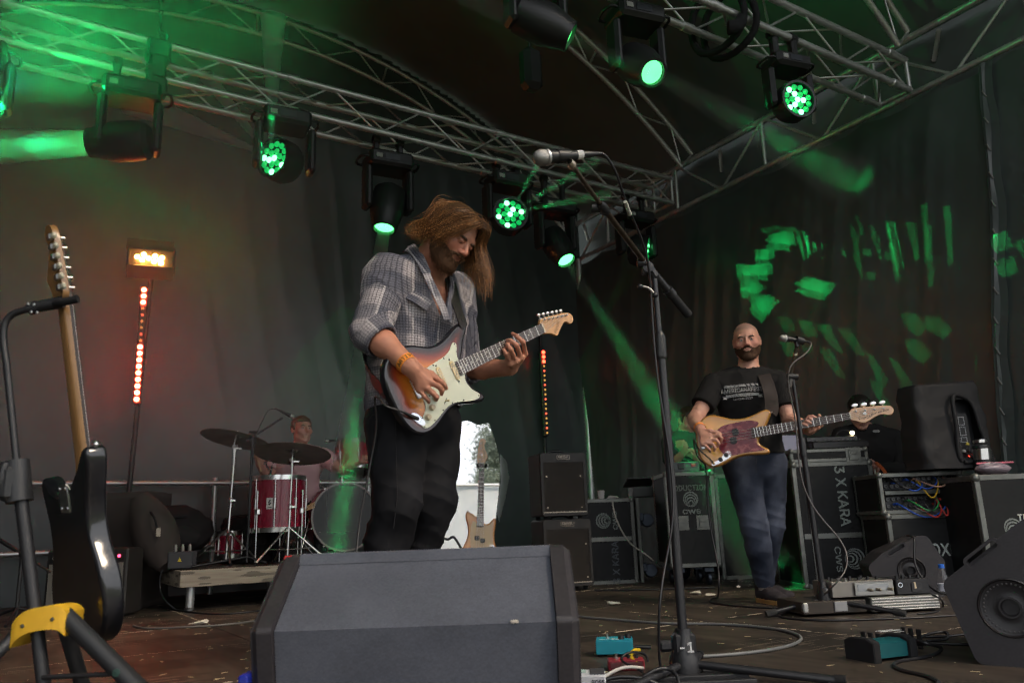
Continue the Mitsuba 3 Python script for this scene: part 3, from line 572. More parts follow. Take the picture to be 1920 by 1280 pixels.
k = thing('paper_cups', 'white paper cup and tissues left on the case beside the amplifiers', 'cup'); q = M[:3, 3]+M[:3, 0]*.25+UP*(H+.004)-M[:3, 2]*.2
add(f'{k}__cup', B().lathe([(.025, 0), (.034, .075), (.031, .075), (.023, .004)], q, UP, 14), 'matte', (.5, .48, .45))
h = trimesh.convex.convex_hull(rng.normal(size=(12, 3))*A(.05, .03, .012)+q+A(.12, -.02, .02)); bb = B(); bb.add(*flat(h.vertices, h.faces, 10)); add(f'{k}__tissue', bb, 'matte', (.5, .46, .42))
k = thing('small_tray', 'dark equipment tray standing on the case beside the amplifiers', 'tray'); M3 = local(q+A(.34, -.16, 0), M[:3, 0]); add(f'{k}__body', B(M3).box((0, .05, 0), (.22, .09, .16), None, .006), 'satin', (.05, .05, .05)); add(f'{k}__lid', B(M3).box((.0, .14, -.10), (.26, .012, .2), frame((0, .35, 1)), .004), 'satin', (.03, .03, .03))
# production case
M, w = at_px((1258, 1056), (1352, 1053), 6.35); H0 = .14; M[2, 3] = H0; H = P(1300, 884, 6.35)[2]-H0
k = flight_case('tall black flight case marked PRODUCTION 1 behind the front microphone stand', M, w, H, .55, latches=((w*.28, H*.46), (w*.72, H*.46)), wheels=((.08, -.095, -.1), (w-.08, -.095, -.1), (.08, -.095, -.45), (w-.08, -.095, -.45)))
write(f'{k}__lettering', 'PRODUCTION 1', .042, at(M, w*.5, H*.83, .002), (.14, .16, .14), sx=.85); cws(k, M, w*.5, H*.66, .14, 0)
k = thing('junction_unit', 'small grey mains unit with a red switch on the PRODUCTION case', 'power unit'); M3 = at(M, w*.5, H+.006, -.15)
add(f'{k}__body', B(M3).box((0, .04, 0), (.22, .08, .16), None, .006), 'satin', (.07, .08, .08)); add(f'{k}__switch', B(M3).box((.06, .05, .082), (.035, .025, .012), None, .003), 'gloss', (.5, .05, .05)); add(f'{k}__socket', B(M3).box((-.04, .045, .082), (.05, .05, .01), None, .003), 'satin', (.02, .02, .02))
# black case seen behind the bassist's legs
M, w = at_px((1352, 1040), (1400, 1038), 6.9); M[2, 3] = 0.; H = P(1380, 888, 6.9)[2]; flight_case('dark flight case half hidden behind the bassist\'s legs', M, w+.1, H, .5)
# rack on the right
M, w = at_px((1678, 1082), (1822, 1078), 5.35); M[2, 3] = 0.; H = P(1750, 962, 5.35)[2]
k = flight_case('black flight case marked IN BOXES under the cable rack', M, w, H, .4, rail=.032)
write(f'{k}__lettering', 'IN BOXES', .075, at(M, w*.56, H*.52, .002), (.42, .45, .43), sx=.85)
M2 = at(M, -.02, H+.006, 0.); hr = P(1760, 884, 5.35)[2]-H-.006; wr = w+.06
k = flight_case('open rack case full of patch panels and looped cables', M2, wr, hr, .4, open_front=True, rail=.028)
add(f'{k}__shelf', B(M2).box((wr/2, hr*.52, -.12), (wr-.08, .03, .2), None, .004), 'rail_mat')
for y in (hr*.27, hr*.77):
    add(f'{k}__patch_panel', B(M2).box((wr/2, y, -.10), (wr-.09, hr*.36, .04), None, .004), 'satin', (.02, .02, .022))
    bb = B(M2)
    for i in range(12):
        for j in (0, 1): bb.lathe([(.012, 0), (.012, .012), (.007, .012), (.006, .004), (.001, .004)], (.075+(wr-.15)*i/11, y-.02+.045*j, -.08), (0, 0, 1), 10)
    add(f'{k}__sockets', bb, 'dullmetal', (.12, .12, .12)); 
    labels[[q for q in scene if q.startswith(f'{k}__sockets')][-1]] = {'kind': 'stuff'}
r2 = np.random.default_rng(3)
for i, c in enumerate(((.02, .08, .4), (.02, .08, .4), (.5, .04, .03), (.55, .33, .02), (.04, .3, .08), (.02, .02, .022), (.02, .02, .022), (.02, .02, .022), (.03, .03, .03), (.03, .08, .35), (.5, .05, .04), (.35, .2, .15))):
    x, y = r2.uniform(.08, wr-.08), (hr*.27, hr*.77)[i % 2]+r2.uniform(-.02, .03); e = r2.uniform(.08, wr-.06)
    pts = [A(x, y, -.07), A(x+.01, y-.01, .0), A((x+e)/2, y-r2.uniform(.05, .12), .04+.02*(i % 3)), A(e, y-.02, .01), A(e+.01, y+.01, -.06)]
    add(f'{k}__patch_cable', B(M2).tube(spline(pts, 18), .0055, 6).lathe([(.009, 0), (.009, .045), (.004, .05)], pts[0], (0, 0, 1), 8), 'satin', c)
# right-hand case, cut by the frame
M5, w = at_px((1858, 1090), (1990, 1093), 4.95); M5[2, 3] = 0.; H5 = P(1880, 889, 4.95)[2]
k = flight_case('black flight case at the right edge with riveted aluminium rails', M5, w+.15, H5, .5, rail=.036)
write(f'{k}__lettering', 'IE', .05, at(M5, w*.62, H5*.62, .002), (.40, .42, .40)); cws(k, M5, w*.45, H5*.5, .13, 0)
k = thing('plastic_bag', 'clear zip bag with a red strip lying on the right-hand case', 'bag'); q = M5[:3, 3]+M5[:3, 0]*.18+UP*(H5+.006)-M5[:3, 2]*.15
v, f = trimesh.creation.icosphere(2).vertices, trimesh.creation.icosphere(2).faces; v = v*A(.14, .09, .042)*(1+.25*(meshkit.fbm(v*2.2, 3, 5)[:, None]-.5))+q+A(.06, 0, .038); add(f'{k}__bag', (v, f), 'gloss', (.30, .24, .27)); add(f'{k}__zip', B().box(q+A(.06, -.02, .075), (.24, .012, .012), frame(UP, M5[:3, 2]), .003), 'gloss', (.55, .12, .16))
# loudspeaker in its black cover on the rack
M, w = at_px((1706, 884), (1838, 874), 5.15, .12); M[2, 3] = 0; M[:3, 3] += R0*.16-FH*.05
zt = P(1760, 715, 5.2)[2]; zb = H+.006+hr+.012; hs = zt-zb; M[2, 3] = zb
k = thing('covered_loudspeaker', 'loudspeaker in a black padded cover, its back flap open, on the cable rack', 'loudspeaker')
us = np.linspace(0, 2*np.pi, 72, endpoint=False); prof = []
def cover(inner=False):
    rows = []
    for t in np.r_[np.linspace(0, 1, 26)]:
        wd, dp = (w*.52)*(1-.10*t-.25*max(0, t-.86)), .125*(1-.22*t-.4*max(0, t-.88)); c, s = np.cos(us), np.sin(us)
        x = np.sign(c)*np.abs(c)**.35*wd; z = np.sign(s)*np.abs(s)**.35*dp
        d_ = .028*(meshkit.fbm(np.stack([x*9, z*9, np.full_like(x, t*5)], -1), 3, 8)-.5)+.012*(1-np.abs(2*meshkit.noise(np.stack([x*7+t*3, z*7, np.full_like(x, t*2.)], -1), 2)-1))**3
        rows.append(np.stack([x*(1+d_/wd)+w/2-.02*t, np.full_like(x, hs*t+.015*np.sin(x*6)*(t > .8)), z*(1+d_/dp)-.2], 1))
    V = np.vstack(rows+[np.array([[w/2-.02, hs*1.0, -.2]])]); n = len(us); i, j = np.meshgrid(np.arange(25), np.arange(n), indexing='ij')
    q = np.stack([i*n+j, i*n+(j+1) % n, (i+1)*n+(j+1) % n, (i+1)*n+j], -1).reshape(-1, 4); top = np.stack([25*n+np.arange(n), 25*n+(np.arange(n)+1) % n, np.full(n, len(V)-1)], 1)
    return V, q[:, ::-1], top[:, ::-1]
V, q, top = cover(); c = V[q].mean(1); fx, fy = (c[:, 0]-w/2)/w, c[:, 1]/hs
op = (c[:, 2] > -.13) & (fy > .10) & (fy < .83-.15*np.abs(fx-.12)) & (fx > -.05-.02*fy) & (fx < .36-.12*fy)
bb = B(M); bb.add(V, np.vstack([q[~op][:, [0, 1, 2]], q[~op][:, [0, 2, 3]], top])); scene['cover_mat'] = {**prin(rgb((.017, .016, .017)), .7, specular=.4)}
add(f'{k}__cover', bb, 'cover_mat')
Mc = at(M, 0, 0, -.07)
add(f'{k}__cover_edge', B(Mc).tube(spline([(w*.46, hs*.08, -.0), (w*.43, hs*.45, .015), (w*.46, hs*.82, .01), (w*.62, hs*.84, -.02), (w*.76, hs*.76, -.02), (w*.82, hs*.45, -.01), (w*.86, hs*.10, -.0), (w*.66, hs*.08, .005)], 60, True), .014, 8), 'cover_mat')
add(f'{k}__cabinet', B(Mc).box((w*.57, hs*.47, -.19), (w*.72, hs*.86, .16), None, .03), 'satin', (.028, .029, .032))
add(f'{k}__rear_panel', B(Mc).prism(rrect(.15, hs*.56, .015), -.058, -.052, mat(np.eye(3), A(w*.58, hs*.36, 0))), 'satin', (.015, .015, .017))
bb = B(Mc)
for y0, y1 in ((.50, .60), (.38, .48), (.30, .36)):
    for x0 in (.0, .055):
        rr = sg.box(w*.58-.055+x0, hs*y0, w*.58-.008+x0, hs*y1); bb.prism(rr.difference(rr.buffer(-.004)), -.053, -.050)
add(f'{k}__panel_print', bb, 'matte', (.28, .29, .30)); labels[f'{k}__panel_print'] = {'kind': 'stuff'}
for x, y, c in ((-.03, .26, (.10, .10, .10)), (.0, .20, (.5, .5, .48)), (.035, .22, (.10, .10, .10)), (-.03, .42, (.25, .22, .18))): add(f'{k}__knob', B(Mc).lathe([(.011, 0), (.010, .018), (.001, .019)], (w*.58+x, hs*y, -.052), (0, 0, 1), 10), 'satin', c)
add(f'{k}__warning_mark', B(Mc).prism([(0, 0), (.03, 0), (.015, .03)], -.052, -.0505, mat(np.eye(3), A(w*.58+.03, hs*.27, 0))), 'matte', (.45, .36, .05))
add(f'{k}__power_led', B(Mc).lathe([(.007, 0), (.005, .006), (.001, .007)], (w*.66, hs*.145, -.05), (0, 0, 1), 8), 'gloss', (.5, .05, .03), **glow(A(1.2, .06, .03), .01))
for x, e in ((w*.585, w*.52), (w*.66, w*.78)): add(f'{k}__signal_cable', B(Mc).tube(spline([(x, hs*.19, -.045), (x+.01, hs*.06, .03), (e, -.06, .05), (e+.03, -hr*.45, .03)], 16), .005, 6), 'satin', (.03, .03, .03))
k = thing('steel_flask', 'small steel and black canister standing right of the covered loudspeaker', 'flask'); q = P(1845, 872, 5.2); q[2] = zb
add(f'{k}__body', B().lathe([(.001, 0), (.058, 0), (.06, .01), (.055, .04), (.053, .042), (.053, .12), (.055, .122), (.052, .14), (.04, .15), (.04, .18), (.001, .182)], q, UP, 20), 'satin', (.015, .015, .016))
add(f'{k}__sleeve', B().lathe([(.0545, .046), (.0545, .116)], q, UP, 20), 'metal', (.6, .58, .54)); add(f'{k}__cap_band', B().lathe([(.0415, .156), (.0415, .175)], q, UP, 20), 'metal', (.6, .58, .54))
k = lab('orange_cable', 'thick orange mains cable hanging between the mixer case and the rack', 'cable')
add(k, B().tube(spline([P(1643, 868, 5.75), P(1662, 890, 5.6), P(1668, 930, 5.55), P(1663, 1000, 5.5), P(1655, 1050, 5.5), G(1672, 1088)], 40), .013, 8), 'satin', (.42, .09, .03))
for i, (a_, c) in enumerate((((1640, 880), (1667, 960)), ((1646, 890), (1672, 985)))):
    k = lab('loose_cable' + (f'_{i:03d}' if i else ''), ('thin white cable looping behind the orange one', 'thin grey cable drooping beside the orange one')[i], 'cable')
    add(k, B().tube(spline([P(*a_, 5.7), P(a_[0]+12, a_[1]+45, 5.6), P(a_[0]+30, a_[1]+75, 5.55), P(c[0], c[1]-40, 5.5), P(*c, 5.5)], 24), .006, 6), 'satin', ((.4, .38, .34), (.15, .15, .15))[i])

# --- amplifier stack
scene['tolex_mat'] = bump(prin(rgb((.022, .019, .017)), .5, specular=.5), lambda p, n, uv: noise(p.x*420, p.y*420, p.z*420), .0006)
scene['grille_mat'] = prin(mikit.proc(grit((.011, .008, .006), (.026, .019, .014), 240.)), .8)
u = cf(.95, .30, 0); pb = G(1114, 1104)
for i, (zb_, W_, H_, D_, nm, back) in enumerate(((.03, .40, .505, .29, 'lower speaker cabinet of the brown stack right of the spare bass', 0), (.56, .385, .49, .29, 'upper speaker cabinet of the brown stack right of the spare bass', .0))):
    k = thing('speaker_cabinet', nm, 'amplifier', 'stacked speaker cabinets'); M = local(A(pb[0], pb[1], zb_)-unit(u)*(W_+.0+.016*i), u)
    add(f'{k}__shell', B(M).box((W_/2, H_/2, -D_/2), (W_, H_, D_), None, .012), 'tolex_mat')
    fr = sg.Polygon(rrect(W_-.006, H_-.006, .02)).difference(sg.box(-W_/2+.024, -H_/2+.036, W_/2-.024, H_/2-.075))
    add(f'{k}__front_frame', B(M).prism(fr, .0, .012, mat(np.eye(3), A(W_/2, H_/2, 0))), 'tolex_mat')
    add(f'{k}__grille', B(M).box((W_/2, H_/2-.02, .002), (W_-.048, H_-.11, .010)), 'grille_mat')
    add(f'{k}__piping', B(M).box((W_/2, .030, .013), (W_-.03, .008, .006)), 'dullmetal', (.45, .40, .34))
    for x in (.05, W_-.05):
        for y in (.065, H_*.62): add(f'{k}__screw', B(M).lathe([(.007, 0), (.006, .004), (.001, .005)], (x, y, .007), (0, 0, 1), 8), 'metal', (.6, .5, .4))
    add(f'{k}__badge', B(M).prism(rrect(.112, .036, .008), .012, .016, mat(np.eye(3), A(W_/2, H_-.037, 0))), 'gloss', (.02, .015, .012))
    rr = sg.Polygon(rrect(.112, .036, .008)); add(f'{k}__badge_rim', B(M).prism(rr.difference(rr.buffer(-.003)), .0125, .0175, mat(np.eye(3), A(W_/2, H_-.037, 0))), 'metal', (.5, .42, .34))
    write(f'{k}__badge_lettering', 'MESA', .015, at(M, W_/2, H_-.033, .016), (.5, .43, .36), .0015, sx=1.5); write(f'{k}__badge_lettering', 'engineering', .005, at(M, W_/2, H_-.047, .016), (.4, .34, .28), .0015, False, sx=1.5)
    for x in (.05, W_-.05):
        for z in (-.05, -D_+.05): add(f'{k}__foot', B(M).lathe([(.016, -.03), (.02, 0)], (x, .0, z), (0, 1, 0), 10), 'matte', BLK)
    add(f'{k}__handle', B(M).tube(spline([(W_*.3, H_, -D_/2), (W_*.36, H_+.02, -D_/2), (W_*.5, H_+.027, -D_/2), (W_*.64, H_+.02, -D_/2), (W_*.7, H_, -D_/2)], 16), .009, 6), 'satin', BLK)

# --- wedge monitors
scene['wedge_mat'] = bump(prin(mikit.proc(lambda p, n, uv: mix((.050, .054, .068), (.102, .110, .136), .6*fbm(p.x*260, p.y*260, p.z*260, 2)+.25*smoothstep(.3, .7, fbm(p.x*9, p.y*9, p.z*9, 4)))), .62, specular=.4), lambda p, n, uv: noise(p.x*500, p.y*500, p.z*500), .0007)
scene['wedge_dark'] = bump(prin(mikit.proc(grit((.020, .017, .019), (.034, .030, .033), 180.)), .5, specular=.5), lambda p, n, uv: noise(p.x*450, p.y*450, p.z*450), .0008)
k = thing('stage_monitor', 'large black wedge monitor in the foreground in front of the guitarist', 'stage monitor')
o = P(778, 1176, 1.72); o = A(o[0], o[1], 0); Mw = mat(np.stack([FH, UP, np.cross(FH, UP)], 1), o)       # x away, y up, z to the right
zr = P(778, 1174, 1.72)[2]; zt = P(785, 1047, 1.915)[2]
prof = A([.075, .004], [.0, zr], [.195, zt], [.215, zt+.004], [.50, .13], [.46, .004])
add(f'{k}__cabinet', B(Mw).prism(prof[::-1] if sg.Polygon(prof).exterior.is_ccw is False else prof, -.290, .290), 'wedge_mat')
add(f'{k}__top_lip', B(Mw).prism([(.186, zt-.004), (.19, zt+.018), (.225, zt+.020), (.232, zt-.01)], -.291, .291), 'wedge_mat')
big = sg.Polygon(prof).buffer(.016, 6)
big = big.intersection(sg.box(-1, .0, 2, 2))
for s in (-1, 1):
    add(f'{k}__side_cheek', B(Mw@mat(np.diag([1, 1, s]), A(0, 0, 0))).prism(big, .2915, .334, bev=.012), 'wedge_dark')
    add(f'{k}__cheek_rim', B(Mw@mat(np.diag([1, 1, s]), A(0, 0, 0))).prism(big.buffer(-.012).difference(big.buffer(-.03)), .3335, .338), 'wedge_dark')
add(f'{k}__handle_strap', B(Mw).box((.02, .20, -.348), (.06, .05, .02), None, .004), 'satin', (.01, .02, .25))
add(f'{k}__tape_scrap', B(Mw).box((-.001, zr+.003, .205), (.006, .006, .016), None, .001), 'matte', (.42, .38, .33))
add(f'{k}__port_light', B(Mw).box((.2, zt+.012, -.32), (.02, .012, .02), None, .003), 'gloss', (.35, .02, .02))
def side_wedge(k, M, prof, width, port, rp, slot, mat_='wedge_dark'):
    """a wedge seen from its side: outline in the side panel's plane (x right, y up)"""
    g = sg.Polygon(prof).buffer(-.035).buffer(.035, 8)
    sl = sg.Polygon(rrect(*slot[2:4], slot[3]*.35)); c_, s_ = math.cos(slot[4]), math.sin(slot[4])
    sl = shapely.transform(sl, lambda v: np.stack([v[:, 0]*c_-v[:, 1]*s_+slot[0], v[:, 0]*s_+v[:, 1]*c_+slot[1]], 1))
    add(f'{k}__side_panel', B(M).prism(g.difference(sl).difference(sg.Point(port).buffer(rp, 16)), -.03, 0, None), mat_)
    add(f'{k}__cabinet', B(M).prism(g.buffer(-.004), -width, -.0305), mat_)
    add(f'{k}__handle_recess', B(M).prism(sl.buffer(.004).difference(sl.buffer(-.006)), -.029, .002), 'wedge_dark')
    R_ = rp; add(f'{k}__port_dish', B(M).lathe([(R_*1.02, .003), (R_*.98, .006), (R_*.93, -.002), (R_*.6, -.012), (R_*.36, -.006), (R_*.36, .004), (R_*.30, .004), (R_*.27, -.025), (.001, -.025)], A(*port, 0), (0, 0, 1), 36), 'satin', (.014, .012, .013))
    bb = B(M)
    for a in np.arange(36)*np.pi/18: bb.lathe([(R_*.045, 0), (R_*.04, .006), (.001, .007)], A(port[0]+R_*.82*math.cos(a), port[1]+R_*.82*math.sin(a), -.008), (0, 0, 1), 6)
    add(f'{k}__port_studs', bb, 'satin', (.05, .045, .045)); labels[f'{k}__port_studs'] = {'kind': 'stuff'}
k = thing('stage_monitor', 'large dark wedge monitor seen from its side at the right edge', 'stage monitor')
p0 = P(1832, 1238, 2.80); p0[2] = 0.; Mr = local(p0, cf(.80, -.60, 0))
q = lambda x, y: (np.linalg.inv(Mr)@np.r_[hit(x, y, Mr), 1])[:2]
def hit(x, y, M): v = ray(x, y); n = M[:3, 2]; return CAM+v*((M[:3, 3]-CAM)@n)/(v@n)
tl, tt, pc = q(1765, 1092), q(1918, 972), q(1894, 1139)
prof = [(0, .0), tuple(tl), tuple(tt), (tt[0]+.11, tt[1]-.02), (tt[0]+.30, tl[1]+.05), (tt[0]+.28, 0.)]
sl = q(1841, 1037); side_wedge(k, Mr, prof, .62, tuple(pc), .092, (sl[0], sl[1], .125, .035, math.atan2(tt[1]-tl[1], tt[0]-tl[0])))
k = thing('stage_monitor', 'smaller wedge monitor on its side behind the silver pedal case', 'stage monitor')
p0 = P(1652, 1108, 5.0); p0[2] = 0.; Mr = local(p0, cf(.97, -.26, 0))
a_ = [q(x, y) for x, y in ((1652, 1100), (1627, 1062), (1655, 1036), (1722, 1004), (1738, 1003), (1772, 1052), (1773, 1105))]; a_[0] = A(a_[0][0], 0.); a_[-1] = A(a_[-1][0], 0.)
sl = q(1680, 1030); side_wedge(k, Mr, [tuple(x) for x in a_], .45, tuple(q(1709, 1069)), .078, (sl[0], sl[1], .12, .032, .52))

# ---------------------------------------------------------------- microphones, drums, floor gear, cables
DK, CHR = (.016, .016, .018), (.72, .71, .68)
scene['mesh_mat'] = bump(prin(rgb((.34, .33, .31)), .4, metallic=.8), lambda p, n, uv: .5+.25*(dr.sin(p.x*2200)+dr.sin((p.y+p.z)*2200)), .0006, 2e-4)
def tb(path, r, n=10): return B().tube(path, r, n)
def microphone(k, tip, d, s=1., tape=None, white=False):
    """handheld vocal microphone; tip: front of the grille ball, d: direction of the body"""
    d = unit(d); o = tip
    add(f'{k}__grille', B().lathe([(.001, 0), (.012*s, .002*s), (.021*s, .010*s), (.0255*s, .024*s), (.0245*s, .036*s), (.022*s, .044*s)], o, d, 22, 90), 'mesh_mat')
    add(f'{k}__grille_ring', B().lathe([(.0222*s, .040*s), (.0255*s, .042*s), (.0255*s, .049*s), (.021*s, .052*s)], o, d, 22), 'dullmetal' if not white else 'matte', (.5, .5, .49))
    add(f'{k}__body', B().lathe([(.0205*s, .052*s), (.0195*s, .07*s), (.0135*s, .150*s), (.0125*s, .166*s), (.001, .168*s)], o, d, 20), 'satin', (.014, .014, .015))
    add(f'{k}__plug', B().lathe([(.001, .166*s), (.0105*s, .166*s), (.0105*s, .19*s), (.008*s, .21*s), (.005*s, .235*s), (.001, .236*s)], o, d, 14), 'satin', (.012, .012, .013))
    if tape: add(f'{k}__tape', B().lathe([(.0142*s, .146*s), (.0138*s, .166*s)], o, d, 18), 'matte', tape)
    return o+d*.235*s
# front microphone stand
k = thing('microphone_stand', 'tall black boom microphone stand in the foreground right of the guitarist', 'microphone stand', None)
dM = 2.76; f0 = G(1287, 1268); f0 = P(1287, 1268, dM)*A(1, 1, 0)+A(0, 0, .03); tp = P(1226, 516, dM)
jn = P(1238, 648, dM)
add(f'{k}__base', B().lathe([(.001, .0), (.048, .0), (.052, .01), (.050, .05), (.036, .075), (.026, .14), (.001, .142)], A(f0[0], f0[1], .012), UP, 8), 'satin', DK)
add(f'{k}__base_bracket', B().box(A(f0[0], f0[1], .105), (.075, .05, .07), np.stack([R0, FH, UP], 1), .01).box(A(f0[0], f0[1], .10)-R0*.06, (.05, .035, .035), np.stack([R0, FH, UP], 1), .01), 'satin', DK)
write(f'{k}__chalk_mark', '-1', .03, local(A(f0[0], f0[1], .10)-FH*.047, R0), (.5, .5, .5), .001)
add(f'{k}__lower_tube', tb([A(f0[0], f0[1], .10), jn], .0155, 14), 'satin', DK); add(f'{k}__upper_tube', tb([jn, tp], .0115, 12), 'satin', DK)
add(f'{k}__clutch', B().lathe([(.0165, -.05), (.022, -.04), (.022, .03), (.014, .05)], jn, UP, 14), 'satin', (.012, .012, .012))
for e in ((1566, 1274), (1150, 1300), (1330, 1200)):
    g = G(*e, .014); g = A(f0[0], f0[1], .045)+unit(g-A(f0[0], f0[1], .045))*.36 if e[0] != 1566 else g
    add(f'{k}__leg', tb([A(f0[0], f0[1], .045), A(g[0], g[1], .014)], .013, 10), 'satin', DK)
    add(f'{k}__leg_foot', tb([A(g[0], g[1], .014), A(g[0], g[1], .014)+unit(A(*(g-f0)[:2], 0))*.03], .016, 10), 'matte', BLK)
b0, b1, b2, b3 = P(1291, 590, 2.92), P(1213, 497, 2.75), P(1131, 390, 2.45), P(1074, 312, 2.25)
add(f'{k}__boom_handle', tb([b0, b0+(b1-b0)*.42], .0165, 14), 'matte', (.02, .02, .021)); add(f'{k}__boom_grip_ring', tb([b0+(b1-b0)*.40, b0+(b1-b0)*.52], .0205, 12), 'satin', DK)
add(f'{k}__boom_sleeve', tb([b0+(b1-b0)*.5, b1+(b1-b0)*.12], .0145, 12), 'satin', DK)
add(f'{k}__boom', tb([b1, b2], .0105, 10), 'dullmetal', (.10, .075, .055)); add(f'{k}__boom_tip', tb([b2, b3], .0075, 10), 'dullmetal', (.13, .10, .075))
add(f'{k}__boom_clutch', B().lathe([(.012, -.03), (.017, -.02), (.017, .012), (.010, .03)], b2, b3-b2, 12).lathe([(.001, -.018), (.014, -.016), (.014, .016), (.001, .018)], b2-R0*.022, R0, 12), 'satin', DK)
add(f'{k}__knuckle', B().lathe([(.001, -.03), (.02, -.028), (.02, .028), (.001, .03)], b1-UP*.015, FH, 14).box((tp+b1)/2, (.035, .03, .075), frame(b1-tp), .008), 'satin', DK)
add(f'{k}__wing_nut', B().lathe([(.001, -.022), (.017, -.018), (.017, .018), (.001, .022)], b1-R0*.02+UP*.002-FH*.02, R0, 14), 'satin', DK)
w0, w1, w2 = P(1200, 537, 2.70), P(1216, 540, 2.70), P(1228, 553, 2.70)
add(f'{k}__height_lever', tb(spline([w0, w1, w2], 8), .005, 6), 'dullmetal', (.4, .38, .34)); 
for q in (w0, w2): add(f'{k}__lever_knob', B().lathe([(.001, -.011), (.010, -.006), (.011, .0), (.010, .006), (.001, .011)], q, UP, 10, 90), 'satin', DK)
add(f'{k}__swivel', B().lathe([(.009, 0), (.013, .008), (.014, .02), (.010, .034)], b3-(b3-b2)/np.linalg.norm(b3-b2)*.008, b3-b2, 14), 'dullmetal', (.5, .42, .34))
km = thing('microphone', 'black vocal microphone with a silver grille at the top of the front stand', 'microphone'); mt, me = P(1000, 297, 2.20), P(1118, 288.5, 2.28)
pe = microphone(km, mt, me-mt, np.linalg.norm(me-mt)/.215, (.55, .53, .50))
add(f'{km}__clip', B().lathe([(.0225, .082), (.0195, .125)], mt, me-mt, 16).box(P(1069, 300, 2.25), (.02, .02, .03), frame(UP), .005), 'satin', (.012, .012, .012))
k = lab('microphone_cable', 'black cable running from the front microphone down its stand', 'cable')
add(k, tb(spline([pe, P(1135, 292, 2.29), P(1152, 318, 2.33), P(1166, 356, 2.40), P(1182, 400, 2.5), P(1204, 452, 2.62), P(1217, 508, 2.70), P(1221, 560, 2.73), P(1232, 700, 2.74), P(1252, 830, 2.74), P(1262, 960, 2.73), P(1247, 1060, 2.70), P(1236, 1150, 2.66), G(1240, 1262, .02), G(1262, 1290, .01)], 90), .0042, 7), 'satin', DK)
add(f'{k}__cable_tag', tb([P(1172, 378, 2.435), P(1181, 402, 2.495)], .007, 8), 'matte', (.42, .42, .36))
# bassist's microphone stand
k = thing('microphone_stand', 'shorter black tripod microphone stand in front of the bassist', 'microphone stand'); d2 = 4.3
c = P(1543, 1105, d2); top = P(1486, 706, d2); c0 = A(c[0], c[1], 0)
add(f'{k}__lower_tube', tb([A(c[0], c[1], .06), P(1505, 838, d2)], .015, 12), 'satin', DK); add(f'{k}__upper_tube', tb([P(1505, 838, d2), top], .0105, 10), 'satin', DK)
add(f'{k}__clutch', B().lathe([(.016, -.05), (.019, -.04), (.019, .04), (.012, .05)], P(1505, 838, d2), UP, 12), 'satin', DK)
add(f'{k}__hub', B().lathe([(.001, .03), (.035, .035), (.04, .08), (.028, .13), (.018, .16), (.001, .161)], c0, UP, 12), 'satin', DK); add(f'{k}__hub_bolt', B().lathe([(.014, 0), (.013, .008), (.001, .009)], c0+UP*.12-FH*.03, -FH, 12), 'metal', (.5, .5, .5))
for e in ((1440, 1150), (1694, 1149), (1590, 1112)):
    g = G(*e, .016); L = .42; t = unit(A(*(g-c0)[:2], 0)); g = c0+t*min(np.linalg.norm((g-c0)[:2]), .55)+UP*.016
    add(f'{k}__leg', tb([c0+UP*.075, g], .0125, 10), 'satin', DK); add(f'{k}__leg_foot', tb([g-unit(g-c0-UP*.075)*.045, g+unit(g-c0-UP*.075)*.01], .018, 10), 'matte', (.03, .03, .03))
add(f'{k}__knuckle', B().lathe([(.001, -.03), (.019, -.028), (.019, .028), (.001, .03)], top, R0, 12), 'satin', DK)
add(f'{k}__boom_handle', tb([P(1480, 726, d2), P(1484, 700, d2)], .014, 10), 'satin', (.05, .045, .04)); add(f'{k}__boom', tb([P(1484, 700, d2), P(1494, 648, d2-.05)], .009, 8), 'dullmetal', (.12, .10, .08))
add(f'{k}__boom_ring', B().lathe([(.011, -.012), (.014, -.008), (.014, .008), (.011, .012)], P(1491, 664, d2-.03), UP, 10), 'dullmetal', (.4, .35, .25))
km = thing('microphone', 'small black microphone with a grey grille in front of the bassist', 'microphone'); mt, me = P(1461, 633, 4.22), P(1518, 641, 4.25)
pe = microphone(km, mt, me-mt, np.linalg.norm(me-mt)/.23, (.55, .54, .5), True); add(f'{km}__clip', B().lathe([(.024, .10), (.02, .14)], mt, me-mt, 12).box(P(1494, 645, 4.24), (.02, .02, .04), None, .005), 'satin', DK)
k = lab('microphone_cable_001', 'grey cable curling from the bassist\'s microphone down its stand to the floor', 'cable')
add(k, tb(spline([pe, P(1521, 645, 4.24), P(1510, 663, 4.22), P(1492, 676, 4.21), P(1481, 690, 4.2), P(1478, 720, 4.22), P(1490, 780, 4.25), P(1504, 900, 4.26), P(1540, 970, 4.24), P(1580, 1020, 4.2), P(1586, 1065, 4.15), P(1560, 1100, 4.15), G(1520, 1128, .01), G(1470, 1145, .006)], 80), .0042, 6), 'satin', (.10, .09, .085))

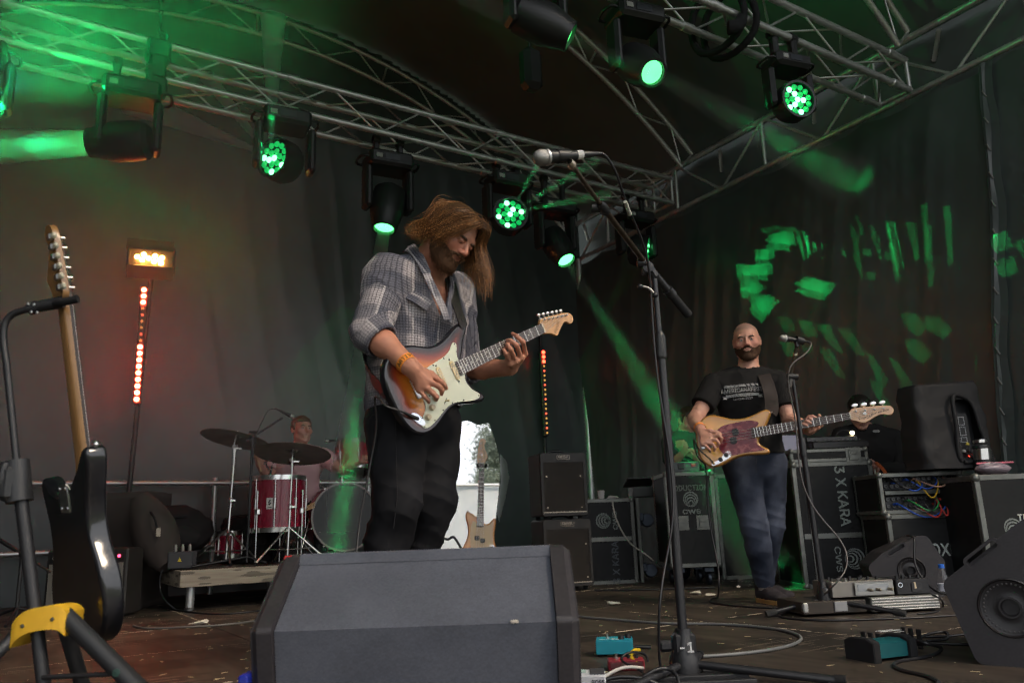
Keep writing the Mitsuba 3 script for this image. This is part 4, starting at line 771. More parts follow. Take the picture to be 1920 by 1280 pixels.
# drum riser and kit
RZ = .285
k = thing('drum_riser', 'low wooden drum riser with a pale plank front on metal legs', 'riser')
add(f'{k}__deck', B().box((2.1, 6.95, RZ-.03), (2.06, 1.62, .05), None, .004), 'floor_mat')
scene['plank_mat'] = prin(mikit.proc(lambda p, n, uv: mix((.20, .165, .12), (.42, .36, .28), fbm(p.x*4, p.y*30, p.z*60, 4))*(1-.5*smoothstep(.55, .7, noise(p.x*9, p.y*9, p.z*50)))), .7)
add(f'{k}__front_plank', B().box((2.1, 6.12, RZ-.065), (2.08, .03, .115), None, .004), 'plank_mat'); add(f'{k}__side_plank', B().box((1.075, 6.95, RZ-.065), (.03, 1.62, .115), None, .004), 'plank_mat')
for x in (1.15, 2.1, 3.05):
    for y in (6.2, 7.6): add(f'{k}__leg', tb([A(x, y, 0), A(x, y, RZ-.06)], .03, 12), 'alu'); add(f'{k}__leg_cap', B().lathe([(.001, 0), (.04, .0), (.04, .012), (.032, .02)], A(x, y, .001), UP, 12), 'dullmetal', (.2, .2, .2))
def PR(x, y, Y): return onY(x, y, Y)
RED_ = (.20, .004, .022)
def drum(k, o, z, r, h, lugs, shell=RED_, head=(.10, .10, .09), front=(.012, .013, .012), up=None, hoop=CHR):
    z = unit(z); R = frame(z, up)
    add(f'{k}__shell', B().lathe([(r, 0), (r, h)], o, z, 40), 'gloss', shell)
    for q, c, nm in ((0, front, 'front_head'), (h, head, 'batter_head')):
        s = -1 if q == 0 else 1
        add(f'{k}__{nm}', B().lathe([(.001, q+s*.003), (r*.98, q+s*.003)] if s < 0 else [(r*.98, q+s*.003), (.001, q+s*.003)], o, z, 40), 'satin', c)
        add(f'{k}__hoop', B().lathe([(r*.975, q+s*.016), (r*1.03, q+s*.016), (r*1.035, q-s*.02), (r*1.005, q-s*.022), (r*.975, q+s*.016)][::-s], o, z, 40), 'metal' if hoop is CHR else 'gloss', hoop)
    for i in range(lugs):
        a = (i+.5)*2*math.pi/lugs; q = o+R[:, 0]*math.cos(a)*(r*1.04)+R[:, 1]*math.sin(a)*(r*1.04)
        add(f'{k}__lug', B().tube([q+z*.01, q+z*(h-.01)], .0055, 6).lathe([(.001, -.045), (.012, -.04), (.012, .04), (.001, .045)], q+z*h/2, z, 8), 'metal', CHR)
k = thing('floor_tom', 'red floor tom with chrome lugs and a white badge, left on the riser', 'drum', None); o = PR(520, 993, 6.42); drum(k, o, UP, .205, .40, 8)
bd = unit(cf(-.02, -1, 0)); Mb = local(o+bd*.206+UP*.2, np.cross(UP, bd)*1.); add(f'{k}__badge', B(Mb).prism(rrect(.05, .085, .006), 0, .003), 'matte', (.55, .53, .5)); 
add(f'{k}__badge_mark', B(Mb).prism([(-.015, -.012), (.004, -.012), (.016, .006), (.004, .006)], .003, .004).prism([(-.012, .004), (-.002, .004), (.012, .026), (.0, .026)], .003, .004).box((0, -.03, .0035), (.03, .006, .001)), 'matte', (.03, .03, .03))
for a in (-2.6, -.9, 1.2):
    q = o+A(math.cos(a), math.sin(a), 0)*.225; add(f'{k}__leg', tb([A(q[0], q[1], RZ), q+UP*.3], .007, 8), 'metal', CHR); add(f'{k}__leg_bracket', B().box(q-A(math.cos(a), math.sin(a), 0)*.008+UP*.14, (.035, .035, .05), None, .008), 'metal', CHR)
k = thing('bass_drum', 'bass drum with a black front head, partly behind the guitarist', 'drum'); kc = PR(647, 968, 6.50); ax = unit(cf(.42, -.9, 0.02)); drum(k, kc, -ax, .275, .40, 10, up=UP, hoop=(.11, .07, .05))
for s in (-1, 1):
    q = kc-ax*.12+np.cross(UP, ax)*.27*s; e = q+np.cross(UP, ax)*.10*s+ax*.12; add(f'{k}__spur', tb([q, A(e[0], e[1], RZ+.01)], .008, 8), 'metal', CHR)
k = thing('rack_tom', 'small red rack tom mounted above the bass drum', 'drum'); o = PR(665, 884, 6.62); drum(k, o, cf(-.12, .25, 1), .155, .235, 6); add(f'{k}__mount', tb([o-R0*.12+FH*.05, o-R0*.12+FH*.05-UP*.14, kc-ax*.2+UP*.27], .011, 8), 'metal', CHR)
k = thing('floor_tom', 'second dark red drum low behind the cymbal stand at the left of the riser', 'drum'); drum(k, PR(428, 1042, 6.75), UP, .10, .18, 6)
scene['cymbal_mat'] = prin(mikit.proc(lambda p, n, uv: mix((.055, .038, .026), (.10, .07, .045), fbm(p.x*20, p.y*20, p.z*20, 3))), .45, metallic=.5)
def cymbal(label, o, nrm, r, foot, legs):
    k = thing('cymbal', label, 'cymbal', 'cymbals of the drum kit'); nrm = unit(nrm)
    add(f'{k}__plate', B().lathe([(.006, .042), (.03, .040), (.05, .026), (.058, .016), (r*.6, .008), (r, -.012), (r, -.015), (r*.6, .004), (.058, .012), (.05, .021), (.03, .035), (.006, .037)], o, nrm, 48, 60), 'cymbal_mat')
    ks = thing('cymbal_stand', label.replace('dark bronze cymbal', 'chrome stand of the cymbal'), 'cymbal stand', 'cymbal stands on the riser')
    m = (o+foot)/2
    add(f'{ks}__rod', tb([o+nrm*.06, o-nrm*.05, m+(o-m)*.55], .006, 8), 'metal', CHR); add(f'{ks}__upper_tube', tb([o+(m-o)*.12, m], .0095, 10), 'metal', CHR); add(f'{ks}__lower_tube', tb([m, foot+UP*.03], .0125, 10), 'metal', CHR)
    add(f'{ks}__collar', B().lathe([(.012, -.02), (.018, -.012), (.018, .012), (.012, .02)], m, UP, 10).box(m+R0*.02, (.03, .01, .012)), 'metal', CHR); add(f'{ks}__tilter', B().lathe([(.001, -.025), (.014, -.02), (.014, .02), (.001, .025)], o+(m-o)*.14, R0, 10), 'metal', CHR)
    add(f'{ks}__wing_nut', B().box(o+(m-o)*.17+R0*.03, (.05, .008, .014), None, .003), 'metal', CHR)
    for a in legs:
        e = foot+A(math.cos(a), math.sin(a), 0)*.30; hub = foot+UP*.27
        add(f'{ks}__leg', tb([hub, A(e[0], e[1], RZ+.012)], .009, 8), 'metal', CHR); add(f'{ks}__leg_strut', tb([foot+UP*.10, hub+(e-hub)*A(.6, .6, .6)], .006, 6), 'metal', CHR); add(f'{ks}__rubber_foot', B().lathe([(.012, 0), (.014, .02), (.001, .022)], A(e[0], e[1], RZ), UP, 8), 'matte', BLK)
fz = lambda x, y, Y: onY(x, y, Y)*A(1, 1, 0)+A(0, 0, RZ)
cymbal('dark bronze cymbal farthest left above the riser', PR(442, 821, 6.5), cf(.16, .20, 1), .27, fz(424, 1040, 6.5), (.4, 2.5, 4.6))
cymbal('dark bronze cymbal in front of the drummer\'s chest', PR(549, 848, 6.22), cf(.02, .22, 1), .295, fz(539, 1035, 6.22), (-2.7, -.5, 1.6))
k = thing('drum_microphone_stand', 'black boom stand holding a microphone over the cymbals', 'microphone stand'); t0, f_ = PR(474, 812, 6.28), fz(463, 1040, 6.28)
add(f'{k}__pole', tb([f_+UP*.02, t0], .010, 8), 'satin', DK); add(f'{k}__boom', tb([PR(462, 826, 6.28), PR(530, 783, 6.3)], .008, 8), 'satin', DK); add(f'{k}__counterweight', B().lathe([(.001, -.03), (.02, -.025), (.02, .025), (.001, .03)], t0, R0, 10), 'satin', DK)
for e in ((360, 1058), (500, 1054), (470, 1030)): g = onY(*e, 6.2 if e[1] > 1040 else 6.5); add(f'{k}__leg', tb([f_+UP*.06, A(g[0], g[1], RZ+.012)], .009, 8), 'satin', DK)
km = thing('drum_microphone', 'black overhead microphone beside the drummer\'s head', 'microphone'); microphone(km, PR(552, 783, 6.3), PR(522, 768, 6.3)-PR(552, 783, 6.3), .72)
k = lab('drum_cable', 'thin black cable looping from the overhead drum microphone', 'cable'); add(k, tb(spline([PR(520, 767, 6.3), PR(505, 768, 6.3), PR(494, 785, 6.3), PR(484, 806, 6.29), PR(478, 830, 6.27), PR(470, 930, 6.27), PR(462, 1030, 6.26)], 40), .004, 6), 'satin', DK)
km = thing('drum_microphone', 'small black microphone clipped to the floor tom', 'microphone'); microphone(km, PR(505, 897, 6.25), PR(511, 868, 6.28)-PR(505, 897, 6.25), .5); add(f'{km}__clip', tb(spline([PR(505, 880, 6.27), PR(499, 866, 6.28), PR(507, 862, 6.3), PR(513, 868, 6.3)], 12), .005, 6), 'satin', DK)
km = thing('drum_microphone', 'black microphone on a thin boom above the rack tom', 'microphone'); microphone(km, PR(609, 827, 6.6), PR(640, 824, 6.6)-PR(609, 827, 6.6), .6); add(f'{km}__boom', tb([PR(628, 825, 6.6), PR(690, 815, 6.6)], .006, 6), 'satin', DK)
k = thing('drumstick_bag', 'bundle of pale drumsticks resting against the bass drum', 'drumsticks'); 
for i in range(4): add(f'{k}__stick', tb([PR(560+i, 962-i*2, 6.33), PR(590, 950-i*3, 6.36)], np.linspace(.006, .004, 2), 8), 'satin', (.45, .28, .14))

# dim gear at the left rear
k = thing('combo_amplifier', 'small black combo amplifier with a red lamp, behind the black guitar', 'amplifier'); M, w = at_px((78, 1152), (232, 1150), 5.55); M[2, 3] = .01; h = .44
add(f'{k}__shell', B(M).box((w/2, h/2, -.12), (w, h, .24), None, .012), 'tolex_mat'); add(f'{k}__control_panel', B(M).box((w/2, h-.055, .004), (w-.05, .055, .008)), 'gloss', (.012, .012, .013)); add(f'{k}__grille', B(M).box((w/2, .19, .004), (w-.05, .31, .010)), 'matte', (.17, .16, .14))
for i in range(7): add(f'{k}__knob', B(M).lathe([(.011, 0), (.009, .016), (.001, .017)], (.06+i*.055, h-.055, .008), (0, 0, 1), 8), 'satin', (.35, .34, .32))
add(f'{k}__pilot_lamp', B(M).lathe([(.011, 0), (.008, .010), (.001, .012)], (w-.055, h-.052, .008), (0, 0, 1), 10), 'gloss', (.5, .02, .02), **glow(A(1.5, .05, .12), .01))
k = thing('covered_cabinet', 'tall cabinet under a dark brown cloth cover at left behind the black guitar', 'cabinet'); M, w = at_px((140, 1100), (266, 1094), 6.15); M[2, 3] = 0; h = P(230, 922, 6.2)[2]
v = trimesh.creation.box((1, 1, 1)).subdivide_to_size(.09).vertices; bx = trimesh.creation.box((1, 1, 1)).subdivide_to_size(.09); v = bx.vertices*A(w, h, .45)
v = v+(.03*(meshkit.fbm(v*5+3, 3, 2)-.5)*np.sign(bx.vertices).T).T+A(w/2, h/2, -.22); bb = B(M); bb.add(v, bx.faces); scene['brown_cover'] = prin(mikit.proc(fabric((.045, .035, .030), 1.5)), .8); add(f'{k}__cover', bb, 'brown_cover')
k = thing('gig_bag', 'dark padded gig bag leaning against the covered cabinet', 'bag'); pts = [PR(262, 930, 6.55), PR(285, 985, 6.5), PR(305, 1040, 6.45), PR(315, 1062, 6.4)]
add(f'{k}__bag', B().tube(spline(pts, 20), .05+.11*np.sin(np.linspace(.15, 3.0, 20)), 14), 'brown_cover'); add(f'{k}__handle', tb(spline([PR(282, 960, 6.35), PR(290, 972, 6.28), PR(296, 1000, 6.3)], 10), .008, 6), 'matte', BLK); add(f'{k}__tag', B().box(PR(297, 997, 6.28), (.03, .006, .06), None, .002), 'matte', (.4, .36, .3))
def lump(c, s, seed, n=3): m = trimesh.creation.icosphere(n); v = m.vertices*(1+.5*(meshkit.fbm(m.vertices*1.6+seed, 4, seed)[:, None]-.5)); return v*A(*s)+c, m.faces
k = thing('rucksack', 'black rucksack with a small white triangle dumped left of the drums', 'bag'); add(f'{k}__bag', lump(PR(332, 990, 6.75), (.26, .18, .19), 4), 'matte', (.014, .012, .012)); add(f'{k}__pocket', lump(PR(338, 1005, 6.6), (.14, .08, .09), 6, 2), 'matte', (.018, .016, .016))
q = PR(325, 984, 6.47); add(f'{k}__triangle', B(local(q, cf(1, .1, 0))).prism([(-.03, -.02), (.03, -.02), (.0, .025)], 0, .003), 'matte', (.42, .40, .38)); add(f'{k}__strap', tb(spline([PR(290, 1020, 6.6), PR(310, 975, 6.55), PR(345, 968, 6.6), PR(372, 972, 6.7)], 16), .014, 6), 'matte', BLK)
k = thing('power_box', 'grey power box with a yellow warning mark on the riser corner', 'power unit'); q = fz(337, 1064, 6.3); M = local(q, cf(1, .1, 0)); add(f'{k}__body', B(M).box((0, .06, -.05), (.17, .12, .12), None, .006), 'satin', (.06, .06, .065)); add(f'{k}__warning_mark', B(M).prism([(-.015, .05), (.015, .05), (0, .08)], .011, .0125), 'matte', (.5, .38, .04))
for x in (-.05, 0, .05): add(f'{k}__plug', B(M).lathe([(.014, 0), (.014, .03), (.008, .05), (.001, .051)], (x, .12, -.05), (0, 1, .2), 10), 'dullmetal', (.4, .38, .34))
k = thing('drum_case', 'round black drum case standing behind the floor tom', 'case'); add(f'{k}__body', B().lathe([(.001, 0), (.20, 0), (.21, .02), (.21, .30), (.19, .36), (.12, .38), (.001, .385)], fz(462, 1040, 6.95), UP, 26), 'matte', (.010, .009, .009)); add(f'{k}__strap', B().lathe([(.213, .14), (.213, .18)], fz(462, 1040, 6.95), UP, 26), 'matte', (.02, .018, .018))
k = thing('small_microphone_stand', 'low microphone stand at the far left edge beside the combo amplifier', 'microphone stand'); g = G(22, 1150); tq = P(42, 1035, 5.35); g = A(tq[0], tq[1], 0)
add(f'{k}__pole', tb([g+UP*.05, tq], .012, 8), 'satin', (.03, .03, .03)); add(f'{k}__hub', B().lathe([(.014, -.03), (.02, -.02), (.02, .02), (.013, .03)], tq, UP, 10), 'satin', DK); add(f'{k}__boom', tb([P(-12, 1003, 5.3), P(95, 1072, 5.3)], .008, 8), 'dullmetal', (.1, .09, .08)); add(f'{k}__boom_handle', tb([P(0, 1012, 5.3), P(30, 1031, 5.3)], .014, 8), 'satin', DK)
for a in (.3, 2.4, 4.5): add(f'{k}__leg', tb([g+UP*.10, g+A(math.cos(a)*.26, math.sin(a)*.26, .012)], .009, 8), 'satin', DK)

# guitar effects and boxes on the boards
def slab(k, part, M, c, s, bsdf, col=None, bev=.003): return add(f'{k}__{part}', B(M).box(c, s, None, bev), bsdf, col)
def knobs(k, M, pts, r=.009, h=.012, col=BLK, part='knob', y=0.):
    for x, z in pts: add(f'{k}__{part}', B(M).lathe([(r, 0), (r*.85, h), (.001, h+.001)], (x, y, z), (0, 1, 0), 12), 'satin', col)
def footswitch(k, M, x, y, z): add(f'{k}__footswitch', B(M).lathe([(.009, 0), (.009, .004), (.005, .005), (.005, .016), (.001, .017)], (x, y, z), (0, 1, 0), 10), 'metal', CHR)
k = thing('effect_pedal', 'turquoise effect pedal with two black knobs by the front stand', 'effect pedal'); p0 = G(1118, 1231); M = local(p0, cf(.97, -.12, 0)); w = .115
slab(k, 'body', M, (w*.62, .032, -.055), (w*1.24, .05, .11), 'satin', (.01, .20, .27), .003); M1 = M
slab(k, 'top_plate', M, (w*.62, .0585, -.055), (w*1.2, .002, .105), 'satin', (.012, .22, .29), .0008)
knobs(k, M, ((.098, -.03), (.125, -.06)), .012, .014, y=.0595); footswitch(k, M, .045, .0595, -.055)
for x, z, l in ((.03, -.02, .03), (.07, -.04, .04), (.075, -.02, .03)): add(f'{k}__print', B(M).box((x, .0598, z), (l, .0006, .004)), 'matte', (.5, .55, .5)); labels[[q for q in scene if q.startswith(f'{k}__print')][-1]] = {}
labels = {a: b_ for a, b_ in labels.items() if b_}
for x in (.015, .125): add(f'{k}__foot', B(M).lathe([(.008, 0), (.008, .008)], (x, 0, -.015), (0, 1, 0), 8), 'matte', BLK)
add(f'{k}__plug', B().tube([p0+M[:3, 0]*.15+UP*.03-M[:3, 2]*.03, p0+M[:3, 0]*.21+UP*.028-M[:3, 2]*.03], .008, 10), 'satin', BLK)
k = thing('effect_pedal', 'red effect pedal in front of the turquoise one', 'effect pedal'); p0 = G(1142, 1258); M = local(p0, cf(.99, -.05, 0)); slab(k, 'body', M, (.062, .017, -.04), (.125, .034, .075), 'satin', (.22, .02, .03)); footswitch(k, M, .03, .034, -.045)
slab(k, 'front_plate', M, (.062, .019, -.001), (.11, .018, .004), 'dullmetal', (.25, .1, .1), .001); knobs(k, M, ((.075, -.05), (.10, -.05)), .007, .01, y=.034); add(f'{k}__plug', B(M).lathe([(.007, 0), (.007, .02), (.004, .03)], (.05, .02, .0), (0, 0, 1), 8), 'metal', CHR)
k = thing('effect_pedal', 'white effect pedal cut by the lower edge beside the wedge', 'effect pedal'); p0 = G(1066, 1300); M = local(p0, cf(.99, -.08, 0)); slab(k, 'body', M, (.055, .027, -.05), (.12, .05, .10), 'satin', (.42, .43, .45), .006); slab(k, 'label_plate', M, (.03, .053, -.06), (.05, .002, .05), 'matte', (.25, .35, .33), .0005); slab(k, 'footplate', M, (.09, .054, -.05), (.045, .004, .09), 'satin', (.05, .05, .055), .001)
write(f'{k}__lettering', 'BOSS', .012, at(M, .092, .032, .001), (.08, .08, .09), sx=.9)
k = thing('pedal_rail', 'black pedalboard rail along the bottom edge under the pedals', 'pedalboard'); a_, b_ = G(1075, 1282, .012), G(1405, 1266, .012); M = local(A(a_[0], a_[1], 0), A(*(b_-a_)[:2], 0)); L = np.linalg.norm((b_-a_)[:2]); slab(k, 'bar', M, (L/2, .010, -.02), (L, .02, .045), 'satin', DK); slab(k, 'lower_bar', M, (L/2, .008, .06), (L, .016, .03), 'satin', DK)
k = thing('tuner_pedal', 'flat black unit with silver printed blocks at the end of the pedal rail', 'effect pedal'); p0 = G(1322, 1268); M = local(p0, cf(1, -.06, 0)); slab(k, 'body', M, (.075, .010, -.04), (.16, .02, .06), 'satin', DK)
for i, x in enumerate((.01, .035, .06, .085)): add(f'{k}__print_block', B(M).prism([(x, .03), (x+.02, .03), (x+.024, .045), (x+.004, .045)], .0202, .0208, mat(A([1, 0, 0], [0, 0, 1], [0, -1, 0]).T, (0, 0, 0))), 'matte', (.5, .5, .5))
slab(k, 'silver_plate', M, (.125, .0205, -.055), (.05, .002, .02), 'dullmetal', (.6, .6, .6), .0005)
k = thing('direct_box', 'dark teal direct box with black rubber bumpers on the floor at right', 'direct box'); p0 = G(1664, 1226); M = local(p0, cf(.93, .36, 0)); w = .165; scene['teal_mat'] = prin(rgb((.006, .075, .085)), .4, specular=.5)
add(f'{k}__body', B(M@mat(A([0, 0, 1], [0, 1, 0], [-1, 0, 0]).T, (0, 0, 0))).prism([(.0, .012), (.0, .058), (.03, .066), (.08, .068), (.11, .058), (.11, .012)], .012, w-.012), 'teal_mat')
for x in (.0, w):
    add(f'{k}__bumper', B(M@mat(A([0, 0, 1], [0, 1, 0], [-1, 0, 0]).T, (0, 0, 0))).prism(sg.Polygon([(-.012, .0), (-.012, .062), (.02, .074), (.09, .076), (.122, .064), (.122, 0)]).buffer(.003), x-.014, x+.014, bev=.004), 'matte', (.014, .014, .015))
    for z in (.018, .055, .09): add(f'{k}__bumper_rib', B(M).box((x+(-.015 if x == 0 else .015), .036, -z), (.006, .07, .022), None, .002), 'matte', (.018, .018, .019))
add(f'{k}__socket', B(M).lathe([(.014, 0), (.014, .012), (.010, .014), (.009, .0), (.001, 0)], (w*.56, .038, .0), (0, 0, 1), 14), 'dullmetal', (.3, .3, .3)); add(f'{k}__plug', B(M).lathe([(.010, .010), (.012, .03), (.011, .065), (.006, .085), (.001, .086)], (w*.56, .038, .0), (.15, 0, 1), 12), 'satin', DK)
write(f'{k}__lettering', 'PHASE 0 180', .006, at(M, w*.28, .040, .0005), (.5, .5, .5), .0008, False); write(f'{k}__lettering', 'OUTPUT', .006, at(M, w*.56, .060, .0005), (.5, .5, .5), .0008, False); write(f'{k}__lettering', 'GROUND', .005, at(M, w*.28, .022, .0005), (.5, .1, .08), .0008, False)
Mt = M@mat(A([1, 0, 0], [0, 0, -1], [0, 1, 0]).T, (0, 0, 0))
add(f'{k}__top_print', B(M).box((w*.5, .069, -.055), (w*.6, .0012, .014)).box((w*.5, .0665, -.03), (w*.5, .0012, .005)).box((w*.5, .0675, -.085), (w*.5, .0012, .006)), 'matte', (.42, .45, .45)); labels[f'{k}__top_print'] = {'kind': 'stuff'}
k = thing('pedal_case', 'low ribbed aluminium pedal case on the boards at right', 'case'); p0 = G(1636, 1151); M = local(p0, cf(.96, .12, 0)); w = .375
slab(k, 'body', M, (w/2, .045, -.17), (w, .07, .34), 'rail_mat', None, .004)
for i in range(5): slab(k, 'rib', M, (w/2, .018+.0135*i, .001), (w-.01, .006, .006), 'alu', None, .002)
slab(k, 'side_flap', M, (-.19, .042, -.16), (.34, .06, .30), 'satin', (.035, .028, .022), .004); slab(k, 'latch', M, (-.16, .045, -.008), (.07, .05, .012), 'dullmetal', (.4, .4, .4)); slab(k, 'corner', M, (-.345, .045, -.02), (.03, .05, .03), 'alu', None, .006)
for x in (.03, w-.03): add(f'{k}__foot', B(M).lathe([(.014, 0), (.014, .012)], (x, 0, -.03), (0, 1, 0), 10), 'matte', BLK)
k = thing('effect_unit', 'silver multi-switch effect unit standing on the aluminium case', 'effect pedal'); M2 = at(M, -.18, .082, -.03); w2 = .34; slab(k, 'body', M2, (w2*.5, .04, -.11), (w2, .078, .2), 'dullmetal', (.30, .28, .25)); slab(k, 'back_plate', M2, (w2*.66, .04, .001), (w2*.62, .064, .004), 'metal', (.55, .55, .54), .001)
slab(k, 'print_panel', M2, (w2*.64, .045, .004), (w2*.5, .035, .002), 'matte', (.30, .32, .34), .0005); knobs(k, M2, [(.03+.05*i, -.06) for i in range(6)], .009, .016, y=.079); knobs(k, M2, [(.05+.06*i, -.13) for i in range(4)], .009, .016, y=.079)
for x in (.05, .09): footswitch(k, M2, x, .079, -.03)
for x in (.19, .235, .30): add(f'{k}__jack_plug', B(M2).lathe([(.008, 0), (.008, .03), (.005, .04), (.001, .041)], (x, .035, .004), (0, 0, 1), 10), 'dullmetal', (.35, .3, .22))
k = thing('effect_unit', 'black effect unit with round emblem beside the silver one', 'effect pedal'); M3 = at(M2, w2+.008, 0, 0); slab(k, 'body', M3, (.09, .04, -.10), (.18, .075, .2), 'satin', (.012, .012, .014)); rr = sg.Point(0, 0).buffer(.013, 10).difference(sg.Point(0, 0).buffer(.008, 10)); add(f'{k}__emblem', B(at(M3, .022, .05, 0)).prism(rr, .0, .0012), 'matte', (.5, .55, .6))
slab(k, 'socket_plate', M3, (.11, .035, .002), (.06, .045, .005), 'satin', (.02, .02, .022), .001); knobs(k, M3, ((.03, -.04), (.07, -.05), (.11, -.05), (.15, -.04)), .009, .016, y=.078); knobs(k, M3, ((.10, .0),), .008, .03, (.5, .42, .3), 'plug', .03)
k = thing('water_bottle', 'clear water bottle with a blue cap behind the right-hand wedge', 'bottle'); q = G(1772, 1112); q = P(1772, 1108, 4.55); q[2] = 0
scene['pet_mat'] = {'type': 'thindielectric', 'int_ior': 1.4}
add(f'{k}__bottle', B().lathe([(.001, 0), (.028, .002), (.032, .01), (.031, .05), (.029, .055), (.031, .06), (.032, .12), (.028, .15), (.016, .175), (.013, .185), (.013, .195)], q, UP, 20, 60), 'pet_mat'); add(f'{k}__cap', B().lathe([(.0155, .19), (.0155, .21), (.001, .212)], q, UP, 16), 'satin', (.02, .12, .5)); add(f'{k}__paper_label', B().lathe([(.0325, .07), (.0325, .11)], q, UP, 20), 'matte', (.45, .45, .5))

# cables lying on the boards
def cable(label, pts, r, col, n=70, z=None):
    k = 'floor_cable'; i = 1
    while k in labels: k = f'floor_cable_{i:03d}'; i += 1
    lab(k, label, 'cable'); q = [G(x, y, r*1.02) if len(t) == 0 else P(x, y, t[0]) for x, y, *t in pts]; add(k, tb(spline(q, n), r, 7), 'satin', col)
cable('long grey cable looping across the boards from the wedge to the front stand', [(1060, 1152), (1095, 1156), (1180, 1163), (1260, 1168), (1340, 1169), (1420, 1174), (1470, 1181), (1497, 1190), (1502, 1196), (1490, 1206), (1440, 1218), (1370, 1226), (1310, 1230)], .0068, (.13, .135, .135))
cable('black cable hanging from the natural bass and coiling on the floor', [(1322, 868, 4.75), (1325, 900, 4.78), (1328, 950, 4.8), (1336, 1010, 4.8), (1346, 1060, 4.75), (1348, 1100, 4.7), (1338, 1120), (1332, 1127), (1345, 1131), (1420, 1138), (1500, 1141), (1560, 1146)], .0052, DK)
cable('black cable sweeping along the boards below the silver pedal case', [(1490, 1140), (1464, 1152), (1470, 1157), (1540, 1162), (1640, 1160), (1720, 1157), (1800, 1152)], .0052, DK)
cable('pair of thin black cables curling from the black effect unit to the wedge', [(1742, 1112, 4.3), (1760, 1120, 4.25), (1768, 1136), (1750, 1147), (1720, 1150)], .0045, DK)
cable('black cable draped over the small wedge monitor', [(1700, 1003, 4.95), (1713, 1008, 4.9), (1714, 1040, 4.87), (1724, 1075, 4.83), (1745, 1100, 4.78), (1775, 1114, 4.6), (1810, 1120, 4.5)], .006, DK)
cable('thick black cable looping out of the teal direct box towards the wedge', [(1718, 1200, 3.0), (1740, 1206, 2.96), (1765, 1214), (1758, 1223), (1728, 1232), (1690, 1238), (1676, 1247), (1700, 1258), (1735, 1266), (1760, 1278)], .0062, DK)
cable('black cable circling behind the teal direct box', [(1612, 1206), (1606, 1202), (1618, 1198), (1640, 1197)], .0055, DK, 30)
cable('black cable loop between the direct box and the right-hand wedge', [(1725, 1195), (1748, 1186), (1770, 1184), (1778, 1192), (1765, 1199), (1738, 1201)], .0055, DK)
cable('black cable running straight from the direct box under the wedge', [(1730, 1204), (1770, 1206), (1815, 1207), (1850, 1205)], .0055, DK, 30)
cable('second black cable along the floor behind the direct box', [(1735, 1193), (1775, 1192), (1815, 1187), (1840, 1184)], .005, DK, 30)
cable('yellow-tipped patch cable on the turquoise pedal', [(1198, 1218, 3.15), (1189, 1219, 3.05), (1183, 1226, 3.0), (1186, 1236, 2.95), (1195, 1243, 2.92)], .0075, (.55, .36, .02), 30)
cable('thin black cable looping over the red pedal', [(1215, 1240, 2.9), (1211, 1228, 2.9), (1195, 1222, 2.88), (1176, 1224, 2.86), (1165, 1234, 2.84), (1180, 1246, 2.8), (1200, 1256, 2.78), (1208, 1268, 2.74), (1196, 1280, 2.7)], .0038, DK)
cable('white patch cable between the white and red pedals', [(1132, 1268, 2.72), (1150, 1258, 2.74), (1168, 1251, 2.76), (1190, 1250, 2.78), (1206, 1252, 2.8)], .006, (.48, .46, .42), 30)
cable('black cable arching over the foot of the front stand', [(1192, 1282, 2.62), (1210, 1266, 2.62), (1232, 1254, 2.63), (1252, 1253, 2.64), (1266, 1262, 2.62), (1272, 1276, 2.6), (1270, 1290, 2.58)], .0062, DK)
cable('black cables bunched at the lower edge by the white pedal', [(1100, 1290, 2.6), (1140, 1272, 2.6), (1180, 1268, 2.6), (1220, 1276, 2.6), (1245, 1288, 2.6)], .0062, DK)
cable('black cable curving along the leg of the front stand at lower right', [(1470, 1268), (1490, 1262), (1520, 1263), (1548, 1272), (1556, 1284)], .0055, DK, 30)
cable('grey cable on the boards below the riser', [(250, 1172), (280, 1177), (340, 1175), (400, 1172), (450, 1167), (500, 1160)], .006, (.10, .10, .095))
cable('black cable on the boards beside the riser leg', [(300, 1136), (360, 1147), (420, 1150), (480, 1145), (520, 1138)], .006, DK)
cable('black cables hanging down the corner of the riser', [(322, 1050, 6.0), (304, 1070, 5.95), (300, 1100, 5.95), (310, 1125, 5.9), (330, 1142)], .006, DK)
cable('white mains lead hanging down the case beside the amplifiers', [(1148, 939, 6.72), (1153, 965, 6.72), (1166, 995, 6.72), (1182, 1018, 6.7), (1205, 1035, 6.6), (1225, 1050, 6.6)], .007, (.32, .30, .26))
cable('black cable tail trailing left of the amplifier stack', [(826, 1018, 6.6), (832, 1008, 6.6), (840, 1011, 6.6), (848, 1006, 6.6), (858, 1016, 6.6), (866, 1030, 6.6)], .010, DK)
cable('long black cable lying along the foot of the cases', [(1115, 1106), (1180, 1105), (1260, 1103), (1340, 1100)], .006, DK)

# ---------------------------------------------------------------- guitar stand at the left edge
k = thing('guitar_stand', 'black tubular guitar stand with a yellow collar at the left edge', 'guitar stand'); ds = 1.74; S = lambda x, y, dd=0.: P(x, y, ds+dd)
add(f'{k}__lower_tube', tb([S(88, 1330), S(32, 872)], .0135, 16), 'satin', DK)
add(f'{k}__upper_tube', tb(np.vstack([[S(32, 872)], spline([S(12, 680), S(7, 640), S(9, 608), S(22, 590), S(42, 582)], 14), [S(62, 577)]]), .0075, 12), 'satin', DK)
add(f'{k}__height_clutch', B().tube([S(37, 940), S(30, 864)], [.027, .026], 14).box(S(14, 906, -.02), (.03, .03, .075), np.stack([R0, FH, UP], 1), .010), 'satin', (.017, .018, .02))
add(f'{k}__height_trigger', tb(spline([S(10, 868, -.025), S(3, 900, -.03), S(6, 935, -.02)], 8), .009, 8), 'satin', DK)
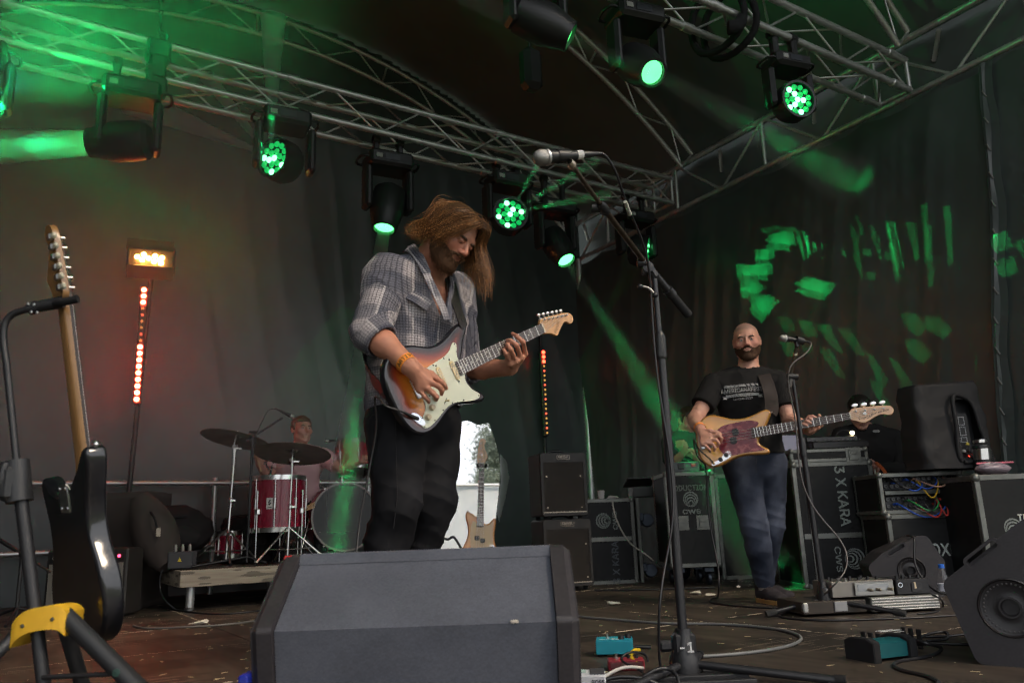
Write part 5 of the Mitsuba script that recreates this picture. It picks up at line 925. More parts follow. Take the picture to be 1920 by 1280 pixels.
add(f'{k}__yoke_head', B().tube([S(55, 580), S(72, 574)], .014, 10).tube([S(66, 576), S(118, 566)], [.0125, .014], 10), 'satin', DK); add(f'{k}__yoke_arm', tb([S(104, 569, -.02), S(120, 566, -.035), S(146, 560, -.035)], .009), 'matte', BLK); add(f'{k}__yoke_arm', tb([S(104, 569, .02), S(120, 566, .045), S(144, 561, .05)], .009), 'matte', BLK)
for x, y in ((53, 570), (64, 571), (59, 585), (70, 586)): add(f'{k}__bolt', B().lathe([(.004, 0), (.0035, .003), (.001, .0035)], S(x, y, -.0135), -FH, 8), 'metal', (.5, .5, .5))
hub = S(72, 1156)
yl = spline([S(22, 1170, -.03), S(30, 1158, -.036), S(52, 1143, -.04), S(84, 1136, -.04), (S(112, 1137, -.036)), S(124, 1147, -.03)], 20); bb = B()
lo_ = yl-UP*.046+A(0, 0, 0); V = np.vstack([yl, lo_, yl+FH*.07, lo_+FH*.07]); n = 20; i = np.arange(n-1)
for a, b_ in ((1, 0), (0, 2), (3, 1)): bb.add(np.vstack([V[a*n:(a+1)*n], V[b_*n:(b_+1)*n]]), np.stack([i, i+1, i+1+n, i+n], 1))
for e in (0, n-1): bb.add(V[[e, e+n, e+3*n, e+2*n]], [[0, 1, 2, 3]])
scene['yellow_mat'] = {'type': 'twosided', 'bsdf': {'type': 'principled', 'base_color': rgb((.62, .36, .025)), 'roughness': .5, 'specular': .4}}
add(f'{k}__collar', bb, 'yellow_mat')
for x, y in ((42, 1173), (98, 1160)): add(f'{k}__collar_bolt', B().lathe([(.004, 0), (.0035, .002), (.001, .0025)], S(x, y, -.04), -FH, 8), 'dullmetal', (.12, .12, .12))
for a, b_, r, dd in (((118, 1150), (300, 1330), .0185, -.02), ((36, 1182), (-40, 1260), .0125, -.02), ((118, 1160), (168, 1330), .0155, .05)): add(f'{k}__leg', tb([S(*a, dd*.3), S(*b_, dd*3)], r, 14), 'satin', (.018, .019, .021))
add(f'{k}__spreader', B().tube([S(80, 1269, -.015), S(216, 1262, -.04)], .005, 8), 'satin', DK); add(f'{k}__spreader_pin', B().lathe([(.001, -.005), (.008, -.004), (.008, .004), (.001, .005)], S(219, 1260, -.055), -FH, 10), 'satin', (.02, .05, .04))

# ---------------------------------------------------------------- guitars (local: x to the headstock, y to the thick strings, z out of the face; bridge at 0)
STRAT = A([-.125, -.01], [-.122, .06], [-.10, .115], [-.055, .152], [0, .160], [.05, .150], [.10, .125], [.14, .117], [.18, .122], [.22, .137], [.26, .152], [.29, .157], [.305, .148], [.302, .128], [.28, .103], [.255, .075], [.236, .047], [.222, .03],
    [.212, -.03], [.208, -.05], [.212, -.075], [.225, -.10], [.244, -.124], [.250, -.140], [.238, -.151], [.212, -.150], [.17, -.136], [.13, -.124], [.09, -.124], [.05, -.138], [.0, -.160], [-.05, -.165], [-.09, -.145], [-.115, -.10], [-.124, -.05])
MUST = A([-.078, -.02], [-.072, .05], [-.045, .11], [.0, .143], [.05, .143], [.12, .113], [.187, .096], [.25, .10], [.31, .117], [.345, .118], [.362, .10], [.352, .078], [.338, .055], [.325, .036], [.318, .024], [.277, -.026], [.265, -.045], [.272, -.068], [.295, -.09],
    [.312, -.108], [.308, -.122], [.28, -.126], [.22, -.118], [.15, -.116], [.09, -.13], [.03, -.149], [-.02, -.145], [-.06, -.11], [-.076, -.065])
scene['lacquer'] = {'type': 'twosided', 'bsdf': {'type': 'principled', 'base_color': VC, 'roughness': .16, 'specular': .6, 'clearcoat': 1., 'clearcoat_gloss': .97}}
def solid_body(key, part, M, out, face_color, side_color, back_color=None):
    p = spline(out, 170, True); t, r = .045, .009
    cnt = sg.Polygon(p)
    if not cnt.exterior.is_ccw: p = p[::-1]
    rings = [(-t, r), (-t+.003, r*.35), (-t+r, 0), (-r, 0), (-.003, r*.35), (0, r)]
    V = [np.c_[inset(p, q) if q else p, np.full(len(p), z)] for z, q in rings]; n = len(p); i, j = np.meshgrid(np.arange(5), np.arange(n), indexing='ij')
    F = np.stack([i*n+j, i*n+(j+1) % n, (i+1)*n+(j+1) % n, (i+1)*n+j], -1).reshape(-1, 4); F = np.vstack([F[:, [0, 1, 2]], F[:, [0, 2, 3]]])
    V = np.vstack(V); C = np.tile(side_color, (len(V), 1)).astype(float); C[-n:] = face_color(np.full(n, r)); C[-2*n:-n] = face_color(np.full(n, r*.4))
    top = V[-n:, :2]; g = np.stack(np.meshgrid(np.arange(-.14, .4, .008), np.arange(-.18, .18, .008)), -1).reshape(-1, 2)
    pg_ = sg.Polygon(top); g = g[shapely.contains(pg_.buffer(-.003), shapely.points(g))]; q = np.vstack([top, g]); tri = Delaunay(q).simplices; c = q[tri].mean(1); tri = tri[shapely.contains(pg_, shapely.points(c))]
    a = np.cross(q[tri[:, 1]]-q[tri[:, 0]], q[tri[:, 2]]-q[tri[:, 0]]); tri = np.where((a < 0)[:, None], tri[:, ::-1], tri)
    d = shapely.distance(sg.Polygon(p).exterior, shapely.points(q)); cf_ = face_color(d); cb = (back_color or face_color)(d)
    Vt, Vb = np.c_[q, np.zeros(len(q))], np.c_[q, np.full(len(q), -t)]; m = len(V)
    VV = np.vstack([V, Vt, Vb]); FF = np.vstack([F, tri+m, tri[:, ::-1]+m+len(q)]); CC = np.vstack([C, cf_, cb])
    v = VV@M[:3, :3].T+M[:3, 3]; return add(f'{key}__{part}', (v, FF), 'lacquer', CC)
def lerp_colors(stops):
    xs = [s[0] for s in stops]; cs = np.array([s[1] for s in stops]); return lambda d: np.stack([np.interp(d, xs, cs[:, i]) for i in range(3)], 1)
def guitar(k, M, out, scl, joint, board_end, nfret, wn, wb, wood, board, head, nstr, face, side, back=None, detail=True, neck_gloss='satin'):
    solid_body(k, 'body', M, out, face, side, back)
    xs = np.linspace(joint, scl-.004, 14); ang = np.linspace(0, np.pi, 9); V = []
    for x in xs:                                   # neck: rounded back under a flat board
        u = (scl-x)/(scl-board_end); w = (wn+(wb-wn)*u)/2; dp = (.016 if x > joint+.09 else .016+.014*(1-(x-joint)/.09))
        V.append(np.stack([np.full(9, x), w*np.cos(ang), .004-dp*np.sin(ang)**.8], 1))
    V = np.vstack(V); i, j = np.meshgrid(np.arange(13), np.arange(8), indexing='ij'); b = B(M); b.add(V, np.stack([i*9+j, (i+1)*9+j, (i+1)*9+j+1, i*9+j+1], -1).reshape(-1, 4)); add(f'{k}__neck', b, neck_gloss, wood)
    tp = [(board_end, -wb/2), (scl, -wn/2), (scl, wn/2), (board_end, wb/2)]; add(f'{k}__fretboard', B(M).prism(tp, .004, .0105), 'satin', board)
    fr = B(M)
    for f in range(1, nfret+1):
        x = scl*2**(-f/12); u = (scl-x)/(scl-board_end); w = wn+(wb-wn)*u; fr.box((x, 0, .0112), (.0024, w*.985, .0018))
    add(f'{k}__frets', fr, 'metal', (.75, .73, .68)); labels[f'{k}__frets'] = {'kind': 'stuff'}
    dt = B(M)
    for f in (3, 5, 7, 9, 12, 15, 17, 19, 21):
        if f <= nfret:
            x = scl*(2**(-f/12)+2**(-(f-1)/12))/2; 
            for y in ((-.011, .011) if f == 12 else (0,)): dt.lathe([(.0034, 0), (.0032, .0005), (.0005, .0006)], (x, y, .0105), (0, 0, 1), 10)
    add(f'{k}__inlays', dt, 'satin', (.6, .57, .48)); labels[f'{k}__inlays'] = {'kind': 'stuff'}
    add(f'{k}__nut', B(M).box((scl+.001, 0, .0085), (.005, wn, .009)), 'satin', (.6, .56, .46))
    hp = spline(head+A(scl, 0), 90, True); 
    add(f'{k}__headstock', B(M).prism(hp if sg.Polygon(hp).exterior.is_ccw else hp[::-1], -.012, .003, bev=.0015), 'lacquer', wood)
    return k
SHEAD = A([.0, .021], [.010, .034], [.03, .037], [.09, .029], [.16, .017], [.178, .006], [.185, -.010], [.180, -.026], [.167, -.034], [.152, -.031], [.142, -.021], [.128, -.017], [.105, -.028], [.08, -.044], [.062, -.055], [.053, -.050], [.025, -.031], [.0, -.021])
BHEAD = A([.0, .020], [.012, .034], [.035, .038], [.10, .034], [.17, .026], [.205, .017], [.218, .000], [.212, -.022], [.195, -.030], [.177, -.026], [.16, -.020], [.13, -.024], [.09, -.040], [.06, -.048], [.045, -.044], [.02, -.030], [.0, -.020])
def tuners(k, M, posts, off, ear, front=True, col=CHR, back_col=(.5, .5, .5)):
    for i, (x, y) in enumerate(posts):
        add(f'{k}__tuner', B(M).lathe([(.005, .003), (.005, .006), (.0032, .007), (.0035, .016), (.001, .0165)], (x, y, 0), (0, 0, 1), 10).box((x, y+.004, -.017), (.016, .02, .011), None, .003), 'metal', back_col)
        q = A(x+off[0], y+off[1], -.014); b = B(M).tube([A(x, y+.008, -.016), q], .0025, 6); n = trimesh.creation.icosphere(2); b.add(n.vertices*A(*ear)+q, n.faces); add(f'{k}__tuner_button', b, 'metal' if col is CHR else 'satin', col)
def strings(k, M, ys0, ys1, x0, scl, posts, r, zb=.012):
    for a, c, (px, py) in zip(ys0, ys1, posts): add(f'{k}__string', B(M).tube([(x0, a, zb), (scl, c, .0125), (px, py+.003, .008)], r, 5), 'metal', (.6, .58, .55))
# --- sunburst guitar
kg = 'electric_guitar'; lab(kg, 'sunburst electric guitar with a pale scratchplate, played by the long-haired guitarist', 'guitar')
MG = np.array([[0.89439, -0.44357, 0.05757, 1.23559], [0.06124, -0.00606, -0.9981, 2.59757], [0.44307, 0.89622, 0.02174, 1.00441], [0, 0, 0, 1]], float)
burst = lerp_colors([(0, (.010, .011, .015)), (.012, (.014, .012, .014)), (.026, (.055, .012, .008)), (.045, (.24, .030, .008)), (.066, (.46, .12, .014)), (.10, (.60, .24, .022)), (.2, (.62, .26, .025))])
guitar(kg, MG, STRAT, .648, .17, .181, 21, .042, .056, (.50, .25, .08), (.035, .022, .017), SHEAD, 6, burst, (.010, .011, .015))
pgd = spline(A([.0, -.012], [.02, .038], [.06, .052], [.09, .056], [.125, .060], [.16, .066], [.19, .082], [.212, .098], [.222, .092], [.218, .075], [.205, .048], [.203, .028], [.203, -.03], [.195, -.05], [.198, -.078], [.212, -.103], [.228, -.124], [.222, -.134], [.19, -.134], [.15, -.122], [.11, -.11], [.07, -.113], [.03, -.128], [-.01, -.142], [-.045, -.146], [-.058, -.135], [-.05, -.112], [-.03, -.095], [-.01, -.07], [-.008, -.04]), 120, True)
add(f'{kg}__scratchplate', B(MG).prism(pgd if sg.Polygon(pgd).exterior.is_ccw else pgd[::-1], .0005, .0035, bev=.0008), 'satin', (.58, .60, .47))
sc = B(MG)
for x, y in ((.01, .032), (.09, .051), (.145, .058), (.215, .091), (.197, -.045), (.222, -.127), (.15, -.116), (.10, -.106), (.05, -.115), (.0, -.134), (-.05, -.138), (-.044, -.105)): sc.lathe([(.0036, .003), (.003, .0045), (.0005, .0046)], (x, y, 0), (0, 0, 1), 8)
add(f'{kg}__plate_screws', sc, 'satin', (.03, .028, .025)); labels[f'{kg}__plate_screws'] = {'kind': 'stuff'}
for x, tilt in ((.165, 0), (.10, 0), (.03, -.17)):
    R = np.array([[math.cos(tilt), -math.sin(tilt), 0], [math.sin(tilt), math.cos(tilt), 0], [0, 0, 1]]); Mp = MG@mat(R, A(x, 0, 0))
    kp = add(f'{kg}__pickup', B(Mp).prism(rrect(.018, .078, .0088, 8), .002, .009, bev=.0015), 'satin', (.56, .45, .24))
    pp = B(Mp)
    for i in range(6): pp.lathe([(.0026, .009), (.0026, .0105), (.0004, .0106)], (0, -.026+.0104*i, 0), (0, 0, 1), 8)
    add(f'{kp}__poles', pp, 'dullmetal', (.25, .24, .22)); labels[f'{kp}__poles'] = {'kind': 'stuff'}
    for y in (-.045, .045): add(f'{kp}__screw', B(Mp).lathe([(.0034, .003), (.003, .0055), (.0004, .0056)], (0, y, 0), (0, 0, 1), 8), 'satin', (.03, .03, .03))
for x, y in ((.040, -.062), (.010, -.087), (-.022, -.112)): add(f'{kg}__knob', B(MG).lathe([(.0125, .004), (.012, .008), (.0095, .010), (.009, .018), (.001, .0185)], (x, y, 0), (0, 0, 1), 18), 'satin', (.50, .42, .28)); add(f'{kg}__knob_number', B(MG).box((x+.003, y+.003, .0187), (.005, .0012, .0004)), 'matte', (.05, .05, .05))
add(f'{kg}__selector_switch', B(MG).tube([(.075, -.088, .003), (.078, -.09, .016)], .0018, 6).lathe([(.001, 0), (.004, .002), (.003, .010), (.001, .012)], (.078, -.09, .014), (0, 0, 1), 8), 'satin', (.55, .45, .2)); add(f'{kg}__switch_slot', B(MG).box((.075, -.088, .0036), (.026, .003, .0005), np.array([[.8, -.6, 0], [.6, .8, 0], [0, 0, 1]])), 'matte', BLK)
ja = math.radians(-62); el = np.stack([.034*np.cos(us_ := np.linspace(0, 2*np.pi, 28, endpoint=False)), .0155*np.sin(us_)], 1)@np.array([[math.cos(ja), math.sin(ja)], [-math.sin(ja), math.cos(ja)]])+A(-.060, -.103)
add(f'{kg}__jack_plate', B(MG).prism(el, .0, .004, bev=.0015), 'metal', (.72, .74, .78)); add(f'{kg}__jack_socket', B(MG).lathe([(.012, .004), (.008, .001), (.001, .0005)], (-.060, -.103, .0005), (0, 0, 1), 14), 'satin', (.02, .02, .02))
add(f'{kg}__bridge', B(MG).box((-.01, 0, .004), (.04, .075, .006), None, .002), 'metal', (.6, .6, .58)); 
posts = [(.648+.028+.0245*i, .030-.0043*i*1.05) for i in range(6)]; tuners(kg, MG, posts, (.0, .026), (.010, .008, .0055))
strings(kg, MG, np.linspace(.026, -.026, 6), np.linspace(.0175, -.0175, 6), .0, .648, posts, .0007)
write(f'{kg}__headstock_lettering', 'Fender', .013, MG@mat(np.eye(3), A(.648+.078, -.020, .0031)), (.09, .05, .02), .0004, False, rot=.72)
add(f'{kg}__strap_button', B(MG).lathe([(.005, 0), (.004, .006), (.008, .009), (.001, .012)], (.30, .148, -.02), (.6, .8, 0), 10), 'metal', CHR)
k = lab('guitar_cable', 'dark cable plugged into the sunburst guitar and looping behind the guitarist', 'cable'); gp = lambda *a: (MG@np.r_[a, 1])[:3]
plug = gp(-.062, -.101, .004); add(k, tb(spline([plug+(plug-plug), gp(-.085, -.082, .012), gp(-.125, -.045, .022), gp(-.165, -.012, .022), P(716, 752, 2.80), P(703, 745, 2.86), P(706, 780, 2.9), P(698, 850, 2.93), P(684, 925, 2.93), P(672, 1000, 2.92), P(664, 1100, 2.9), G(668, 1215, .01)], 60), .0042, 8), 'satin', (.035, .033, .032))
add(f'{k}__plug', tb([plug, gp(-.082, -.085, .011), gp(-.112, -.056, .019)], [.0065, .0065, .0045], 10), 'satin', (.02, .02, .02))
# --- bass guitars
def bass(kb, M, face, side, pgcol, pgmat, wood, orn=True):
    guitar(kb, M, MUST, .762, .21, .237, 19, .040, .058, wood, (.045, .024, .018), BHEAD, 4, face, side)
    pl = spline(A([.045, .0], [.05, .045], [.085, .070], [.14, .075], [.22, .076], [.262, .068], [.285, .05], [.262, .031], [.246, .03], [.246, -.03], [.258, -.036], [.252, -.06], [.288, -.100], [.2, -.101], [.09, -.101], [.05, -.07]), 90, True)
    add(f'{kb}__scratchplate', B(M).prism(pl if sg.Polygon(pl).exterior.is_ccw else pl[::-1], .0005, .0035, bev=.0008), pgmat, pgcol)
    for y, x in ((.022, .150), (-.022, .132)): add(f'{kb}__pickup', B(M).prism(rrect(.036, .040, .012, 6), .002, .010, mat(np.eye(3), A(x, y, 0)), bev=.002), 'satin', (.02, .02, .022))
    cp = spline(A([.105, -.088], [.098, -.108], [.06, -.126], [.02, -.139], [-.012, -.143], [-.014, -.132], [.02, -.118], [.055, -.098], [.075, -.078], [.092, -.076]), 50, True); add(f'{kb}__control_plate', B(M).prism(cp if sg.Polygon(cp).exterior.is_ccw else cp[::-1], .0005, .0035, bev=.0008), 'metal', (.72, .72, .72))
    for x, y in ((.075, -.097), (.04, -.116)): add(f'{kb}__knob', B(M).lathe([(.0125, .004), (.011, .016), (.001, .017)], (x, y, 0), (0, 0, 1), 14), 'satin', BLK)
    add(f'{kb}__bridge', B(M).box((-.015, 0, .006), (.05, .085, .010), None, .003).box((-.045, .0, .008), (.02, .09, .014), None, .004), 'metal', (.62, .62, .62))
    posts = [(.762+.035+.046*i, .020-.0035*i) for i in range(4)]; tuners(kb, M, posts, (.0, .036), (.018, .012, .003))
    strings(kb, M, np.linspace(.028, -.028, 4), np.linspace(.014, -.014, 4), -.01, .762, posts, .0011)
    write(f'{kb}__headstock_lettering', 'Fender', .016, M@mat(np.eye(3), A(.762+.075, -.020, .0031)), (.06, .04, .03), .0004, False, rot=.12); write(f'{kb}__headstock_lettering', 'MUSTANG BASS', .0085, M@mat(np.eye(3), A(.762+.150, -.006, .0031)), (.06, .04, .03), .0004, True, rot=.12)
    add(f'{kb}__string_tree', B(M).lathe([(.009, .003), (.008, .008), (.004, .0085), (.001, .006)], (.762+.075, .0, 0), (0, 0, 1), 12), 'metal', CHR)
    add(f'{kb}__strap_button', B(M).lathe([(.005, 0), (.004, .006), (.008, .009), (.001, .012)], (.362, .10, -.02), (.9, .3, 0), 10), 'metal', CHR)
scene['tortoise'] = {'type': 'twosided', 'bsdf': {'type': 'principled', 'base_color': mikit.proc(lambda p, n, uv: mix((.15, .012, .022), (.34, .085, .08), smoothstep(.45, .75, fbm(p.x*45, p.y*45, p.z*45, 4)))), 'roughness': .22, 'specular': .5}}
kb = lab('bass_guitar', 'natural wood bass with a dark red scratchplate, played by the bald bassist', 'guitar')
MB = np.array([[0.59671, -0.01601, -0.8023, 3.39116], [-0.79561, 0.11855, -0.5941, 3.2772], [0.10462, 0.99282, 0.058, 0.93463], [0, 0, 0, 1]], float)
nat = lerp_colors([(0, (.36, .15, .022)), (.02, (.58, .28, .055)), (.06, (.72, .37, .085)), (.2, (.75, .40, .10))]); bass(kb, MB, nat, (.25, .11, .028), None, 'tortoise', (.52, .30, .15))
gb = lambda *a: (MB@np.r_[a, 1])[:3]
k = lab('bass_cable', 'dark cable with a brass plug leaving the natural bass guitar', 'cable'); add(k, tb(spline([gb(.0, -.135, .004), gb(-.02, -.10, .03), gb(-.06, -.05, .035), P(1300, 822, 4.4), P(1304, 845, 4.5), P(1320, 868, 4.75)], 24), .004, 7), 'satin', DK); add(f'{k}__plug', tb([gb(.0, -.135, .004), gb(-.012, -.115, .02)], .0065, 8), 'dullmetal', (.55, .40, .18))
ks = lab('bass_guitar_001', 'spare natural bass with a cream scratchplate on a stand before the torn opening', 'guitar')
MS = np.array([[0.1592, -0.88168, -0.44417, 3.15712], [0.18187, 0.4684, -0.86459, 5.58371], [0.97035, 0.05686, 0.23492, 0.26746], [0, 0, 0, 1]], float)
bass(ks, MS, lerp_colors([(0, (.40, .15, .03)), (.03, (.62, .26, .06)), (.2, (.68, .30, .075))]), (.26, .11, .035), (.55, .40, .24), 'satin', (.50, .28, .12))
k = thing('bass_stand', 'black stand holding the spare bass by its neck', 'guitar stand'); q = lambda *a: (MS@np.r_[a, 1])[:3]
add(f'{k}__pole', tb([q(.74, 0, -.07), A(*q(-.1, 0, -.12)[:2], .05)], .012, 8), 'satin', DK); add(f'{k}__yoke', B(MS).box((.745, 0, -.05), (.025, .05, .06), None, .008).box((.745, .035, -.0), (.022, .018, .07), None, .006).box((.745, -.035, 0), (.022, .018, .07), None, .006), 'matte', BLK)
f_ = A(*q(-.1, 0, -.10)[:2], 0)
for a in (-2.2, -1., 1.2): add(f'{k}__leg', tb([f_+UP*.25, f_+A(math.cos(a)*.28, math.sin(a)*.28, .012)], .010, 8), 'satin', DK)
# --- black guitar hanging on the stand at left, seen from behind
kb_ = lab('electric_guitar_001', 'glossy black electric guitar seen from behind, hanging on the stand at left', 'guitar')
ML = np.array([[-0.18328, 0.25684, 0.94891, 0.18597], [-0.07532, -0.9661, 0.24694, 2.09887], [0.98017, -0.02621, 0.19642, 0.40804], [0, 0, 0, 1]], float)
blk = lerp_colors([(0, (.006, .006, .008)), (.2, (.008, .008, .010))]); guitar(kb_, ML, STRAT, .648, .17, .181, 21, .042, .056, (.24, .125, .045), (.03, .02, .016), SHEAD, 6, blk, (.006, .006, .008), neck_gloss='gloss')
add(f'{kb_}__neck_plate', B(ML).prism(rrect(.064, .051, .003, 3), -.0475, -.0452, mat(np.eye(3), A(.20, 0, 0))), 'metal', (.8, .8, .8))
for x in (.178, .222):
    for y in (-.018, .018): add(f'{kb_}__plate_screw', B(ML).lathe([(.001, -.003), (.004, -.002), (.0045, 0)], (x, y, -.0475), (0, 0, 1), 8), 'dullmetal', (.4, .4, .4))
posts = [(.648+.028+.0245*i, .030-.0045*i) for i in range(6)]; tuners(kb_, ML, posts, (.0, .020), (.008, .009, .0055), col=(.50, .46, .34), back_col=(.6, .6, .58)); strings(kb_, ML, np.linspace(.026, -.026, 6), np.linspace(.0175, -.0175, 6), .0, .648, posts, .0007)
add(f'{kb_}__strap_button', B(ML).lathe([(.005, 0), (.004, .006), (.008, .009), (.001, .012)], (.305, .147, -.02), (.8, .6, 0), 10), 'metal', CHR); add(f'{kb_}__bridge', B(ML).box((-.01, 0, .004), (.04, .075, .006), None, .002), 'metal', (.6, .6, .58))
add(f'{kb_}__scratchplate', B(ML).prism(pgd if sg.Polygon(pgd).exterior.is_ccw else pgd[::-1], .0005, .0035, bev=.0008), 'satin', (.5, .5, .46))

scene['whisker'] = prin(VC, .6, specular=.3)
# ---------------------------------------------------------------- people: bodies are iso-surfaces of smoothly joined bones
def qcone(p, a, b, ra, rb):
    ab = b-a; L = ab@ab; t = np.clip(((p-a)@ab)/max(L, 1e-9), 0, 1); return np.linalg.norm(p-a-t[..., None]*ab, axis=-1)-(ra+(rb-ra)*t)
class Field:
    def __init__(s, lo, hi, h): s.lo, s.h = np.asarray(lo, float), h; s.n = np.ceil((np.asarray(hi)-lo)/h).astype(int)+1; s.D = np.full(s.n, .06, np.float32)
    def sub(s, lo, hi):
        a = np.clip(np.floor((lo-s.lo)/s.h).astype(int), 0, s.n); b = np.clip(np.ceil((hi-s.lo)/s.h).astype(int)+1, 0, s.n); sl = tuple(slice(x, y) for x, y in zip(a, b))
        if (b <= a).any(): return sl, None
        ax = [s.lo[i]+s.h*np.arange(a[i], b[i]) for i in range(3)]; return sl, np.stack(np.meshgrid(*ax, indexing='ij'), -1)
    def put(s, prims, grow=0.):
        for q in prims:
            kind, k = q[0], q[-1]; neg = kind[0] == '-'; kind = kind.strip('-'); pad = .07+abs(k)
            if kind == 'c':
                _, a, b, ra, rb, _ = q; lo, hi = np.minimum(a-ra, b-rb)-pad, np.maximum(a+ra, b+rb)+pad
            elif kind == 'e':
                _, c, R, rad, _ = q; m = max(rad); lo, hi = c-m-pad, c+m+pad
            elif kind == 'f': _, a, b, sa, sb, side, _ = q; m = max(*sa, *sb); lo, hi = np.minimum(a, b)-m-pad, np.maximum(a, b)+m+pad
            sl, p = s.sub(lo, hi)
            if p is None: continue
            if kind == 'c': d = qcone(p, a, b, ra, rb)
            elif kind == 'e': u = (p-c)@R; r = np.asarray(rad); k0 = np.linalg.norm(u/r, axis=-1); k1 = np.linalg.norm(u/r**2, axis=-1); d = k0*(k0-1)/np.maximum(k1, 1e-6)
            else:
                ab = b-a; L = ab@ab; t = np.clip(((p-a)@ab)/L, 0, 1); v = p-a-t[..., None]*ab; z = unit(ab); x = unit(side-(side@z)*z); y = np.cross(z, x)
                w = sa[0]+(sb[0]-sa[0])*t; e = sa[1]+(sb[1]-sa[1])*t; qx, qy, qz = v@x/w, v@y/e, v@z/np.minimum(w, e)
                k0 = np.sqrt(qx*qx+qy*qy+qz*qz); k1 = np.sqrt((qx/w)**2+(qy/e)**2+(qz/np.minimum(w, e))**2); d = np.where(k0 < 1e-3, -np.minimum(w, e), k0*(k0-1)/np.maximum(k1, 1e-6))
            d = (d-grow).astype(np.float32); D = s.D[sl]; k = max(k, 1e-4)
            if neg: hh = np.clip(.5-.5*(D+d)/k, 0, 1); s.D[sl] = D+(-d-D)*hh+k*hh*(1-hh)
            else: hh = np.clip(.5+.5*(D-d)/k, 0, 1); s.D[sl] = D+(d-D)*hh-k*hh*(1-hh)
        return s
    def pts(s): return np.stack(np.meshgrid(*[s.lo[i]+s.h*np.arange(s.n[i]) for i in range(3)], indexing='ij'), -1)
    def nets(s, it=2):
        D = s.D; S = D < 0; c = np.zeros(tuple(n-1 for n in S.shape), np.uint8)
        for i in (0, 1):
            for j in (0, 1):
                for k in (0, 1): c += S[i:S.shape[0]-1+i, j:S.shape[1]-1+j, k:S.shape[2]-1+k]
        m = (c > 0) & (c < 8); idx = np.argwhere(m); num = np.full(m.shape, -1, np.int32); num[m] = np.arange(len(idx))
        co = [(i, j, k) for i in (0, 1) for j in (0, 1) for k in (0, 1)]; val = np.stack([D[idx[:, 0]+i, idx[:, 1]+j, idx[:, 2]+k] for i, j, k in co], 1)
        acc, w = np.zeros((len(idx), 3)), np.zeros(len(idx))
        for a in range(8):
            for b in range(a+1, 8):
                if sum(x != y for x, y in zip(co[a], co[b])) != 1: continue
                x = (val[:, a] < 0) != (val[:, b] < 0); t = val[:, a]/np.where(x, val[:, a]-val[:, b], 1); q = np.array(co[a])+t[:, None]*(np.array(co[b])-np.array(co[a])); acc += q*x[:, None]; w += x
        V = s.lo+s.h*(idx+acc/w[:, None]); F = []
        for ax in range(3):
            e1, e2 = (ax+1) % 3, (ax+2) % 3; sh = np.array(S.shape); sl0 = [slice(None)]*3; sl1 = [slice(None)]*3
            sl0[ax], sl1[ax] = slice(0, -1), slice(1, None)
            for e in (e1, e2): sl0[e] = sl1[e] = slice(1, -1)
            A0, A1 = S[tuple(sl0)], S[tuple(sl1)]; x = np.argwhere(A0 != A1); st = A0[A0 != A1]; x[:, e1] += 1; x[:, e2] += 1; u, v = np.eye(3, dtype=int)[e1], np.eye(3, dtype=int)[e2]
            g = lambda o: num[tuple((x-o).T)]; q = np.stack([g(u+v), g(v), g(0*u), g(u)], 1); q = np.where(st[:, None], q, q[:, ::-1]); F.append(q[(q >= 0).all(1)])
        F = np.vstack(F); return smoothed(V, F, it), np.vstack([F[:, [0, 1, 2]], F[:, [0, 2, 3]]])
def smoothed(V, F, it):
    e = np.vstack([F[:, [i, (i+1) % F.shape[1]]] for i in range(F.shape[1])]); n = np.bincount(e[:, 0], minlength=len(V))+np.bincount(e[:, 1], minlength=len(V))
    for k in range(it*2):
        a = np.stack([np.bincount(e[:, 0], V[e[:, 1], i], len(V))+np.bincount(e[:, 1], V[e[:, 0], i], len(V)) for i in range(3)], 1)/np.maximum(n, 1)[:, None]; V = V+(a-V)*(.5 if k % 2 == 0 else -.45)
    return V
def bounds(prims, pad=.03):
    P_ = []
    for q in prims:
        if q[0].startswith('-'): continue
        if q[0] == 'c': P_ += [q[1]-q[3], q[1]+q[3], q[2]-q[4], q[2]+q[4]]
        elif q[0] == 'e': P_ += [q[1]-max(q[3]), q[1]+max(q[3])]
        else: P_ += [q[1]-max(q[3]), q[1]+max(q[3]), q[2]-max(q[4]), q[2]+max(q[4])]
    P_ = np.array(P_); return P_.min(0)-pad, P_.max(0)+pad
C_ = lambda a, b, ra, rb, k=.02: ('c', A(*a), A(*b), ra, rb, k)
def head_frame(c, N, H): N = unit(N); H = unit(H-(H@N)*N); return mat(np.stack([np.cross(N, H), N, H], 1), c)   # x his right... y face, z up
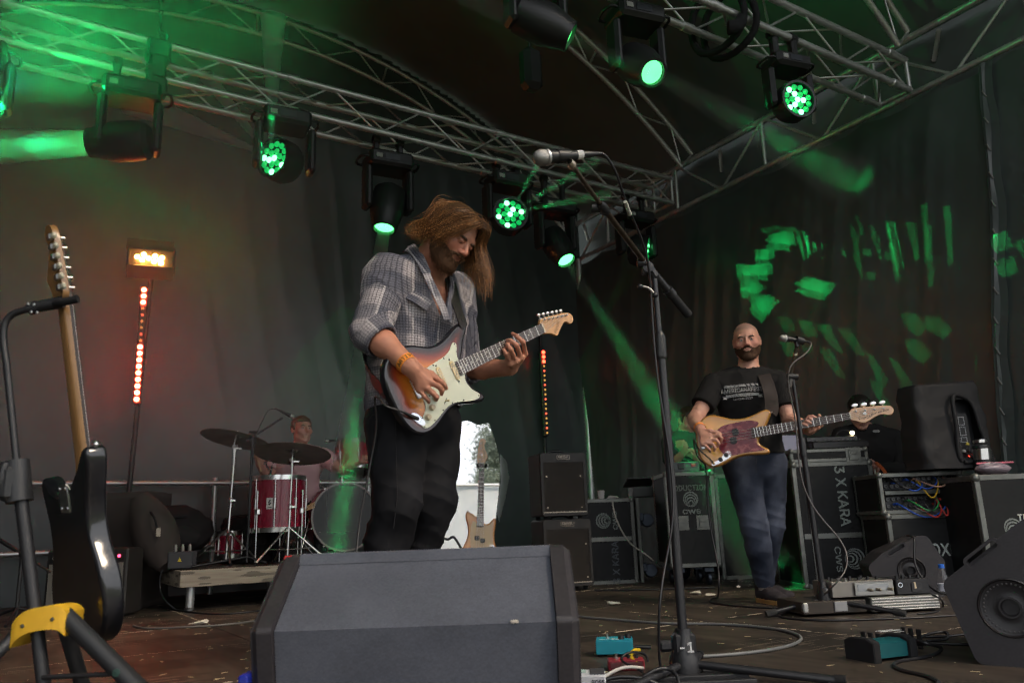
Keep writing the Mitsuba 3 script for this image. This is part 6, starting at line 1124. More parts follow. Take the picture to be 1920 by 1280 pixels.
def head_prims(M, jaw=1., nose=1., lid=.0):
    R = M[:3, :3]; w = lambda x, y, z: R@A(x, y, z)+M[:3, 3]; E = lambda c, r, k=.015: ('e', w(*c), R, r, k); out = []
    out += [E((0, -.016, .040), (.076, .097, .082)), E((0, .022, -.02), (.066, .072, .095), .03)]
    for s in (-1, 1):
        out += [C_(w(s*.052, .0, -.055), w(s*.018, .072, -.103), .022*jaw, .018*jaw, .022), E((s*.046, .058, -.022), (.026, .024, .022), .02)]
    out += [E((0, .078, -.104), (.020, .018, .017), .018), C_(w(-.034, .078, .024), w(.034, .078, .024), .013, .013, .014)]
    for s in (-1, 1): out += [('-e', w(s*.031, .097, .004), R, (.019, .017, .0135), .010)]
    for s in (-1, 1): out += [E((s*.031, .078, .004), (.0165, .0135, .0125), .004), C_(w(s*.044, .076, .011), w(s*.018, .083, .012), .0045, .005, .004), E((s*.031, .0815, .0110-lid), (.0158, .0135, .0075+lid*.6), .003)]
    out += [C_(w(0, .090, .012), w(0, .112*nose, -.026), .0085, .0115, .010)]
    for s in (-1, 1): out += [E((s*.0125, .1, -.031), (.0085, .011, .008), .006)]
    out += [E((0, .084, -.060), (.028, .016, .022), .014), C_(w(-.020, .090, -.0545), w(.020, .090, -.0545), .0045, .0045, .005), C_(w(-.017, .090, -.0655), w(.017, .090, -.0655), .0055, .0055, .005), ('-c', w(-.022, .1, -.0600), w(.022, .1, -.0600), .0022, .0022, .004)]
    for s in (-1, 1): out += [('e', w(s*.079, -.012, .000), R@np.array([[1, -.35*s, 0], [.35*s, 1, 0], [0, 0, 1]]), (.0085, .021, .032), .008), ('-e', w(s*.088, -.008, .002), R, (.006, .011, .018), .006)]
    return out
def face_details(k, M, skin, brow, iris=(.03, .02, .015), gaze=(0, 0)):
    R = M[:3, :3]; w = lambda x, y, z: R@A(x, y, z)+M[:3, 3]
    for s in (-1, 1):
        m = trimesh.creation.icosphere(3); n = m.vertices; a = n@unit(A(gaze[0], 1, gaze[1])); C = np.where(a[:, None] > .93, (.008, .008, .008), np.where(a[:, None] > .80, iris, (.36, .33, .31)))
        add(f'{k}__eye', (n*.0112@R.T+w(s*.031, .0806, .0025), m.faces), 'gloss', C)
        ps = spline([w(s*.049, .080, .0165), w(s*.036, .0925, .0205), w(s*.016, .0935, .0170)], 8); add(f'{k}__eyebrow', B().tube(ps, [.002, .0034, .0044, .005, .005, .005, .0045, .003], 7), 'hairy', brow)
def hand_prims(wrist, mcp, fingers, thumb, s=1.):
    out = []
    for a, m in enumerate(mcp): out.append(C_(wrist+(m-wrist)*.15, m, .021*s, .0125*s, .012))
    for a, b in zip(mcp, mcp[1:]): out.append(C_(wrist+(a-wrist)*.6, b, .013*s, .012*s, .012))
    for i, (m, f) in enumerate(zip(mcp, fingers)):
        ch = [m]+list(f); r = A(.0105, .0098, .0088, .0076)*s*(1, 1.02, .98, .86)[i]
        out += [C_(ch[j], ch[j+1], r[j], r[j+1], .004) for j in range(len(ch)-1)]
    r = A(.0155, .0125, .0108, .009)*s; out += [C_(thumb[j], thumb[j+1], r[j], r[j+1], .007) for j in range(len(thumb)-1)]; return out
def part(key, prims, h, bsdf, color, it=2, shape=None, grow=0., clip=None, shell=None, noisefn=None, uvfn=None):
    lo, hi = bounds(prims, .025+grow+(.03 if noisefn else 0)); f = Field(lo, hi, h).put(prims, grow)
    if noisefn or clip or shell:
        p = f.pts()
        if noisefn: f.D -= noisefn(p).astype(np.float32)
        if shell: f.D = np.maximum(f.D, -(f.D+shell))
        for c in clip or (): f.D = np.maximum(f.D, c(p).astype(np.float32))
    V, F = f.nets(it); col = color(V) if callable(color) else color
    if uvfn is not None:
        if key in scene: key = next(f'{key}_{i:03d}' for i in range(1, 99) if f'{key}_{i:03d}' not in scene)
        scene[key] = mikit.ply((V, F), bsdf, True, uv=uvfn(V)); return key
    return add(key, (V, F), bsdf, col)
def plane(o, n): n = unit(n); return lambda p: (p-o)@n
def ridges(scale, amp, seed, dirn=None, sharp=3.):
    def fn(p):
        q = p*scale; q = q+.6*(meshkit.noise(q*.7, seed)[..., None]-.5)
        return amp*((1-np.abs(2*meshkit.noise(q, seed+1)-1))**sharp-.25)
    return fn
def skin_color(base, M=None, lips=None, extra=None):
    base = A(*base)
    def fn(V):
        m = meshkit.fbm(V*38, 3, 4)[:, None]; C = base*(.86+.28*m)*A(1, .97+.06*0, 1)
        C = C*(1+.10*(meshkit.fbm(V*9, 2, 8)[:, None]-.5)*A(1, -.6, -.8))
        if M is not None:
            u = (V-M[:3, 3])@M[:3, :3]; x, y, z = u.T
            l = np.clip(1-np.hypot(x/.026, (z+.060)/.012), 0, 1)*(y > .07); C = C*(1-l[:, None]*.8)+A(*(lips or (.30, .10, .085)))*l[:, None]*.8
            b = np.exp(-((np.abs(x)-.045)**2+(z+.02)**2)/.0009-np.maximum(0, .04-y)/.02); C = C*(1+b[:, None]*A(.08, -.10, -.10))
            n = np.exp(-(x**2+(z+.03)**2)/.0004)*(y > .085); C = C*(1+n[:, None]*A(.06, -.12, -.12))
            if extra: C = extra(C, x, y, z)
        return C
    return fn
def beard(k, M, color, thick=.006, low=.0, seed=0, part_='beard', mous=True):
    f = head_prims(M); lo, hi = bounds(f, .03); F_ = Field(lo, hi, .0035).put(f, thick); p = F_.pts(); u = (p-M[:3, 3])@M[:3, :3]; x, y, z = u[..., 0], u[..., 1], u[..., 2]
    F_.D -= (thick*.55*(meshkit.fbm(np.stack([x*170, y*170, z*70], -1), 2, seed)-.5)+thick*.75*np.exp(-((z+.112)**2)/.0006)*(y > .02)).astype(np.float32)
    top = -.030-.024*np.clip((y-.030)/.05, 0, 1)+.008*(meshkit.noise(u*90, 3)-.5)        # upper edge: sideburns down to the cheek
    reg = np.maximum(z-top, -.004-y+.0)
    if mous: reg = np.minimum(reg, np.maximum(np.maximum(np.abs(z+.0455+8*x*x)-.0068, np.abs(x)-.038), .06-y))
    mouth = np.maximum(np.hypot(x/.0205, (z+.061)/.0105)-1, 0)*.01-.0+np.where(np.hypot(x/.0205, (z+.061)/.0105) < 1, -.004, 0); reg = np.maximum(reg, np.where(y > .06, -mouth-.0005, -1))
    F_.D = np.maximum(F_.D, reg.astype(np.float32)); V, F = F_.nets(1); c = A(*color)*(.4+.6*meshkit.fbm(V*A(260, 260, 120), 2, 5))[:, None]; kb = add(f'{k}__{part_}', (V, F), 'matte', c)
    rg = np.random.default_rng(seed+5); T_ = V[F].mean(1); nn = np.cross(V[F[:, 1]]-V[F[:, 0]], V[F[:, 2]]-V[F[:, 0]]); nn /= np.linalg.norm(nn, axis=1, keepdims=True)+1e-12; R = M[:3, :3]
    i = rg.choice(len(T_), 2600); o, n = T_[i]-nn[i]*.003, nn[i]; d = n*.45+R@A(0, .35, -1)+rg.normal(size=n.shape)*.28; d /= np.linalg.norm(d, axis=1, keepdims=True); L = thick*rg.uniform(1.1, 2.3, (len(o), 1))
    x = np.cross(d, rg.normal(size=d.shape)); x /= np.linalg.norm(x, axis=1, keepdims=True); r = .0006; e = o+d*L+R@A(0, 0, -1)*L*.25; v = np.stack([o+x*r, o-x*r, e], 1).reshape(-1, 3); f = np.arange(len(v)).reshape(-1, 3)
    add(f'{kb}__whiskers', (v, f), 'whisker', np.repeat(A(*color)*rg.uniform(.5, 1.9, (len(o), 1))*A(1.15, 1, .8), 3, 0)); labels[f'{kb}__whiskers'] = {'kind': 'stuff'}
def strands(key, guides, n, seed, r0, color, spread=.006, wav=.004):
    """hair: many thin tapered strands laid along guide curves (list of (points, width at root))"""
    rg = np.random.default_rng(seed); VV, FF, CC, at_ = [], [], [], 0
    for pts, wd, cnt in guides:
        base = spline(pts, 14)
        for _ in range(int(cnt*n)):
            o = rg.normal(size=3)*wd*.5; o2 = o*rg.uniform(.7, 1.5)+rg.normal(size=3)*spread; t = np.linspace(0, 1, 14)[:, None]; L = rg.uniform(.80, 1.03); ph = rg.uniform(0, 6.3, 3)
            i_ = np.clip(t[:, 0]*L, 0, 1)*13; lo_ = np.minimum(i_.astype(int), 12); q = base[lo_]+(base[lo_+1]-base[lo_])*(i_-lo_)[:, None]
            q = q+o*(1-t)+o2*t+wav*np.sin(ph+t*rg.uniform(2, 6))*t; r = r0*(1.05-.75*t[:, 0]); tg = np.gradient(q, axis=0); tg /= np.linalg.norm(tg, axis=1, keepdims=True)+1e-9
            x = np.cross(tg, A(.3, .2, 1)); x /= np.linalg.norm(x, axis=1, keepdims=True)+1e-9; y = np.cross(tg, x)
            v = np.stack([q+r[:, None]*(math.cos(a)*x+math.sin(a)*y) for a in (0, 2.1, 4.2)], 1).reshape(-1, 3); i, j = np.meshgrid(np.arange(13), np.arange(3), indexing='ij'); f = np.stack([i*3+j, i*3+(j+1) % 3, (i+1)*3+(j+1) % 3, (i+1)*3+j], -1).reshape(-1, 4)
            VV.append(v); FF.append(f+at_); at_ += len(v); c = A(*color)*rg.choice([.25, .5, .8, 1.1, 1.7])*(.75+.6*t); CC.append(np.repeat(c, 3, 0))
    F = np.vstack(FF); add(key, (np.vstack(VV), np.vstack([F[:, [0, 1, 2]], F[:, [0, 2, 3]]])), 'hairy', np.vstack(CC))
def shoe(k, heel, toe, col, sole, w=.045, sock=None):
    d = unit((toe-heel)*A(1, 1, 0)); L = np.linalg.norm((toe-heel)[:2]); s = np.cross(UP, d); z0 = min(heel[2], toe[2]); pt = lambda a, u, c=0.: heel*A(1, 1, 0)+UP*z0+d*a*L+UP*u+s*c
    pr = [('f', pt(.12, .045), pt(.55, .045), (w*.85, .045), (w*1.02, .042), s, .02), ('f', pt(.55, .042), pt(.86, .034), (w*1.05, .040), (w*.95, .028), s, .02), C_(pt(.14, .06), pt(.18, .11), .036, .036, .02)]
    part(f'{k}__shoe', pr, .005, 'matte', col, clip=[plane(pt(0, .018), -UP), plane(pt(.2, .112), A(0, 0, 1)+d*.2)])
    out = [(a, c*w*1.06) for a, c in ((.0, .0), (.02, .6), (.12, .85), (.35, .85), (.6, 1.05), (.8, 1.0), (.95, .65), (1.0, .0), (.95, -.65), (.8, -1), (.6, -1.05), (.35, -.85), (.12, -.85), (.02, -.6))]; o2 = spline([(a*L, c) for a, c in out], 40, True)
    add(f'{k}__shoe_sole', B(mat(np.stack([d, s, UP], 1), pt(0, 0))).prism(o2 if sg.Polygon(o2).exterior.is_ccw else o2[::-1], .001, .026, bev=.004), 'satin', sole)
    for i in range(4): a = .42+.09*i; add(f'{k}__shoe_lace', B().tube(spline([pt(a, .078-.011*i, w*.5), pt(a+.02, .094-.012*i, 0), pt(a, .078-.011*i, -w*.5)], 7), .0028, 5), 'matte', A(*col)*1.6)
def limb_uv(a, b, side, sc=1.):
    z = unit(b-a); x = unit(side-(side@z)*z); y = np.cross(z, x)
    def fn(V): q = V-a; return np.stack([np.arctan2(q@y, q@x)*.062*sc, q@z], 1)
    return fn
# plaid woven from uv in metres
def plaid(p, n, uv):
    u, v = uv.x, uv.y; f = lambda x: x-dr.floor(x)
    band = lambda x, per, ph: smoothstep(.30, .72, .5+.5*dr.cos((x/per+ph)*6.2832))
    b1, b2 = band(u, .135, .1), band(v, .145, .35); ln = lambda x, per, w: 1-smoothstep(w*.5, w, dr.abs(f(x/per)-.5)*per)
    c = mix((.40, .365, .37), (.075, .08, .105), b1*.74); c = mix(c, (.08, .085, .11), b2*.68); c = mix(c, (.58, .54, .53), ln(u+.03, .105, .006)*.5)
    c = mix(c, (.02, .02, .03), ln(u, .0105, .002)*.5); c = mix(c, (.02, .02, .03), ln(v, .0105, .002)*.5)
    return c*(.75+.5*fbm(u*300, v*300, 0., 2))
scene['plaid_mat'] = prin(mikit.proc(plaid), .85, specular=.2)
def denim(a, b, s): return lambda p, n, uv: mix(a, b, smoothstep(.35, .75, fbm(p.x*s, p.y*s, p.z*s*.7, 4)))*(.8+.4*noise(p.x*700, p.y*700, p.z*500))
scene['black_denim'] = prin(mikit.proc(denim((.0065, .0065, .008), (.017, .0165, .019), 7.)), .8, specular=.25, sheen=.3)
scene['blue_denim'] = prin(mikit.proc(denim((.018, .023, .038), (.066, .078, .112), 6.)), .85, specular=.2, sheen=.2)
scene['cotton_black'] = prin(mikit.proc(grit((.010, .0095, .0095), (.017, .016, .016), 40.)), .9, specular=.2)
# ================= the guitarist
g_ = lab('person', 'long-haired bearded guitarist in a grey plaid shirt and black jeans, looking down at his guitar', None); labels['person']['category'] = 'person'
Mh = head_frame(P(848, 441, 2.98), cf(.62, -.44, -.68), cf(.66, -.20, .72)); hw = lambda x, y, z: (Mh@np.r_[x, y, z, 1])[:3]
side, chestN = unit(cf(.80, .58, -.05)), unit(cf(.56, -.78, .05))
pel, waist, chest, neck0 = P(778, 768, 3.14), P(782, 690, 3.13), P(783, 590, 3.13), P(793, 512, 3.12)
shR, elR, wrR = P(727, 521, 2.98), P(694, 622, 2.86), P(770, 688, 2.78)
shL, elL, wrL = P(853, 548, 3.30), P(872, 690, 3.36), P(957, 690, 3.17)
torso = lambda: [('f', waist-UP*.05, waist+UP*.06, (.175, .135), (.17, .13), side, .05), ('f', waist, chest, (.168, .125), (.188, .128), side, .06), ('f', chest, P(788, 540, 3.13), (.188, .125), (.15, .095), side, .06), C_(shR, neck0-UP*.01, .068, .06, .05), C_(shL, neck0-UP*.01, .066, .06, .05)]
mcpR = [P(814, 706, 2.82), P(806, 716, 2.795), P(797, 724, 2.795), P(787, 730, 2.80)]
fgR = [[P(828, 716, 2.81), P(834, 723, 2.825), P(836, 728, 2.84)], [P(823, 724, 2.785), P(829, 732, 2.80), P(828, 738, 2.82)], [P(811, 736, 2.782), P(819, 744, 2.79), P(818, 749, 2.81)], [P(796, 743, 2.79), P(803, 750, 2.795), P(804, 754, 2.81)]]
thR = [P(784, 694, 2.80), P(808, 701, 2.83), P(824, 717, 2.845), P(836, 727, 2.85)]
# fretting hand: fingers over the strings from below
fb = lambda x, y, z=.0: (MG@np.r_[x, y, z, 1])[:3]
mcpL = [P(985, 663, 3.13), P(977, 671, 3.115), P(967, 677, 3.105), P(957, 681, 3.105)]
fgL = [[P(981, 641, 3.075), P(969, 630, 3.07), P(961, 625, 3.095)], [P(969, 647, 3.06), P(958, 639, 3.06), P(950, 638, 3.085)], [P(958, 655, 3.05), P(952, 647, 3.055), P(951, 644, 3.08)], [P(949, 663, 3.055), P(945, 656, 3.06), P(947, 652, 3.08)]]
thL = [P(957, 683, 3.16), P(951, 664, 3.19), P(944, 650, 3.19), P(938, 643, 3.18)]
skinG = (.45, .205, .125)
bodyG = torso()+[C_(hw(0, -.03, -.06), neck0, .060, .066, .03), C_(neck0, P(800, 545, 3.08), .06, .07, .03), C_(shR, elR, .055, .045, .02), C_(elR, elR+(wrR-elR)*.35, .046, .048, .02), C_(elR+(wrR-elR)*.35, wrR, .048, .031, .02), C_(wrR, wrR+(mcpR[1]-wrR)*.2, .031, .027, .02),
    C_(shL, elL, .055, .045, .02), C_(elL, elL+(wrL-elL)*.4, .045, .045, .02), C_(elL+(wrL-elL)*.4, wrL, .045, .031, .02)]+head_prims(Mh, lid=.005)+hand_prims(wrR, mcpR, fgR, thR, 1.02)+hand_prims(wrL, mcpL, fgL, thL, 1.0)
part('person__body', bodyG, .0042, 'skin', skin_color(skinG, Mh), 1); face_details('person', Mh, skinG, (.06, .032, .016), (.05, .04, .03), (0, -.55))
beard('person', Mh, (.085, .040, .018), .008, seed=2)
# shirt
vcut = lambda p: -np.where(((p-chest)@chestN > 0), np.abs((p-neck0)@side-.012)-np.clip(.42*((p-P(806, 598, 3.05))@UP), -.01, .085), 9.)
sh_noise = lambda p: .0075*((1-np.abs(2*meshkit.noise(np.stack([(p@side)*7, (p@chestN)*6, p[..., 2]*15+(p@side)*10], -1), 3)-1))**2-.35)+.005*(meshkit.fbm(p*16, 2, 6)-.5)
sT = torso()+[C_(shR, shR+(elR-shR)*.25, .078, .074, .03), C_(shL, shL+(elL-shL)*.25, .072, .068, .03), ('f', waist-UP*.05, P(774, 765, 3.14), (.178, .140), (.182, .150), side, .04)]
neckhole = lambda p: .082-np.linalg.norm(np.cross(p-neck0, unit(hw(0, -.03, -.06)-neck0)), axis=-1)-.8*np.maximum(0, (neck0-p)@UP-.01)*1.2
part('person__shirt', sT, .0062, 'plaid_mat', None, 2, grow=.016, shell=.011, clip=[vcut, plane(P(772, 772, 3.14), -UP+cf(.1, 0, 0)), neckhole], noisefn=sh_noise,
     uvfn=lambda V: np.stack([np.arctan2((V-chest)@chestN, (V-chest)@side)*.155, V[:, 2]+.12*((V-chest)@side)], 1))
slv = lambda a, b, c, q: [C_(a+(b-a)*.02, b, .080, .067, .03), C_(b, b+(c-b)*q, .066, .060, .02)]
sl_noise = lambda a, b: (lambda p: .0085*((1-np.abs(2*meshkit.noise(np.stack([((p-a)@unit(b-a))*24+1.5*((p-a)@UP), (p-a)@side*7, (p-a)@chestN*7], -1), 5)-1))**2-.35)+.004*(meshkit.fbm(p*18, 2, 2)-.5))
uR = elR+(wrR-elR)*.30; uL = elL+(wrL-elL)*.22
def sleeve_uv(a, b, c):
    f1, f2 = limb_uv(a, b, chestN), limb_uv(b, c, chestN); L = np.linalg.norm(b-a)
    def fn(V): t = np.clip(((V-b)@unit(c-b)+.02)/.05, 0, 1)[:, None]; u1, u2 = f1(V), f2(V)+A(0, L); u2[:, 0] += np.round((u1-u2)[:, 0]/.39)*.39; return np.where(t > .5, u2, u1)
    return fn
part('person__shirt__sleeve', slv(shR, elR, wrR, .24), .006, 'plaid_mat', None, 2, grow=.004, noisefn=sl_noise(shR, elR), shell=.010, clip=[plane(uR-(wrR-elR)*.06, wrR-elR)], uvfn=sleeve_uv(shR, elR, wrR))
part('person__shirt__sleeve', slv(shL, elL, wrL, .2), .007, 'plaid_mat', None, 2, grow=.0, noisefn=sl_noise(shL, elL), shell=.010, clip=[plane(uL, wrL-elL)], uvfn=sleeve_uv(shL, elL, wrL))
cu0, cu1 = elR+(wrR-elR)*.00, elR+(wrR-elR)*.30
part('person__shirt__rolled_cuff', [C_(cu0, cu1, .078, .072, .01)], .006, 'plaid_mat', None, 1, shell=.013, clip=[plane(cu1, wrR-elR), plane(cu0+(cu1-cu0)*.25, elR-wrR)], noisefn=lambda p: .004*(meshkit.fbm(p*14, 2, 2)-.5), uvfn=limb_uv(elR, wrR, chestN))
part('person__shirt__rolled_cuff', [C_(elL+(wrL-elL)*.05, uL, .066, .062, .01)], .007, 'plaid_mat', None, 1, shell=.012, clip=[plane(uL, wrL-elL)], uvfn=limb_uv(elL, wrL, chestN))
def ribbon(key, pts, nrm, w, t, bsdf, color, uv=True, w1=None):
    """a cloth strip along a curve, wide across the curve and across the given normal"""
    p = spline(pts, 30); tg = np.gradient(p, axis=0); tg /= np.linalg.norm(tg, axis=1, keepdims=True); N_ = spline(np.array([unit(x) for x in nrm]), 30) if len(nrm) == len(pts) else np.tile(unit(nrm[0]), (30, 1)); s = np.cross(tg, N_); s /= np.linalg.norm(s, axis=1, keepdims=True); n = np.cross(s, tg)
    W = np.linspace(w, w1 or w, 30)[:, None]; a = [p-s*W/2-n*t/2, p+s*W/2-n*t/2, p+s*W/2+n*t/2, p-s*W/2+n*t/2]; V = np.stack(a, 1).reshape(-1, 3); i, j = np.meshgrid(np.arange(29), np.arange(4), indexing='ij'); q = np.stack([i*4+j, i*4+(j+1) % 4, (i+1)*4+(j+1) % 4, (i+1)*4+j], -1).reshape(-1, 4); q = np.vstack([q, [[0, 1, 2, 3], [116, 119, 118, 117]]])[:, ::-1]
    q = np.vstack([q[:, [0, 1, 2]], q[:, [0, 2, 3]]]); v, f = flat(V, q, 40)
    if uv:
        if key in scene: key = next(f'{key}_{i:03d}' for i in range(1, 99) if f'{key}_{i:03d}' not in scene)
        scene[key] = mikit.ply((v, f), bsdf, True, uv=np.stack([v@unit(np.cross(p[-1]-p[0], N_[0])), v@unit(p[-1]-p[0])], 1)); return key
    return add(key, (v, f), bsdf, color)
for pts, ns in ((((770, 462, 3.12), (784, 478, 3.02), (796, 505, 2.955), (812, 540, 2.935), (828, 572, 2.93), (838, 600, 2.93)), [cf(.1, -.8, .8), cf(.3, -1, .4), cf(.4, -1, .1), chestN, chestN, chestN]), (((822, 500, 3.22), (842, 512, 3.16), (848, 535, 3.08), (845, 560, 3.01), (842, 582, 2.97), (840, 602, 2.94)), [cf(.8, -.2, .6), cf(.9, -.5, .2), cf(.8, -.7, 0), chestN, chestN, chestN])):
    ribbon('person__shirt__placket', [P(*q) for q in pts], ns, .030, .005, 'plaid_mat', None)
ribbon('person__shirt__collar', [P(764, 466, 3.17), P(771, 466, 3.06), P(785, 482, 2.99), P(800, 512, 2.945)], [cf(-.5, -.6, .6), cf(-.2, -.9, .5), cf(.2, -1, .3), cf(.3, -1, .2)], .055, .006, 'plaid_mat', None, w1=.035)
ribbon('person__shirt__pocket_flap', [P(764, 550, 2.955), P(783, 560, 2.945), P(806, 574, 2.95)], [chestN], .05, .004, 'plaid_mat', None)
# jeans, strap, wristband
hipR, hipL, knR, knL, anR, anL = P(742, 800, 3.06), P(812, 796, 3.22), P(746, 940, 3.00), P(813, 935, 3.17), P(706, 1098, 3.12), P(775, 1085, 3.30)
jn_ = [('f', P(776, 742, 3.14), P(776, 790, 3.14), (.168, .135), (.178, .14), side, .05), C_(hipR, hipR+(knR-hipR)*.5, .112, .094, .05), C_(hipR+(knR-hipR)*.5, knR, .094, .080, .03), C_(knR, knR+(anR-knR)*.45, .080, .078, .03), C_(knR+(anR-knR)*.45, anR, .076, .062, .03), C_(hipL, hipL+(knL-hipL)*.5, .110, .092, .03), C_(hipL+(knL-hipL)*.5, knL, .092, .080, .03), C_(knL, anL, .080, .062, .03)]
jn_noise = lambda p: .0035*(meshkit.fbm(p*A(14, 14, 22), 2, 12)-.5)+.0058*((1-np.abs(2*meshkit.noise(np.stack([(p@side)*5, (p@chestN)*5, p[..., 2]*16+(p@side)*7], -1), 9)-1))**2.5-.3)*np.clip(.45+1.6*np.exp(-((p[..., 2]-.50)/.17)**2), 0, 1.6)
part('person__jeans', jn_, .0075, 'black_denim', None, 2, grow=.006, noisefn=jn_noise, uvfn=lambda V: V[:, :2])
add('person__jeans__seam', B().tube([P(741, 780, 2.925), P(743, 850, 2.905), P(745, 930, 2.90), P(738, 990, 2.925)], .0022, 5), 'matte', (.02, .019, .02)); add('person__jeans__pocket_edge', B().tube(spline([P(682, 790, 3.04), P(690, 783, 2.99), P(702, 777, 2.965)], 8), .0025, 5), 'matte', (.022, .02, .02))
for a, s in ((anR, .0), (anL, .05)): hl = A(a[0], a[1], .0)-chestN*A(1, 1, 0)*.07; shoe('person', hl, hl+unit(chestN*A(1, 1, 0))*.29, (.02, .016, .014), (.05, .045, .04))
sp = [fb(.30, .15, -.03), P(868, 610, 2.97), P(857, 575, 3.01), P(845, 530, 3.10), P(812, 492, 3.24), P(760, 500, 3.28), P(700, 590, 3.18), P(686, 680, 3.05), fb(-.118, .03, -.03)]
ks = lab('guitar_strap', 'dark strap over the long-haired guitarist\'s shoulder holding the sunburst guitar', 'strap'); ribbon(ks, sp, [cf(.8, -.6, 0), cf(.8, -.6, 0), cf(.8, -.6, .2), cf(.5, -.4, .9), cf(0, .3, 1), cf(-.5, .9, .3), cf(-1, .2, 0), cf(-1, 0, 0), cf(-1, -.2, 0)], .052, .004, 'satin', (.02, .017, .016), False)
wm = wrR-(wrR-elR)*.10; wz = unit(wrR-elR); kw = add('person__wristband', B().lathe([(.0375, -.0125), (.0385, -.0125), (.0375, .0125), (.0365, .0125), (.0375, -.0125)], wm, wz, 30), 'satin', (.80, .27, .035)); labels[kw] = {'label': 'orange paper wristband with black lettering'}
Mw_ = local(wm-FH*.0385, unit(np.cross(FH, wz)*-1.)); fx = frame(wz, -FH)
for i, ch in enumerate('ARTIST'):
    a = -.95+.36*i; tdir = R0-(R0@wz)*wz; tdir = unit(tdir); o_ = unit(np.cross(tdir, wz)); o_ = o_ if o_@FH < 0 else -o_; x_ = unit(np.cross(wz, o_)); x_ = x_ if (x_@R0) > 0 else -x_
    rad = o_*math.cos(a)+x_*math.sin(a); tx = -o_*math.sin(a)+x_*math.cos(a); up_ = np.cross(rad, tx); write('person__wristband__lettering', ch, .014, mat(np.stack([tx, up_, rad], 1), wm+rad*.0372), (.03, .02, .015), .0012)
# hair: a cap and strands, parted over the brow, falling forward on his left
hp_ = head_prims(Mh)[:1]; hcap = Field(*bounds(hp_, .04), .004).put(hp_, .010); p = hcap.pts(); u = (p-Mh[:3, 3])@Mh[:3, :3]; reg = np.maximum(-(u[..., 2]-(.015-.55*np.minimum(u[..., 1], .0)*-1.-.0)), 0)*0
hcap.D = np.maximum(hcap.D, np.maximum((u[..., 1]-.052-.35*(u[..., 2]-.06)), -.035-.0*u[..., 2]-u[..., 2]+.5*np.maximum(u[..., 1], 0)).astype(np.float32)); V, F = hcap.nets(1)
add('person__hair_cap', (V, F), 'hairy', A(.050, .024, .010)*(.6+.8*meshkit.fbm((V-Mh[:3, 3])@Mh[:3, :3]*A(20, 160, 20), 2, 3))[:, None])
HC = (.20, .088, .028); gl = []
rng2 = np.random.default_rng(11); top_ = lambda y, sx=1.: hw(.008*sx, y, .114-.55*max(0, y-.0)**1.3-4.2*max(0, -.03-y)**2)
for y in np.linspace(.066, -.10, 15):            # near side (his right): over the ear, swept back and flicking out
    f = (y+.10)/.166; r0_ = top_(y); 
    gl.append(([r0_, hw(.050, y*.95-.004, .100-.02*(1-f)), hw(.079, y*.8-.016, .050), hw(.084, y*.55-.026, .0-.012*f), hw(.082, y*.4-.046-.008*f, -.045-.03*(f-.5)), hw(.084, y*.35-.074-.014*f, -.074-.02*f), hw(.088, y*.3-.096-.014*f, -.088)], .011, 1.))
for y in np.linspace(.082, .02, 9):              # the lock over the brow towards the cheek
    gl.append(([top_(y), hw(.032, y+.022, .102), hw(.058, y+.016, .066), hw(.074, y+.0, .028), hw(.083, y-.016, -.012), hw(.084, y-.034, -.044), hw(.083, y-.05, -.062)], .009, .8))
for y in np.linspace(.078, -.09, 15):            # far side (his left): hangs down with gravity
    f = (y+.09)/.168; e = hw(-.055, y*.6+.0, .02); q = hw(-.070, y*.9+.016*f, .068); gl.append(([top_(y), hw(-.042, y+.018*f, .108), q, e+cf(.036+.014*f, .03, -.03), e+cf(.046+.016*f, .02, -.10), e+cf(.046+.016*f, .015, -.155), e+cf(.040+.022*f, .01, -.19-.035*f)], .012, 1.0))
for y in np.linspace(.080, .05, 4):              # thin locks in front of the far cheek
    gl.append(([top_(y), hw(-.022, y+.022, .102), hw(-.045, .090, .070), hw(-.058, .082, .030)+cf(.012, 0, -.0), hw(-.060, .082, .03)+cf(.03, 0, -.10), hw(-.060, .08, .03)+cf(.040, 0, -.17)], .010, .7))
strands('person__hair', gl, 66, 4, .0008, HC, .011, .0065)
strands('person__stray_hair', [(g[0], g[1]*2.2, 1.) for g in gl], 3, 9, .0005, (.30, .13, .04), .014, .010)
# ================= the bassist
k = 'person_001'; lab(k, 'bald bearded bassist in a black printed T-shirt and blue jeans, glancing sideways', 'person')
D0 = 4.86; Mh = head_frame(P(1400, 641, D0), cf(-.30, -.95, -.05), cf(-.02, .02, 1)); hw = lambda x, y, z: (Mh@np.r_[x, y, z, 1])[:3]
bs, bN = unit(cf(.97, -.24, 0)), unit(cf(-.24, -.97, 0))
pel, waist, chest, neck0 = P(1414, 852, 4.92), P(1408, 800, 4.9), P(1400, 745, 4.88), P(1403, 700, 4.88)
shR, elR, wrR = P(1340, 722, 4.90), P(1303, 786, 4.80), P(1314, 806, 4.55); shL, elL, wrL = P(1459, 718, 4.84), P(1481, 790, 4.74), P(1517, 806, 4.50)
mcpR = [P(1335, 818, 4.475), P(1330, 824, 4.468), P(1324, 829, 4.468), P(1317, 832, 4.475)]
fgR = [[P(1347, 815, 4.46), P(1353, 821, 4.46), P(1352, 828, 4.475)], [P(1343, 824, 4.455), P(1348, 831, 4.46), P(1345, 837, 4.475)], [P(1336, 832, 4.455), P(1341, 839, 4.46), P(1339, 844, 4.475)], [P(1326, 838, 4.46), P(1331, 843, 4.465), P(1331, 847, 4.475)]]
thR = [P(1318, 808, 4.53), P(1332, 808, 4.49), P(1344, 810, 4.475), P(1351, 813, 4.47)]
mcpL = [P(1540, 797, 4.43), P(1533, 801, 4.425), P(1525, 805, 4.425), P(1518, 807, 4.43)]
